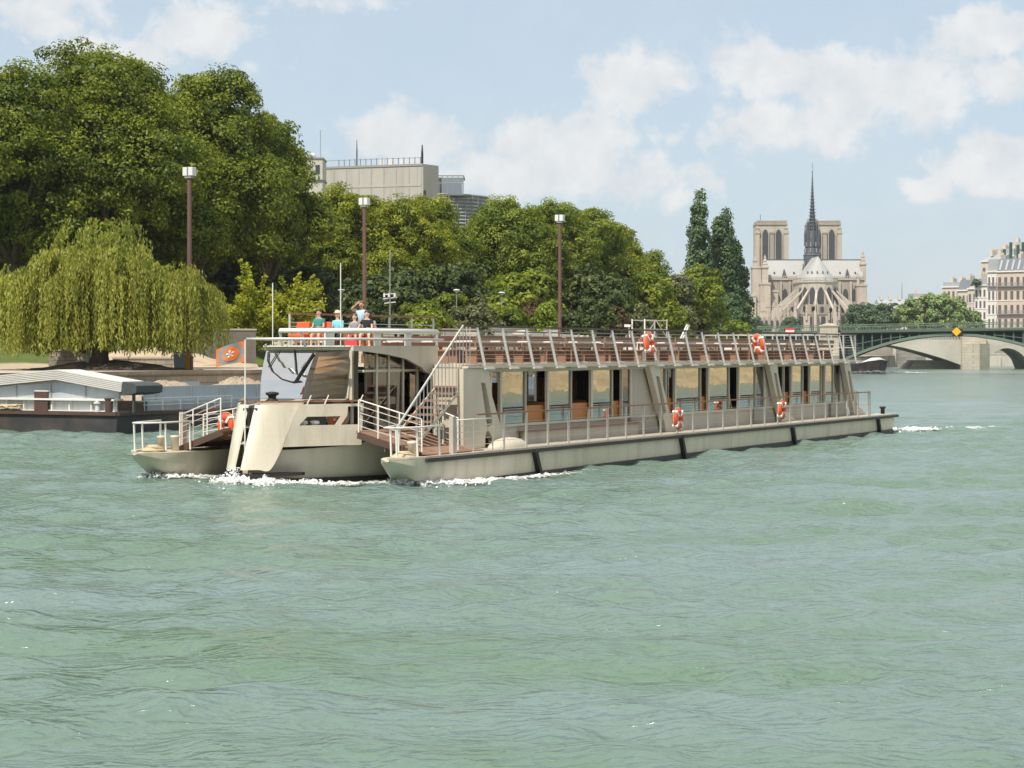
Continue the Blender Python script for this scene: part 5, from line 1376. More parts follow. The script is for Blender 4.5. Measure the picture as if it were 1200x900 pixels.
# ------------------------------------------------------------------ concrete and glass buildings over the trees
M_CONC = mat('board_marked_concrete', (.42, .395, .365), .85, .07, .06, 1.2, dirt=(.22, .2, .18), dirt_amt=.4, dirt_scale=.15, streak=True)
M_CONCD = mat('grey_concrete', (.30, .29, .28), .85, .07, .1, 1.5)
M_LOUV = mat('aluminium_louvre', (.40, .42, .45), .5, .08, .3, 2, metal=.3)
M_WIN = mat('window_dark', (.05, .055, .065), .15, .1)
M_GREYGLASS = glass_mat('penthouse_glass', (.55, .62, .66), .25)
def concrete_block():
    D = 350; c = P(496, 411, D)            # the near corner
    ang = R(160)                            # long face runs left and slightly away from us
    b = empty('concrete_building', (c.x, c.y, 5), 0, 'long bare concrete office block above the trees, masts on its roof', 'building')
    zt_ = CH + (HZ - 192) / FPX * D - 5
    d1 = Vector((math.cos(ang), math.sin(ang), 0)); d2 = Vector((math.cos(R(58)), math.sin(R(58)), 0))
    L1, L2 = 19.0, 7.5
    m = MB(); q = [(0, 0), tuple((d1 * L1).xy), tuple((d1 * L1 + d2 * 4.6).xy), tuple((d2 * 4.6).xy)]
    m.prism(q, XY, 0, zt_); m.build('wall', M_CONC, b)
    def face(u0, u1, z0, z1, out, name, mt):
        n = Vector((d1.y, -d1.x, 0)); n = n if n.y < 0 else -n
        p = d1 * u0 + n * out; r_ = d1 * u1 + n * out
        mm = MB(); mm.add([tuple(p + Vector((0, 0, z0))), tuple(r_ + Vector((0, 0, z0))), tuple(r_ + Vector((0, 0, z1))), tuple(p + Vector((0, 0, z1))), tuple(p - n * .2 + Vector((0, 0, z0))), tuple(r_ - n * .2 + Vector((0, 0, z0))), tuple(r_ - n * .2 + Vector((0, 0, z1))), tuple(p - n * .2 + Vector((0, 0, z1)))],
                          [(0, 1, 2, 3), (4, 7, 6, 5), (0, 4, 5, 1), (2, 6, 7, 3), (0, 3, 7, 4), (1, 2, 6, 5)])
        return mm.build(name, mt, b)
    for k in range(8): face(2.3 * k + .2, 2.3 * k + .32, zt_ - 9, zt_ - .6, .03, 'panel_joint', M_CONCD)
    face(.4, L1, zt_ - 3.7, zt_ - 3.35, .06, 'string_course', M_CONC)
    face(0, L1, zt_ - .3, zt_ + .05, .12, 'parapet', M_CONCD)
    for k in range(16): face(1.0 * k + .6, 1.0 * k + .68, zt_ + .05, zt_ + 1.2, -.2, 'roof_post', M_LAMPG)
    face(.5, L1, zt_ + 1.05, zt_ + 1.12, -.2, 'roof_rail', M_LAMPG)
    for u, h_, r_, nm in ((12.8, 4.5, .12, 'mast'), (.8, 3.3, .22, 'mast')):
        p = d1 * u + d2 * 1.0; mm = MB(); mm.tube([(p.x, p.y, zt_), (p.x, p.y, zt_ + h_ * .55), (p.x, p.y, zt_ + h_)], [r_, r_, r_ * .4], 6); mm.build(nm, M_DARK, b)
    for u, w_ in ((7.6, .9), (8.9, .7), (5.2, .5)):
        p = d1 * u + d2 * 1.5; mm = MB(); mm.span((p.x, p.y, zt_), (p.x + w_, p.y + .8, zt_ + 1.3)); mm.build('roof_box', M_LAMPW, b)
    mm = MB(); p = d2 * .3; mm.box((p.x + .15, p.y, zt_ - 5), (.3, .7, 1.1)); mm.build('vent', M_DARK, b)
concrete_block()
def glass_house():
    D = 362; c0 = P(512, 411, D); b = empty('glass_building', (c0.x, c0.y, 5), 0, 'glazed penthouse over a curved louvred facade right of the concrete block', 'building')
    zt_ = CH + (HZ - 206) / FPX * D - 5; zb_ = CH + (HZ - 229) / FPX * D - 5
    W_ = 4.6
    m = MB(); m.span((0, 0, zb_), (W_ - .1, 9, zt_ - .3)); m.build('glazing', M_GREYGLASS, b)
    m = MB(); m.span((.4, 2.5, zb_), (W_ - .6, 8, zt_ - 1)); m.build('core', M_CONCD, b)
    for k in range(6):
        mm = MB(); mm.bar((k * W_ / 5, -.05, zb_), (k * W_ / 5, -.05, zt_), .12); mm.build('mullion', M_LAMPG, b)
    mm = MB(); mm.bar((0, -.05, zt_), (W_, -.05, zt_), .2); mm.bar((0, -.05, (zt_ + zb_) / 2 + .4), (W_, -.05, (zt_ + zb_) / 2 + .4), .1); mm.bar((W_, -.05, zt_), (W_, 9, zt_), .2); mm.build('roof_edge', M_LAMPG, b)
    # curved drum with horizontal louvres
    n = 22; pts = []
    for i in range(n + 1):
        t = i / n; a = -math.pi / 2 + t * math.pi * .5
        pts.append((-3 + 11.6 * math.cos(a) * 1.0, 9.0 + 9.4 * math.sin(a)))
    m = MB(); m.loft([[(x, y, 0), (x, y, zb_ + .2), (x - .3, y + .3, zb_ + .2), (x - .3, y + .3, 0)] for x, y in pts], closed=True); m.build('curved_wall', M_CONCD, b)
    for k in range(12):
        z = zb_ - .4 - k * .62
        mm = MB(); mm.tube([(x + .12, y - .12, z) for x, y in pts], .16, 4); mm.build('louvre', M_LOUV, b)
    mm = MB(); mm.tube([(x + .2, y - .2, zb_ + .2) for x, y in pts], .2, 5); mm.build('cornice', M_LAMPG, b)
    for i in range(0, n + 1, 2):
        mm = MB(); mm.bar((pts[i][0] + .3, pts[i][1] - .3, 4), (pts[i][0] + .3, pts[i][1] - .3, zb_), .1); mm.build('fin', M_LAMPG, b)
glass_house()
def stair_tower():
    D = 300; c = P(351, 411, D); zt_ = CH + (HZ - 186) / FPX * D
    b = empty('apartment_block', (c.x, c.y, 0), 0, 'small pale block with one window at the edge of the dark trees', 'building')
    m = MB(); m.span((0, 0, 0), (3.3, 6, zt_)); m.build('wall', mat('pale_render', (.50, .47, .42), .85, .06, .3, 4), b)
    m = MB(); m.span((-.1, -.15, zt_), (3.4, 6.1, zt_ + .2)); m.build('parapet', M_CONCD, b)
    m = MB(); m.span((-.1, -.25, zt_ - 3.1), (3.45, 6.1, zt_ - 2.9)); m.build('cornice', M_CONCD, b)
    m = MB(); m.span((2.3, -.06, zt_ - 2.2), (2.9, .05, zt_ - .9)); m.build('window', M_WIN, b)
    m = MB(); m.tube([(2.9, 1, zt_), (2.9, 1, zt_ + 4.2)], .05, 5); m.build('aerial', M_LAMPG, b)
    m = MB(); m.ball((1.9, .6, zt_ + .5), .4, 8); m.build('dish', M_LAMPW, b)
stair_tower()

# ------------------------------------------------------------------ iron arch bridge
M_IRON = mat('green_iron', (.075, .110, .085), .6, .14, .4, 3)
M_IRON_SHADE = mat('shaded_green_iron', (.02, .04, .038), .7, .15, .4, 3)  # iron colour darkened to carry the shade under and behind the front rib
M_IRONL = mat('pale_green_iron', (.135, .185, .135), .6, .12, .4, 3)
M_PIER = stone_mat('pier_stone', (.52, .47, .38), (.3, .27, .22), 1.6, .6, dirt=(.22, .19, .15), dirt_amt=.35, tone=.06)
def iron_bridge():
    p0 = P(872, 411, 358); p1 = P(1262, 411, 346)
    d = Vector((p1.x - p0.x, p1.y - p0.y, 0)); L = d.length; ang = math.atan2(d.y, d.x)
    b = empty('iron_arch_bridge', (p0.x, p0.y, 0), ang, 'green iron arch bridge with latticed spandrels and a pale stone pier', 'bridge')
    # local x along the bridge, -y towards us; deck height rises gently to the right
    def dz(x): return 6.95 + 1.1 * min(1, max(0, x / L)) * (1 - .25 * x / L) if True else 8
    n = 30; xs = [L * i / n for i in range(n + 1)]
    def pxs(px):      # local x of a bridge point seen at photo column px
        t = (px - 600) / FPX
        return (t * p0.y - p0.x) / (d.x / L - t * d.y / L)
    m = MB(); m.loft([[(x, 0, dz(x) - .55), (x, 0, dz(x)), (x, 14, dz(x)), (x, 14, dz(x) - .55)] for x in xs]); m.build('deck', M_IRON_SHADE, b)
    m = MB(); m.loft([[(x, -.35, dz(x) - .28), (x, -.35, dz(x) + .12), (x, .2, dz(x) + .12), (x, .2, dz(x) - .28)] for x in xs]); m.build('cornice', M_IRON, b)
    # railing
    m = MB()
    for z, w_ in ((1.1, .12), (.72, .05), (.2, .08)):
        for a, c in zip(xs, xs[1:]): m.bar((a, -.15, dz(a) + z), (c, -.15, dz(c) + z), w_)
    k = 0.0
    while k < L:
        m.bar((k, -.15, dz(k) + .1), (k, -.15, dz(k) + 1.1), .045); k += .32
    rl_ = m.build('railing', M_IRONL, b)
    m = MB()
    for a, c in zip(xs, xs[1:]): m.bar((a, 13.8, dz(a) + 1.0), (c, 13.8, dz(c) + 1.0), .1)
    k = 0.0
    while k < L: m.bar((k, 13.8, dz(k)), (k, 13.8, dz(k) + 1.0), .06); k += .5
    m.build('railing', M_IRONL, b)
    k = 1.0
    while k < L:
        m = MB(); m.bar((k, -.15, dz(k)), (k, -.15, dz(k) + 1.2), .16); m.build('railing_post', M_IRON, rl_); k += 5.2
    xp = pxs(972)
    # pier with pilaster
    m = MB(); m.span((xp - 1.7, -1.2, -2), (xp + 1.7, 15, dz(xp) - .6)); m.prism([(xp - 1.7, -1.2), (xp, -3.4), (xp + 1.7, -1.2)], XY, -2, 3.2); pr = m.build('pier', M_PIER, b)
    m = MB(); m.span((xp - 1.9, -1.5, dz(xp) - .6), (xp + 1.9, .5, dz(xp) - .2)); m.span((xp - 1.5, -1.3, dz(xp) - .2), (xp + 1.5, .3, dz(xp) + .9)); m.span((xp - 1.65, -1.45, dz(xp) + .9), (xp + 1.65, .45, dz(xp) + 1.15)); m.loft([[(xp - 1.4, -1.2, dz(xp) + 1.15), (xp + 1.4, -1.2, dz(xp) + 1.15), (xp + 1.4, .2, dz(xp) + 1.15), (xp - 1.4, .2, dz(xp) + 1.15)], [(xp - .5, -.7, dz(xp) + 1.4), (xp + .5, -.7, dz(xp) + 1.4), (xp + .5, -.3, dz(xp) + 1.4), (xp - .5, -.3, dz(xp) + 1.4)]]); m.build('pilaster', M_PIER, pr)
    # arches
    def arch(xa, xb, crown_drop, rise, side=True):
        xm = (xa + xb) / 2; hw = (xb - xa) / 2
        def zc(x): return dz(xm) - crown_drop - rise * ((x - xm) / hw) ** 2
        for r_i, yy in enumerate((.0, 2.6, 5.2, 7.8, 10.4, 13.0)):
            N = 28; q = [xa + (xb - xa) * i / N for i in range(N + 1)]
            m = MB(); m.loft([[(x, yy, zc(x) - .25), (x, yy, zc(x) + .22), (x, yy + .45, zc(x) + .22), (x, yy + .45, zc(x) - .25)] for x in q])
            rib = m.build('arch_rib', M_IRONL if r_i == 0 else M_IRON_SHADE, b)
            if r_i == 0:
                x = xa + .8
                while x < xb - .5:
                    if dz(x) - .55 - zc(x) > .5:
                        m = MB(); m.bar((x, .1, zc(x)), (x, .1, dz(x) - .5), .16, .22); m.build('spandrel_post', M_IRON, rib)
                    x += 1.55
                m = MB(); q2 = [x for x in q if dz(x) - .55 - zc(x) > .9]
                for a, c in zip(q2, q2[1:]):
                    if c - a < 3: m.bar((a, .1, (zc(a) + dz(a) - .5) / 2), (c, .1, (zc(c) + dz(c) - .5) / 2), .14)
                m.build('spandrel_rail', M_IRON, rib)
        m = MB(); N = 28; q = [xa + (xb - xa) * i / N for i in range(N + 1)]
        m.loft([[(x, 1.2, zc(x) + .2), (x, 1.2, dz(x) - .56), (x, 1.35, dz(x) - .56), (x, 1.35, zc(x) + .2)] for x in q]); m.build('spandrel_shade', M_IRON_SHADE, b)  # dark sheet added for the shade behind the open spandrels
    arch(xp + 1.7, pxs(1252), .78, 4.6); arch(xp - 40, xp - 1.7, .78, 4.6)
    # lamps and signs
    for px_ in (953, 967, 1081, 1118):
        x = pxs(px_); t = empty('bridge_lamp', b.matrix_basis @ Vector((x, 0, 0)), 0, {953: 'black lantern post on the bridge, left of the stone pier', 967: 'black lantern post on the bridge just above the stone pier', 1081: 'black lantern post on the bridge left of the yellow diamond sign', 1118: 'black lantern post on the bridge above the yellow diamond sign'}[px_], 'lamp post', 'lanterns on the iron bridge')
        t.location = Vector((p0.x, p0.y, 0)) + Vector((d.x / L, d.y / L, 0)) * x + Vector((-d.y / L, d.x / L, 0)) * (13.6 if px_ in (967, 1081) else .1) + Vector((0, 0, dz(x)))
        m = MB(); m.tube([(0, 0, 0), (0, 0, 3.6)], [.09, .05], 6); m.build('post', M_DARK, t)
        m = MB(); m.lathe([(.05, 3.5), (.25, 3.75), (.32, 4.2), (.18, 4.3), (.02, 4.5)], 8); m.build('lantern', M_DARK, t)
    def onb(px, dy, z):
        x = pxs(px); return Vector((p0.x, p0.y, 0)) + Vector((d.x / L, d.y / L, 0)) * x + Vector((-d.y / L, d.x / L, 0)) * dy + Vector((0, 0, dz(x) + z))
    t = empty('diamond_sign', onb(1121, -.5, -.35), ang, 'yellow diamond navigation sign hung on the bridge parapet', 'sign')
    s = .78
    m = MB(); m.prism([(0, -s), (s, 0), (0, s), (-s, 0)], XZ, -.04, .04); m.build('yellow_panel', mat('sign_yellow', (.80, .42, .01), .5, .04), t)
    m = MB(); m.prism([(0, -s - .07), (s + .07, 0), (0, s + .07), (-s - .07, 0)], XZ, .05, .09); m.span((.35, .05, -.5), (s + .18, .09, .5)); m.build('back_frame', M_DARK, t)
    t = empty('no_entry_sign', onb(926, -.5, .25), ang, 'red and white no entry board on the bridge left of the stone pier', 'sign')
    m = MB(); m.span((-.75, -.05, -.45), (.75, .05, .45)); m.build('board', mat('sign_red', (.62, .02, .03), .5, .04), t)
    m = MB(); m.span((-.75, -.075, -.16), (.75, -.055, .16)); m.build('white_band', M_LAMPW, t)
iron_bridge()

# ------------------------------------------------------------------ stone bridge seen through the iron arch
M_TOUR = mat('pale_bridge_stone', (.50, .47, .41), .85, .08, .15, 2, dirt=(.24, .22, .19), dirt_amt=.5, dirt_scale=.12)
def stone_bridge():
    D = 452; b = empty('stone_arch_bridge', (0, D, 0), 0, 'pale stone bridge with a broad flat arch seen beneath the iron bridge', 'bridge')
    def X(px): return (px - 600) / FPX * D
    def Zp(py): return CH + (HZ - py) / FPX * D
    ztop = Zp(391)
    # big flat arch between px 985 and 1125, crown well left
    N = 24; xa, xb = X(960), X(1127)
    lo = [(X(960), Zp(402)), (X(1000), Zp(399)), (X(1036), Zp(403)), (X(1060), Zp(407.5)), (X(1085), Zp(414)), (X(1105), Zp(420)), (X(1127), Zp(428))]
    m = MB()
    for (x0, z0), (x1, z1) in zip(lo, lo[1:]):
        m.add([(x0, 0, z0), (x1, 0, z1), (x1, 0, ztop), (x0, 0, ztop)], [(0, 1, 2, 3)])
    m.build('spandrel', M_TOUR, b)
    m = MB()
    for (x0, z0), (x1, z1) in zip(lo, lo[1:]): m.add([(x0, 0, z0), (x1, 0, z1), (x1, 16, z1 + .02), (x0, 16, z0 + .02)], [(0, 1, 2, 3)])
    m.build('soffit', M_TOUR, b)
    m = MB(); m.span((X(1126), -1.5, -2), (X(1154), 17, ztop)); m.prism([(X(1126), -1.5), (X(1142), -5), (X(1158), -1.5)], XY, -2, 5.5); m.build('pier', M_PIER, b)
    # right small arch and the wall above it
    xc, hw = X(1180), X(1195) - X(1165)
    pts = [(xc - hw * .92 + hw * 1.84 * i / 12, Zp(433) + (Zp(408) - Zp(433)) * math.sin(math.pi * i / 12) ** .55) for i in range(13)]
    m = MB()
    for (x0, z0), (x1, z1) in zip(pts, pts[1:]): m.add([(x0, 0, z0), (x1, 0, z1), (x1, 0, ztop), (x0, 0, ztop), (x0, 14, z0), (x1, 14, z1)], [(0, 1, 2, 3), (0, 1, 5, 4)])
    m.add([(X(1154), 0, -1), (pts[0][0], 0, -1), (pts[0][0], 0, ztop), (X(1154), 0, ztop)], [(0, 1, 2, 3)])
    m.add([(pts[-1][0], 0, -1), (X(1300), 0, -1), (X(1300), 0, ztop), (pts[-1][0], 0, ztop)], [(0, 1, 2, 3)])
    m.build('side_arch', M_TOUR, b)
    m = MB(); m.span((X(950), -.4, ztop), (X(1300), .4, ztop + .5)); m.build('parapet', M_TOUR, b)
    for k in range(26):
        m = MB(); m.box((X(1040) + k * (X(1130) - X(1040)) / 26, -.25, ztop - .3), (.25, .5, .4)); m.build('corbel', M_TOUR, b)
stone_bridge()
# quays far down the river
M_FARQ = stone_mat('far_quay_stone', (.27, .25, .225), (.2, .18, .16), 2.5, .8, dirt=(.16, .15, .13), dirt_amt=.4)
def far_quay(name, px0, px1, D0, D1, ztop, mt, label, th=3.0):
    p, q = P(px0, 411, D0), P(px1, 411, D1); ang = math.atan2(q.y - p.y, q.x - p.x); L = (q - p).length
    t = empty(name, (p.x, p.y, 0), ang, label, 'wall', 'quay walls down the river')
    m = MB(); m.span((0, 0, -2), (L, th, ztop)); m.build('masonry', mt, t)
    m = MB(); m.span((-.1, -.12, ztop), (L + .1, th, ztop + .3)); m.build('coping', M_TOUR, t)
    m = MB()
    for k in range(int(L / 9)): m.span((4 + 9 * k, -.5, -2), (4.8 + 9 * k, -.003, ztop - .3))
    m.build('buttress', M_TOUR, t)
far_quay('far_quay_wall', 985, 1085, 520, 520, 5.2, M_FARQ, 'dark grey quay wall under the flat stone arch')
far_quay('far_quay_wall', 1070, 1300, 545, 545, 3.0, M_TOUR, 'pale quay wall seen through the small right arch', 60)
m = MB(); a = P(1058, 411, 462); bq = P(1118, 411, 462)
m.loft([[(a.x, 458, -1), (a.x + 2.2, 459, 1.9), (a.x + 2.2, 470, 1.9), (a.x, 470, -1)], [(bq.x, 458, -1), (bq.x, 459, 1.9), (bq.x, 470, 1.9), (bq.x, 470, -1)]]); o = m.build('pier_footing', M_PIER); tag(o, 'pale sloping stone landing at the foot of the flat arch', 'landing')

# ------------------------------------------------------------------ the cathedral
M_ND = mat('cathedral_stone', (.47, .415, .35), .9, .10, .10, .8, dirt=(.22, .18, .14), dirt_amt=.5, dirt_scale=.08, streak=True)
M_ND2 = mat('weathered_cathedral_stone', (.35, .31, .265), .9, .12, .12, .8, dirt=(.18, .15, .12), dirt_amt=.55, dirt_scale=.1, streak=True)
M_NDR = mat('lead_roof', (.36, .36, .35), .6, .08, .12, 1.2, dirt=(.3, .29, .27), dirt_amt=.35, streak=True)
M_NDS = mat('dark_lead_spire', (.075, .085, .10), .6, .2, .5, 3)
M_NDD = mat('belfry_opening', (.045, .05, .06), .8, .15)
def cathedral():
    D = 1000; K = D / FPX
    c = P(963, 411, D)
    b = empty('gothic_cathedral', (c.x, D, 0), 0, 'pale gothic cathedral with twin square towers, dark spire and flying buttresses', 'cathedral')
    def X(px, dep=0): return (px - 600) / FPX * (D + dep) - c.x
    def Z(py, dep=0): return CH + (HZ - py) / FPX * (D + dep)
    def lancet(x, y, z0, z1, w_, name='lancet_window', mt=M_NDD, parent=b, th=.5):
        h = z1 - z0; pts = [(-w_ / 2, 0), (w_ / 2, 0), (w_ / 2, h - w_ * .8), (w_ * .3, h - w_ * .3), (0, h), (-w_ * .3, h - w_ * .3), (-w_ / 2, h - w_ * .8)]
        m = MB(); m.prism([(x + u, z0 + v) for u, v in pts], XZ, y - th / 2, y + th / 2); return m.build(name, mt, parent)
    def pinnacle(x, y, z0, z1, w_, parent=b, mt=M_ND):
        m = MB(); zm = z0 + (z1 - z0) * .55; m.span((x - w_ / 2, y - w_ / 2, z0), (x + w_ / 2, y + w_ / 2, zm)); m.box((x, y, zm), (w_ * 1.3, w_ * 1.3, w_ * .25))
        m.loft([[(x - w_ / 2, y - w_ / 2, zm), (x + w_ / 2, y - w_ / 2, zm), (x + w_ / 2, y + w_ / 2, zm), (x - w_ / 2, y + w_ / 2, zm)], [(x - .06, y - .06, z1), (x + .06, y - .06, z1), (x + .06, y + .06, z1), (x - .06, y + .06, z1)]])
        for f in (.25, .5, .75): m.box((x, y, zm + (z1 - zm) * f), (w_ * (1.2 - f), w_ * (1.2 - f), w_ * .12))
        return m.build('pinnacle', mt, parent)
    # towers, 75 m behind
    for (pa, pb) in ((885, 924), (946.5, 986.5)):
        dep = 75; x0, x1 = X(pa, dep), X(pb, dep); zt_ = Z(259, dep); zb_ = 0; xm = (x0 + x1) / 2; w_ = x1 - x0
        t = MB(); t.span((x0 + .6, dep, zb_), (x1 - .6, dep + 14, zt_ - 1.2)); tw = t.build('tower', M_ND, b)
        for sx in (x0 + 1.1, x1 - 1.1, xm):
            ww = 2.2 if sx != xm else 2.0
            m = MB(); m.span((sx - ww / 2, dep - 1.0, zb_), (sx + ww / 2, dep + .2, zt_ - (5.0 if sx != xm else 6))); m.span((sx - ww / 2 - .25, dep - 1.3, zt_ - 6.5), (sx + ww / 2 + .25, dep + .2, zt_ - 5.6))
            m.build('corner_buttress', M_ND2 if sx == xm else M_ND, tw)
            if sx != xm: pinnacle(sx, dep - .5, zt_ - 5.6, zt_ - 2.4, 1.5, tw)
        for sx in (xm - w_ * .20, xm + w_ * .20):
            lancet(sx, dep - .1, zt_ - 24, zt_ - 4.2, 3.0, 'belfry_opening', M_NDD, tw, 1.2)
            m = MB()
            for e in (-1, 1): m.span((sx + e * 1.75 - .18, dep - .9, zt_ - 24), (sx + e * 1.75 + .18, dep - .4, zt_ - 6.2))
            m.build('colonnette', M_ND, tw)
        m = MB(); m.span((x0 + .4, dep - .5, zt_ - 2.0), (x1 - .4, dep + 14.5, zt_ - 1.2)); m.span((x0 + .9, dep, zt_ - 1.2), (x1 - .9, dep + 14, zt_ - .1)); m.build('cornice', M_ND2, tw)
        m = MB()
        k = x0 + .8
        while k < x1 - .6: m.span((k, dep - .4, zt_ - 1.2), (k + .35, dep - .1, zt_ + .15)); k += .8
        m.span((x0 + .6, dep - .45, zt_ + .12), (x1 - .6, dep - .05, zt_ + .4)); m.build('balustrade', M_ND, tw)
        m = MB(); m.loft([[(x0 + 2, dep + 2, zt_ - .1), (x1 - 2, dep + 2, zt_ - .1), (x1 - 2, dep + 12, zt_ - .1), (x0 + 2, dep + 12, zt_ - .1)], [(xm - 1, dep + 6, zt_ + 1.3), (xm + 1, dep + 6, zt_ + 1.3), (xm + 1, dep + 8, zt_ + 1.3), (xm - 1, dep + 8, zt_ + 1.3)]]); m.build('tower_roof', M_NDR, tw)
    m = MB(); m.tube([(X(891.5, 75), 77, Z(259, 75)), (X(891.5, 75), 77, Z(251, 75))], .15, 5); m.build('mast', M_NDS, b)
    # transept: a long roof across the view, 32 m behind the apse
    dep = 34; xl, xr = X(899, dep), X(1012, dep); ze, zr = Z(327.5, dep), Z(304, dep)
    m = MB(); m.loft([[(xl, dep, ze), (xl, dep + 7, zr), (xl, dep + 14, ze)], [(xr, dep, ze), (xr, dep + 7, zr), (xr, dep + 14, ze)]]); m.build('transept_roof', M_NDR, b)
    m = MB(); m.span((xl, dep + 6.8, zr - .1), (xr, dep + 7.2, zr + .35)); m.build('roof_crest', M_NDS, b)
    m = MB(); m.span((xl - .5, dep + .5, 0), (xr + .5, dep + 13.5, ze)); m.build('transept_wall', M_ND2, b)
    m = MB(); m.span((xl - .8, dep - .2, ze - .2), (xr + .8, dep + .6, ze + .5)); m.build('transept_cornice', M_ND, b)
    m = MB(); k = xl
    while k < xr: m.span((k, dep - .15, ze + .5), (k + .3, dep + .1, ze + 1.5)); k += .9
    m.span((xl - .5, dep - .2, ze + 1.5), (xr + .5, dep + .15, ze + 1.75)); m.build('balustrade', M_ND, b)
    for px_ in (919.5, 993.5):     # dormers
        x = X(px_, dep); m = MB(); m.loft([[(x - 1.6, dep + .6, ze + .3), (x + 1.6, dep + .6, ze + .3), (x, dep + .6, ze + 5.2)], [(x - 1.6, dep + 6, ze + .3), (x + 1.6, dep + 6, ze + .3), (x, dep + 6, ze + 5.2)]]); m.build('dormer', M_NDS, b)
    for px_ in (908, 931, 1003, 985): 
        x = X(px_, dep); m = MB(); m.box((x, dep + 2.2, ze + 3.4), (.7, 1.2, .9)); m.build('roof_vent', M_NDS, b)
    # south transept front at the left: stepped turret and buttresses
    for (pa, pb, py, dd) in ((882, 892, 312, 30), (891, 903, 331, 26), (903, 912, 340, 30), (881, 886, 345, 28), (1004, 1016, 333, 30)):
        m = MB(); x0, x1 = X(pa, dd), X(pb, dd); z = Z(py, dd); m.span((x0, dd, 0), (x1, dd + 8, z)); m.span((x0 - .3, dd - .3, z - 1), (x1 + .3, dd + 8.3, z - .4)); zz = z * .62; m.span((x0 - .25, dd - .5, 0), (x1 + .25, dd, zz)); m.span((x0 - .4, dd - .7, zz), (x1 + .4, dd, zz + .5)); m.build('stair_turret', M_ND, b)
    pinnacle(X(897.5, 26), 30, Z(331, 26), Z(298, 26), 3.0); pinnacle(X(886, 30), 34, Z(312, 30), Z(300, 30), 2.0); pinnacle(X(1013, 34), 38, Z(330, 34), Z(292, 34), 2.6); pinnacle(X(1007, 30), 34, Z(333, 30), Z(318, 30), 1.3)
    for px_ in (920, 931.5, 991, 1001): lancet(X(px_, dep), dep + .4, Z(352, dep), Z(338, dep), 2.4, 'clerestory_window')
    for px_ in (915, 925.5, 936.5, 984, 997):
        x = X(px_, dep); m = MB(); m.span((x - .5, dep - .6, 0), (x + .5, dep + .6, ze - 1)); m.build('buttress', M_ND, b)
    # choir: straight part then half-decagon apse
    ra = (X(984.5) - X(939.5)) / 2 * 1.0; xc = X(962); zc_, zk = Z(330), Z(301)
    def ring(r, z, y0=0, n=7):
        return [(xc - r, 30, z)] + [(xc - r * math.cos(math.pi * i / n), y0 + ra - r * math.sin(math.pi * i / n), z) for i in range(n + 1)] + [(xc + r, 30, z)]
    m = MB(); m.loft([ring(ra, 0), ring(ra, zc_)], closed=True); m.build('apse_wall', M_ND, b)
    m = MB(); m.loft([ring(ra + .5, zc_ - .3), ring(ra + .5, zc_ + .5)], closed=True); m.build('apse_cornice', M_ND, b)
    m = MB()
    rg_ = ring(ra + .3, zc_ + .5)
    for p, q in zip(rg_, rg_[1:]):
        m.bar((p[0], p[1], zc_ + 1.9), (q[0], q[1], zc_ + 1.9), .3)
        L_ = (Vector(q) - Vector(p)).length; k = 0.
        while k < L_: r_ = Vector(p).lerp(Vector(q), k / L_); m.bar((r_.x, r_.y, zc_ + .5), (r_.x, r_.y, zc_ + 1.9), .22); k += .7
    m.build('apse_balustrade', M_ND, b)
    rr = ring(ra - .2, zc_ + .4); apex = (xc + .2, ra + 1.5, zk + .8); rid = (xc + .2, 33, zk + .8)
    m = MB(); n_ = len(rr); m.add(rr + [apex, rid], [(i, i + 1, n_) for i in range(1, n_ - 2)] + [(0, 1, n_, n_ + 1), (n_ - 2, n_ - 1, n_ + 1, n_)]); m.build('choir_roof', M_NDR, b)
    m = MB()
    for i in (2, 3, 4, 5, 6):
        p = Vector(rr[i]).lerp(Vector(apex), .33); m.box(p + Vector((0, -.4, .2)), (.5, .8, 1.1))
    m.build('roof_vent', M_NDS, b)
    m = MB()
    m.tube([apex, (apex[0], apex[1], apex[2] + 2.2)], .15, 5); m.build('finial', M_NDS, b)
    for i in range(7):
        a = math.pi * (i + .5) / 7; x, y = xc - (ra - .1) * math.cos(a), ra - (ra - .1) * math.sin(a)
        for z0, z1, ww in ((Z(356), Z(336), 2.6),):
            h = z1 - z0; pts = [(-ww / 2, 0), (ww / 2, 0), (ww / 2, h - ww * .8), (ww * .3, h - ww * .3), (0, h), (-ww * .3, h - ww * .3), (-ww / 2, h - ww * .8)]
            tx, ty = math.sin(a), -math.cos(a); nx, ny = -math.cos(a), -math.sin(a)
            m = MB(); vs = [(x + tx * u + nx * o, y + ty * u * 1 + ny * o, z0 + v) for o in (.25, -.4) for u, v in pts]; n7 = 7
            m.add(vs, [tuple(range(7)), tuple(range(13, 6, -1))] + [(k, (k + 1) % 7, 7 + (k + 1) % 7, 7 + k) for k in range(7)]); m.build('apse_window', M_NDD, b)
    # ambulatory and chapels, lower
    rb = ra * 2.0; zl = Z(368)
    def ring2(r, z, n=11): return [(xc - r, 30, z)] + [(xc - r * math.cos(math.pi * i / n), ra + 2 - r * math.sin(math.pi * i / n), z) for i in range(n + 1)] + [(xc + r, 30, z)]
    m = MB(); m.loft([ring2(rb, 0), ring2(rb, zl)], closed=True); m.build('chapel_wall', M_ND, b)
    m = MB(); m.loft([ring2(rb + .4, zl - .3), ring2(rb + .4, zl + .4)], closed=True); m.build('chapel_cornice', M_ND2, b)
    m = MB(); m.loft([ring2(rb * .78, zl), ring2(rb * .78, Z(357))], closed=True); m.build('gallery_wall', M_ND2, b)
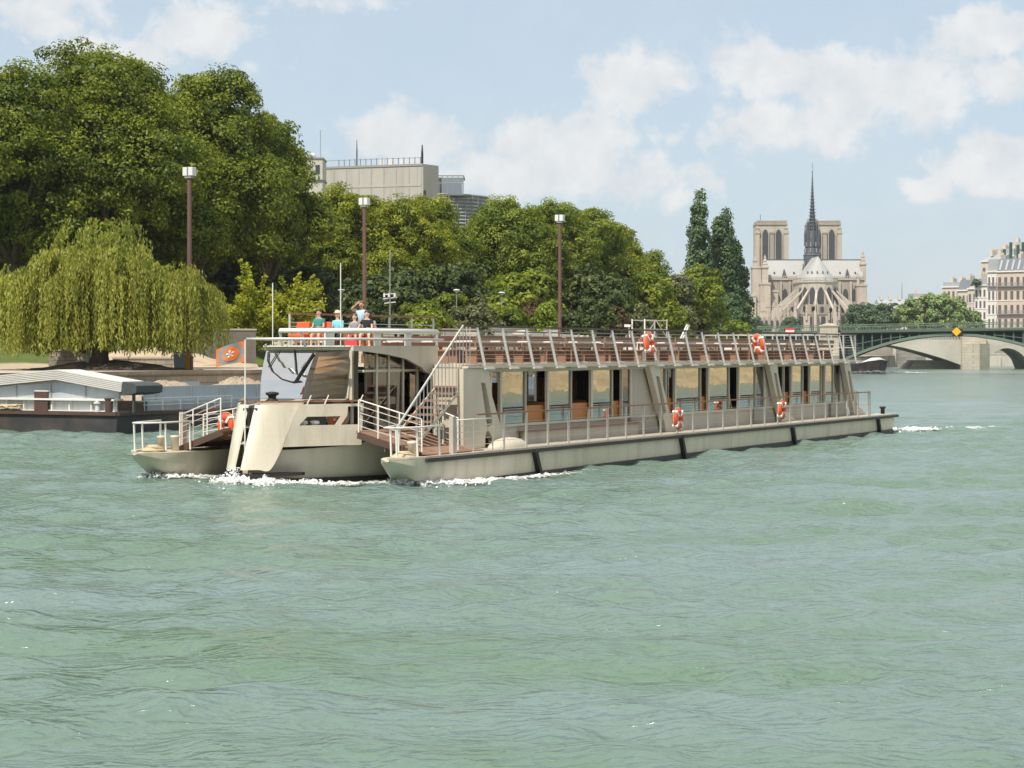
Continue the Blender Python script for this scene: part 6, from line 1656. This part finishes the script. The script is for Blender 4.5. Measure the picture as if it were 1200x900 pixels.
    for i in range(11):
        a = math.pi * (i + .5) / 11; x, y = xc - rb * math.cos(a) * .995, ra + 2 - rb * math.sin(a) * .995
        m = MB(); m.bar((x, y, Z(384)), (x, y, Z(371)), 1.9, .9, up=(math.cos(a), math.sin(a), 0)); m.build('chapel_window', M_NDD, b)
        x, y = xc - rb * .78 * math.cos(a), ra + 2 - rb * .78 * math.sin(a)
        m = MB(); m.bar((x, y, Z(366)), (x, y, Z(359.5)), 1.5, .8, up=(math.cos(a), math.sin(a), 0)); m.build('gallery_window', M_NDD, b)
    # flying buttresses: radiating, with pier pinnacles
    def flyer(a, r1=None, zin=None, zout=None):
        r0 = ra + .1; r1 = r1 or ra * 2.35
        dx, dy = -math.cos(a), -math.sin(a); m = MB(); N = 12
        rings = []
        for i in range(N + 1):
            f = i / N; r = r0 + (r1 - r0) * f; zt_ = (zin or Z(340)) + ((zout or Z(366)) - (zin or Z(340))) * f; zb_ = zt_ - .9 - 5.5 * f ** 2.2
            x, y = xc + dx * r, ra + dy * r * 1.0; w_ = .5
            rings.append([(x - dy * w_, y + dx * w_, zt_), (x + dy * w_, y - dx * w_, zt_), (x + dy * w_, y - dx * w_, zb_), (x - dy * w_, y + dx * w_, zb_)])
        m.loft(rings); fb = m.build('flying_buttress', M_ND, b)
        x, y = xc + dx * r1, ra + dy * r1
        m = MB(); m.box((x, y, (zout or Z(366)) / 2), (1.7, 1.7, (zout or Z(366)))); m.build('buttress_pier', M_ND, fb)
        pinnacle(x, y, (zout or Z(366)), (zout or Z(366)) + 5.5, 1.2, fb)
    for i in range(0, 8): flyer(math.pi * (i / 7))
    for yy in (20, 26):
        for s in (-1, 1):
            m = MB(); N = 12; rings = []
            for i in range(N + 1):
                f = i / N; x = xc + s * (ra + (ra * 1.45) * f); zt_ = Z(338) + (Z(368) - Z(338)) * f; zb_ = zt_ - 1 - 6 * f ** 2
                rings.append([(x, yy - .5, zt_), (x, yy + .5, zt_), (x, yy + .5, zb_), (x, yy - .5, zb_)])
            m.loft(rings); fb = m.build('flying_buttress', M_ND, b); x = xc + s * ra * 2.45
            m = MB(); m.box((x, yy, Z(366) / 2), (1.8, 2.4, Z(366))); m.build('buttress_pier', M_ND, fb); pinnacle(x, yy, Z(366), Z(352), 1.3, fb)
    for i in range(12):
        a = math.pi * i / 11; pinnacle(xc - (rb + .3) * math.cos(a), ra + 2 - (rb + .3) * math.sin(a), zl - 3, Z(358 - (i % 3) * 2), .9)
    # low sacristy / walls at the foot
    m = MB(); m.span((X(884), -2, 0), (X(945), 30, Z(372))); m.build('side_chapel_wall', M_ND, b)
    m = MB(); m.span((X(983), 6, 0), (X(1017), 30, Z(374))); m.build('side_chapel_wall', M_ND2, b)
    for k in range(9):
        x = X(888 + 6.5 * k); m = MB(); m.span((x - .45, -2.7, 0), (x + .45, -2.1, Z(371))); m.build('buttress', M_ND2, b)
        if k % 2 == 0: pinnacle(x, -2.4, Z(371), Z(364), .8)
        if k < 8: lancet(x + 1.3, -2.05, Z(384), Z(375), 1.0, 'chapel_window')
    # spire over the crossing
    sx = X(953, 38); y = 41
    m = MB(); m.lathe([(4.6, Z(318, 38)), (4.4, Z(300, 38)), (4.7, Z(299, 38)), (4.0, Z(297.5, 38)), (3.5, Z(290, 38)), (3.9, Z(289, 38)), (3.2, Z(287.5, 38)), (2.9, Z(278, 38)), (2.2, Z(270, 38)), (1.45, Z(256, 38)), (.9, Z(240, 38)), (.5, Z(222, 38)), (.18, Z(203, 38)), (.1, Z(200, 38))], 8, (sx, y, 0)); spi = m.build('spire', M_NDS, b)
    m = MB()
    for zz in (286, 293.5):
        for k in range(8):
            a = 2 * math.pi * (k + .5) / 8; r_ = 3.3 if zz < 290 else 3.9
            m.span((sx + r_ * math.cos(a) - .3, y + r_ * math.sin(a) - .3, Z(zz + 2.5, 38)), (sx + r_ * math.cos(a) + .3, y + r_ * math.sin(a) + .3, Z(zz - 2.5, 38)))
    m.build('spire_arcade', M_LAMPG, spi)
    for k in range(8):
        a = 2 * math.pi * k / 8; pinnacle(sx + 3.7 * math.cos(a), y + 3.7 * math.sin(a), Z(288, 38), Z(265, 38), .8, spi, M_NDS)
        pinnacle(sx + 2.5 * math.cos(a), y + 2.5 * math.sin(a), Z(278, 38), Z(256, 38), .55, spi, M_NDS)
    m = MB()
    for k in range(16):
        f = k / 16; py = 268 - f * 62; r_ = 2.2 * (1 - f) ** 1.15 + .25
        m.lathe([(r_ * .9, Z(py, 38) - .2), (r_ + .28, Z(py, 38)), (r_ * .9, Z(py, 38) + .2)], 8, (sx, y, 0))
        for q in range(0): a = 2 * math.pi * q / 8; m.box((sx + (r_ + .15) * math.cos(a), y + (r_ + .15) * math.sin(a), Z(py, 38)), (.4, .4, .35))
    m.build('crocket', M_NDS, spi)
    m = MB(); m.ball((sx, y, Z(201, 38)), .42, 8); m.tube([(sx, y, Z(201, 38)), (sx, y, Z(190, 38))], .09, 5); m.bar((sx - .7, y, Z(194, 38)), (sx + .7, y, Z(194, 38)), .12); m.build('cross', M_NDS, spi)
    for k, (dx, pyb, pyt) in enumerate(((-9.2, 322, 308), (-7.2, 318, 301), (-5.4, 312, 296))):
        pinnacle(sx + dx * .55, y - 4 + k, Z(pyb + 4, 38), Z(pyt, 38), .9, spi, M_NDS)
cathedral()
o = MB().span((P(862, 0, 900).x, 880, -1), (P(1040, 0, 900).x, 1300, 6.5)).build('island_quay', M_FARQ); tag(o, 'island embankment at the foot of the cathedral', 'wall')

# ------------------------------------------------------------------ house fronts at the right and trees on that quay
M_H = [mat('house_cream', (.56, .50, .42), .85, .06, .1, 1.5, dirt=(.34, .3, .25), dirt_amt=.3, streak=True), mat('house_white', (.70, .68, .64), .85, .05, .1, 1.5, dirt=(.42, .4, .36), dirt_amt=.3, streak=True), mat('house_pinkish', (.55, .45, .37), .85, .06, .1, 1.5, dirt=(.34, .28, .23), dirt_amt=.3, streak=True)]
M_SLATE = mat('slate_roof', (.14, .155, .18), .6, .12, .3, 3); M_ZINC = mat('zinc_roof', (.34, .36, .38), .55, .08, .3, 3)
M_SHUT = mat('window_shadow', (.12, .11, .11), .4, .2)
def house(px0, px1, py_eave, py_top, D, mt, nf, nw, label, roof='mansard', skylights=0, balcony=(), z0=6.0, chim=2, dD=-10):
    K = D / FPX; x0, x1 = (px0 - 600) * K, (px1 - 600) * K; w_ = x1 - x0
    ze = CH + (HZ - py_eave) * K; zt_ = CH + (HZ - py_top) * K
    ang = math.atan2(dD, w_)
    t = empty('town_house', (x0, D, 0), ang, label, 'house', 'riverside house fronts')
    L = math.hypot(w_, dD)
    m = MB(); m.span((0, 0, -1), (L, 12, ze)); m.build('wall', mt, t)
    m = MB(); m.span((-.1, -.35, ze - .3), (L + .1, .1, ze + .1)); m.build('cornice', M_H[1], t)
    rf = MB()
    if roof == 'mansard': rf.loft([[(0, .1, ze), (0, 1.8, zt_), (0, 11, zt_), (0, 12, ze)], [(L, .1, ze), (L, 1.8, zt_), (L, 11, zt_), (L, 12, ze)]])
    elif roof == 'gable': rf.loft([[(0, 0, ze), (0, 6, zt_), (0, 12, ze)], [(L, 0, ze), (L, 6, zt_), (L, 12, ze)]])
    else: rf.span((.2, .2, ze), (L - .2, 11, zt_))
    r_ = rf.build('roof', M_SLATE if roof == 'mansard' else M_ZINC, t)
    fh = (ze - z0 - .8) / nf; ww = L / nw
    for i in range(nf):
        for j in range(nw):
            cx = (j + .5) * ww; zb_ = z0 + .6 + i * fh; hh = fh * .62
            m = MB(); m.span((cx - min(.55, ww * .24), -.04, zb_), (cx + min(.55, ww * .24), .06, zb_ + hh)); m.build('window', M_SHUT, t)
    for i in range(1, nf):
        if i in balcony:
            m = MB(); z = z0 + .5 + i * fh; m.span((.2, -.8, z - .15), (L - .2, -.002, z))
            m.span((.2, -.8, z + .85), (L - .2, -.72, z + .95)); k = .3
            while k < L - .3: m.span((k, -.78, z), (k + .12, -.73, z + .9)); k += .35
            m.build('balcony', M_LAMPG, t)
        else:
            m = MB(); z = z0 + .35 + i * fh; m.span((0, -.12, z - .1), (L, -.002, z + .1)); m.build('string_course', M_H[1], t)
    for k in range(skylights):
        cx = (k + .5) * L / skylights
        m = MB(); zz = ze + (zt_ - ze) * .1; z2 = ze + (zt_ - ze) * .9
        m.add([(cx - .3, .02, zz), (cx + .3, .02, zz), (cx + .3, 1.6, z2), (cx - .3, 1.6, z2), (cx - .3, .3, zz - .1), (cx + .3, .3, zz - .1), (cx + .3, 1.9, z2 - .1), (cx - .3, 1.9, z2 - .1)], [(0, 1, 2, 3), (4, 7, 6, 5), (0, 3, 7, 4), (1, 5, 6, 2), (0, 4, 5, 1), (2, 6, 7, 3)]); m.build('roof_window', M_ZINC, r_)
    for k in range(chim):
        cx = L * (k + .3) / max(chim, 1); m = MB(); m.span((cx, 3.5, zt_ - .5), (cx + .9, 6, zt_ + 1.3))
        for q in range(4): m.lathe([(.18, 0), (.16, .7)], 6, (cx + .45, 3.8 + q * .6, zt_ + 1.3))
        m.build('chimney', M_H[0], r_)
    return t
D6 = 600
house(1168, 1222, 318, 303, 590, M_H[2], 5, 9, 'pinkish house front with long iron balconies and slate roof, at the right edge', skylights=9, balcony=(2, 4), chim=1)
house(1157, 1168, 318, 304, 598, M_H[1], 5, 3, 'narrow white house left of the balconied pinkish one', roof='flat', balcony=(4,), chim=1, dD=-3)
house(1142, 1157, 334, 327, 606, M_H[1], 5, 4, 'plain white house with a planted roof terrace', roof='flat', chim=0, dD=-4)
house(1134, 1142, 338, 326, 612, M_H[0], 4, 2, 'narrow cream house with a tall gable left of the white one', roof='gable', chim=1, dD=-3)
house(1122, 1134, 340, 328, 618, M_H[0], 4, 3, 'cream house with a steep slate roof above the quay trees', chim=1, dD=-3)
house(1104, 1122, 336, 331, 640, M_H[0], 5, 4, 'tall beige block furthest left in the row of houses', roof='flat', chim=2, dD=-4)
house(1070, 1091, 349, 344, 760, mat('house_red', (.30, .16, .12), .85, .08, .1, 1.5), 4, 4, 'reddish block behind the quay trees', roof='flat', chim=1, dD=0)
house(1030, 1062, 356, 350, 900, M_H[1], 4, 6, 'distant pale roofline between the cathedral and the red block', roof='gable', chim=3, dD=0)
house(1016, 1034, 361, 356, 930, M_H[0], 3, 4, 'distant low house just right of the cathedral', roof='gable', chim=2, dD=0)
# taller roofs and chimney stacks behind the right-hand row
house(1150, 1166, 306, 298, 640, M_H[0], 5, 3, 'tall beige chimney wall rising behind the white house', roof='gable', chim=2, dD=-4)
house(1166, 1185, 300, 292, 646, M_H[1], 6, 4, 'pale penthouse level with dark chimney flues behind the balconied house', roof='flat', chim=2, dD=-4)
house(1182, 1225, 296, 284, 650, M_H[1], 6, 8, 'highest pale roof terrace at the right edge', roof='flat', chim=3, dD=-6)
for i, (px_, t_, b_) in enumerate(((1177, 292, 308), (1184.5, 284, 303), (1193, 287, 302), (1199, 284, 302))):
    z0_, z1_ = CH + (HZ - b_) / FPX * 632, CH + (HZ - t_) / FPX * 632
    o = MB().tube([((px_ - 600) / FPX * 632, 632, z0_ - 3), ((px_ - 600) / FPX * 632, 632, z1_)], .45, 8).build('cypress_planter', LM['fard']); 
    tag(o, 'thin dark clipped cypress on the roof terrace, %s' % ('first from the left', 'tallest, second from the left', 'third from the left', 'cut by the right edge of the photo')[i], 'plant', 'clipped cypresses on the roof terrace')
p = P(1057, 411, 1500); t = empty('lattice_mast', (p.x, 1500, 0), 0, 'thin far-off mast on the skyline right of the cathedral', 'mast')
m = MB(); zt_ = CH + (HZ - 331) / FPX * 1500; m.tube([(0, 0, 0), (0, 0, zt_ * .55), (0, 0, zt_)], [1.2, .6, .2], 5); m.build('shaft', M_LAMPG, t)
for i, (px_, D_, top_, w_, kd, lab) in enumerate(((1005, 600, 359, 8, 'fard', 'dark green tree left on the bridge skyline, under the cathedral'), (1020, 590, 357, 9, 'fard', 'dark green tree in the middle of the clump right of the cathedral'), (1040, 585, 357, 9, 'fard', 'dark green tree ending the clump right of the cathedral'),
        (1068, 560, 352, 8, 'far', 'light green tree left in the pale clump below the red block'), (1086, 560, 346, 9.5, 'far', 'tallest light green tree below the red block'), (1106, 556, 345, 9.5, 'far', 'light green tree right in the pale clump, under the lantern'), (1124, 560, 352, 7, 'far', 'light green tree against the cream house'),
        (1140, 575, 366, 5, 'far', 'small thin tree before the white house'), (927, 900, 372, 9, 'fard', 'small dark tree at the foot of the cathedral'), (888, 860, 372, 10, 'fard', 'dark tree at the left foot of the cathedral'), (1148, 600, 329, 2.6, 'fard', 'planted greenery on the white house terrace'), (1153, 602, 330, 2.2, 'fard', 'leafy bush at the right end of the white house terrace'))):
    zz = 6.5 if i < 10 else CH + (HZ - 334.5) / FPX * D_
    p = Vector(((px_ - 600) / FPX * D_, D_ + (4 if i >= 10 else 0), zz - .1)); h = max(1.2, CH + (HZ - top_) / FPX * D_ - zz)
    tree('quay_tree' if i < 10 else 'terrace_shrub', lab, p, lobed(np.random.default_rng(200 + i), w_, h, .2 if i > 9 else .8, 8, .5), kd, 150 if i < 10 else 40, 44, .62 if i < 10 else .4, 1.2 if i < 10 else .5, 200 + i, 'far trees beyond the bridge', .2, 2, cat='tree' if i < 10 else 'shrub')
o = MB().span((P(990, 0, 552).x, 552, -1), (P(1400, 0, 552).x, 700, 6.4)).build('far_embankment', M_FARQ); tag(o, 'embankment carrying the far trees and houses', 'wall')

# ------------------------------------------------------------------ dark barge under way beyond the stern
def moving_barge():
    b = empty('dark_barge', (P(1033, 411, 372).x, 372, 0), R(110), 'dark laden barge coming towards us beyond the stern of the cruise boat', 'barge')
    # local x aft
    m = MB(); m.loft([[(0, -.3, 2.4), (.6, -.3, -.5), (.6, .3, -.5), (0, .3, 2.4)], [(1.2, -2.0, 2.15), (1.8, -1.6, -.5), (1.8, 1.6, -.5), (1.2, 2.0, 2.15)], [(4, -2.6, 1.7), (4, -2.5, -.5), (4, 2.5, -.5), (4, 2.6, 1.7)], [(38, -2.6, 1.6), (38, -2.5, -.5), (38, 2.5, -.5), (38, 2.6, 1.6)]]); m.build('hull', M_BHULL, b)
    m = MB(); m.loft([[(.3, -1.0, 2.3), (.3, 1.0, 2.3), (.5, 0, 2.8)], [(3.5, -2.4, 1.8), (3.5, 2.4, 1.8), (3.5, 0, 2.75)]]); m.build('bow_cover', M_BWHITE, b)
    m = MB(); m.span((5, -2.0, 1.5), (30, 2.0, 2.3)); m.build('hatch', M_CONCD, b)
    m = MB(); m.span((31, -2.1, 1.5), (36, 2.1, 3.3)); m.build('deckhouse', M_BWHITE, b)
    m = MB(); m.span((30.95, -1.8, 2.4), (31, 1.8, 3.1)); m.build('window', M_WIN, b)
    q = P(1033, 0, 371)
    foam('bow_foam', [(q.x - 14, 371, .8, .05, .5), (q.x - 7, 370.4, .9, .2, .85), (q.x - 2, 369.5, 1.0, .45, 1.0), (q.x + 2, 370, 1.0, .4, 1.0), (q.x + 5, 371.5, .9, .2, .9), (q.x + 9, 373, .8, .05, .5)], 8, [(q.x - .5, 369.6, 2.2, .7, 200)])
moving_barge()

# ------------------------------------------------------------------ the opposite bank (unseen; sloped to catch sun and gild the boat's panes)
def right_bank():
    p, q = Vector((30, -3, 0)), Vector((205, 340, 0)); d = q - p; ang = math.atan2(d.y, d.x); L = d.length
    t = empty('opposite_quay_wall', p, ang, 'unseen stone embankment, sloped to catch sun and mirrored in the cabin panes', 'wall')
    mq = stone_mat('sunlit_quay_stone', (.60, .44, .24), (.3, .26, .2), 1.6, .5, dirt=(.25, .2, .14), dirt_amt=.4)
    m = MB(); m.loft([[(0, 0, -2), (0, 0, -.05), (0, -8, 5.2), (0, -9, -2)], [(L, 0, -2), (L, 0, -.05), (L, -8, 5.2), (L, -9, -2)]]); m.build('sun_catching_slope', mq, t)  # slope shaped to catch the sun and gild the pane reflections
    m = MB(); m.span((0, -12, -2), (L, -8.9, 8)); m.build('upper_wall', mq, t)
    a, c = Vector((-130, -30, 0)), Vector((29, -5, 0)); d = c - a
    t2 = empty('camera_side_quay', a, math.atan2(d.y, d.x), 'stone quay on the near bank where the picture was taken, mirrored in the wheelhouse', 'wall')
    L = d.length - 3.2
    m = MB(); m.span((0, -6, -2), (L, 0, 1.8)); m.build('lower_quay', mq, t2)
    m = MB(); m.span((0, -16, -2), (L, -6.2, 6)); m.build('upper_wall', mq, t2)
right_bank()
# ------------------------------------------------------------------ people on the boat
M_SKIN = mat('skin', (.55, .32, .22), .55, .05, 4, 20); M_SKINP = mat('pale_skin', (.62, .40, .30), .55, .05, 4, 20)
M_HAIRD = mat('dark_hair', (.035, .022, .016), .5, .2, 6, 30); M_HAIRB = mat('brown_hair', (.12, .06, .03), .5, .2, 6, 30); M_HAIRG = mat('pale_hair', (.50, .42, .32), .6, .1, 6, 30)
M_EYE = mat('eye', (.02, .015, .012), .3, .1); M_LIP = mat('lip', (.38, .13, .11), .5, .1)
def cloth(n, c): return mat(n, c, .85, .10, 4, 22)

def skinned(name, verts, edges, mt, parent, sub=1):
    me = bpy.data.meshes.new(name); me.from_pydata([v[0] for v in verts], edges, []); me.materials.append(mt)
    o = bpy.data.objects.new(name, me); COL.objects.link(o); o.parent = parent
    md = o.modifiers.new('skin', 'SKIN'); md.use_smooth_shade = True
    if not me.skin_vertices: 
        try: me.attributes.new('skin_vertices', 'FLOAT', 'POINT')
        except Exception: pass
    lay = me.skin_vertices[0].data
    for i, v in enumerate(verts):
        r = v[1]; lay[i].radius = (r, r) if not isinstance(r, tuple) else r
    lay[0].use_root = True
    s = o.modifiers.new('smooth', 'SUBSURF'); s.levels = sub; s.render_levels = sub
    return o

def person(loc, heading, label, hair, shirt, legs, pose, skin=M_SKIN, scale=1.0, bare_legs=True, hat=None, long_hair=False, sleeve=.5):
    """pose: dict with hip height, arms (elbow, wrist per side, relative to the shoulder), knees, ankles"""
    t = empty('person', loc, heading, label, 'person', 'people aboard the boat'); t.scale = (scale,) * 3
    hp = pose['hip']; ln = pose.get('lean', 0)
    V, E = [], []
    def v(p, r, to=None):
        V.append((p, r)); 
        if to is not None: E.append((to, len(V) - 1))
        return len(V) - 1
    pel = v((0, 0, hp), .125)
    wa = v((ln * .3, 0, hp + .19), .112, pel); ch = v((ln * .7, 0, hp + .39), .13, wa); nb = v((ln, 0, hp + .55), .055, ch)
    hd = v((ln + .02, 0, hp + .66), .066, nb); h2 = v((ln + .01, 0, hp + .745), .092, hd); h3 = v((ln, 0, hp + .83), .062, h2)
    v((ln + .115, 0, hp + .715), .014, h2)
    for s in (-1, 1): v((ln + .0, s * .098, hp + .715), .016, h2)
    AR = []
    for s, (el, wr) in zip((-1, 1), pose['arms']):
        sh = (ln * .85, s * .165, hp + .47); a = v(sh, .055, ch)
        e_ = tuple(sh[i] + el[i] * (1 if i != 1 else s) for i in range(3)); w_ = tuple(e_[i] + wr[i] * (1 if i != 1 else s) for i in range(3))
        b = v(e_, .042, a); c = v(w_, .028, b)
        d = Vector(wr); d = Vector((d.x, d.y * s, d.z)).normalized(); pm = Vector(w_) + d * .065
        q = v(tuple(pm), .034, c)
        side = d.cross(Vector((1, .2, .3))).normalized()
        for k, L in enumerate((.06, .075, .07, .055)):
            f0 = pm + d * .03 + side * (.024 * (k - 1.5)); f1 = f0 + d * L * .6; f2 = f1 + d * L * .45 + d.cross(side) * .02
            j = v(tuple(f0), .010, q); j = v(tuple(f1), .009, j); v(tuple(f2), .008, j)
        f0 = pm - side * .035; j = v(tuple(f0), .011, q); v(tuple(f0 - side * .02 + d * .04), .009, j)
        AR.append((sh, e_, w_))
    LG = []
    for s, (kn, an) in zip((-1, 1), pose['legs']):
        h_ = (0, s * .085, hp - .04); a = v(h_, .085, pel)
        k_ = (kn[0], s * kn[1], kn[2]); n_ = (an[0], s * an[1], an[2])
        b = v(k_, .058, a); m_ = tuple((k_[i] * .6 + n_[i] * .4) for i in range(3)); bb = v(m_, .052, b); c = v(n_, .036, bb); v((n_[0] + .15, n_[1] + s * .02, n_[2] - .045), .034, c); LG.append((h_, k_, n_))
    skinned('body', V, E, skin, t)
    # shirt
    V, E = [], []
    a0 = v((0, 0, hp + .02), .142); a1 = v((ln * .3, 0, hp + .19), .132, a0); a2 = v((ln * .7, 0, hp + .39), .150, a1); v((ln * .95, 0, hp + .51), .085, a2)
    for sh, e_, w_ in AR:
        j = v(sh, .07, a2); v(tuple(sh[i] + (e_[i] - sh[i]) * sleeve for i in range(3)), .058, j)
    skinned('shirt', V, E, shirt, t)
    V, E = [], []
    a0 = v((0, 0, hp), .148); v((0, 0, hp + .08), .140, a0)
    for h_, k_, n_ in LG:
        j = v(h_, .102, a0); f = .6 if bare_legs else 1
        k2 = tuple(h_[i] + (k_[i] - h_[i]) * f for i in range(3)); j = v(k2, .088 if bare_legs else .074, j)
        if not bare_legs: v(tuple(n_), .055, j)
    skinned('shorts' if bare_legs else 'trousers', V, E, legs, t)
    for s, (h_, k_, n_) in zip((-1, 1), LG):
        m = MB(); m.ball((n_[0] + .06, n_[1] + s * .008, n_[2] - .03), .06, 10, sc=(2.0, .9, .75)); m.build('shoe', M_WHITE if bare_legs else M_DARK, t, True)
    m = MB(); m.ball((ln - .025, 0, hp + .785), .108, 14, sc=(1.0, .98, .95))
    if long_hair:
        m.ball((ln - .07, 0, hp + .66), .09, 10, sc=(.7, 1.15, 1.6))
    m.build('hair', hair, t, True)
    if hat: 
        m = MB(); m.lathe([(.15, hp + .80), (.155, hp + .815), (.112, hp + .825), (.10, hp + .89), (.03, hp + .92)], 16, (ln, 0, 0)); m.build('hat', hat, t, True)
    for s in (-1, 1):
        m = MB(); m.ball((ln + .088, s * .034, hp + .745), .013, 8); m.build('eye', M_EYE, t, True)
    m = MB(); m.box((ln + .085, 0, hp + .672), (.01, .045, .012)); m.build('mouth', M_LIP, t)
    return t
SIT = lambda sp=.12: [((.43, sp, .50), (.44, sp + .01, .09)), ((.43, sp + .02, .50), (.40, sp + .03, .09))]
STAND = [((.03, .10, .49), (-.01, .11, .085)), ((.0, .11, .49), (-.03, .12, .085))]
LAP = [((.08, .05, -.27), (.24, -.05, -.02)), ((.08, .05, -.27), (.25, -.06, .0))]
HANG = [((.02, .06, -.28), (.07, .0, -.25)), ((.02, .06, -.28), (.07, .0, -.25))]
FACE = math.pi + BRZ + .3      # towards the bow and the camera
DK = 4.08
# bench they sit on
m = MB(); m.span((4.3, -1.55, 4.08), (4.75, .3, 4.5)); bench_ = m.build('passenger_bench', M_TEAK, boat)
person(BL(3.6, .1, DK), math.pi + BRZ + .2, 'person in a teal top with dark tied hair sitting on an orange chair, turned sideways', M_HAIRD, cloth('teal_cloth', (.04, .22, .19)), cloth('red_cloth', (.5, .07, .04)), dict(hip=.56, arms=LAP, legs=SIT()), scale=.86, long_hair=True)
person(BL(4.35, -.12, DK), FACE, 'person in a cyan shirt and pale hat with a dark strap across the chest', M_HAIRG, cloth('cyan_cloth', (.20, .58, .66)), cloth('black_cloth', (.02, .02, .025)), dict(hip=.52, arms=LAP, legs=SIT()), M_SKINP, .84, False, cloth('straw_hat', (.60, .50, .36)), sleeve=.9)
person(BL(4.98, -.62, DK), FACE, 'standing person in a pale blue top shading the eyes with one hand', M_HAIRB, cloth('pale_blue_cloth', (.42, .60, .72)), cloth('grey_cloth', (.30, .33, .37)), dict(hip=.92, arms=[((.12, .20, .10), (.06, -.22, .17)), HANG[1]], legs=STAND), M_SKIN, .84, True, None, True, .35)
person(BL(4.4, -.72, DK), FACE, 'small seated person in a patterned grey shirt between two adults', M_HAIRB, cloth('grey_print_cloth', (.25, .25, .30)), cloth('brown_shorts', (.16, .07, .04)), dict(hip=.50, arms=LAP, legs=SIT()), M_SKINP, .80)
person(BL(4.4, -1.17, DK), FACE, 'seated person in a black V-neck top with dark hair and bare knees', M_HAIRD, cloth('black_top', (.015, .015, .018)), cloth('dark_red_skirt', (.22, .03, .02)), dict(hip=.52, arms=[((.02, .16, -.26), (.20, -.02, -.06)), LAP[1]], legs=SIT(.15)), M_SKINP, .86, True, None, True)
person(BL(7.4, .55, 3.55), BRZ + .4, 'standing person in a grey top with dark hair, behind the seated group', M_HAIRD, cloth('grey_top', (.34, .31, .31)), cloth('dark_trousers', (.05, .05, .06)), dict(hip=.92, arms=HANG, legs=STAND), M_SKIN, 1.0, False, None, True)
person(BL(29.25, -3.55, .96), math.pi * 1.5 + BRZ - .2, 'person in a pink checked shirt standing at the open cabin window', M_HAIRD, cloth('pink_check_cloth', (.42, .20, .20)), cloth('navy_trousers', (.03, .03, .05)), dict(hip=.86, arms=HANG, legs=STAND), M_SKIN, .92, False)
# a bag by the orange seats
b_ = MB(); p_ = BL(3.75, -1.0, DK); b_.loft([[(p_.x - .2, p_.y - .14, p_.z), (p_.x + .2, p_.y - .14, p_.z), (p_.x + .2, p_.y + .14, p_.z), (p_.x - .2, p_.y + .14, p_.z)], [(p_.x - .16, p_.y - .1, p_.z + .3), (p_.x + .16, p_.y - .1, p_.z + .3), (p_.x + .16, p_.y + .1, p_.z + .3), (p_.x - .16, p_.y + .1, p_.z + .3)]])
b_.tube([(p_.x - .1, p_.y, p_.z + .29), (p_.x - .06, p_.y, p_.z + .42), (p_.x + .06, p_.y, p_.z + .42), (p_.x + .1, p_.y, p_.z + .29)], .02, 5)
tag(b_.build('red_bag', cloth('red_bag_cloth', (.55, .04, .05)), bevel=.02), 'soft red bag on the deck at the feet of the seated passengers', 'bag')
# ------------------------------------------------------------------ summer haze over the river
hm = bpy.data.materials.new('haze'); hm.use_nodes = True; ht = hm.node_tree; ht.nodes.clear()
ho = ht.nodes.new('ShaderNodeOutputMaterial'); hv = ht.nodes.new('ShaderNodeVolumePrincipled')
hv.inputs['Color'].default_value = (.93, .96, 1, 1); hv.inputs['Density'].default_value = .00008; hv.inputs['Anisotropy'].default_value = .2
ht.links.new(hv.outputs[0], ho.inputs['Volume'])
MB().span((-3000, -3000, -3.2), (3000, 3000, 110)).build('haze', hm, kind='stuff')
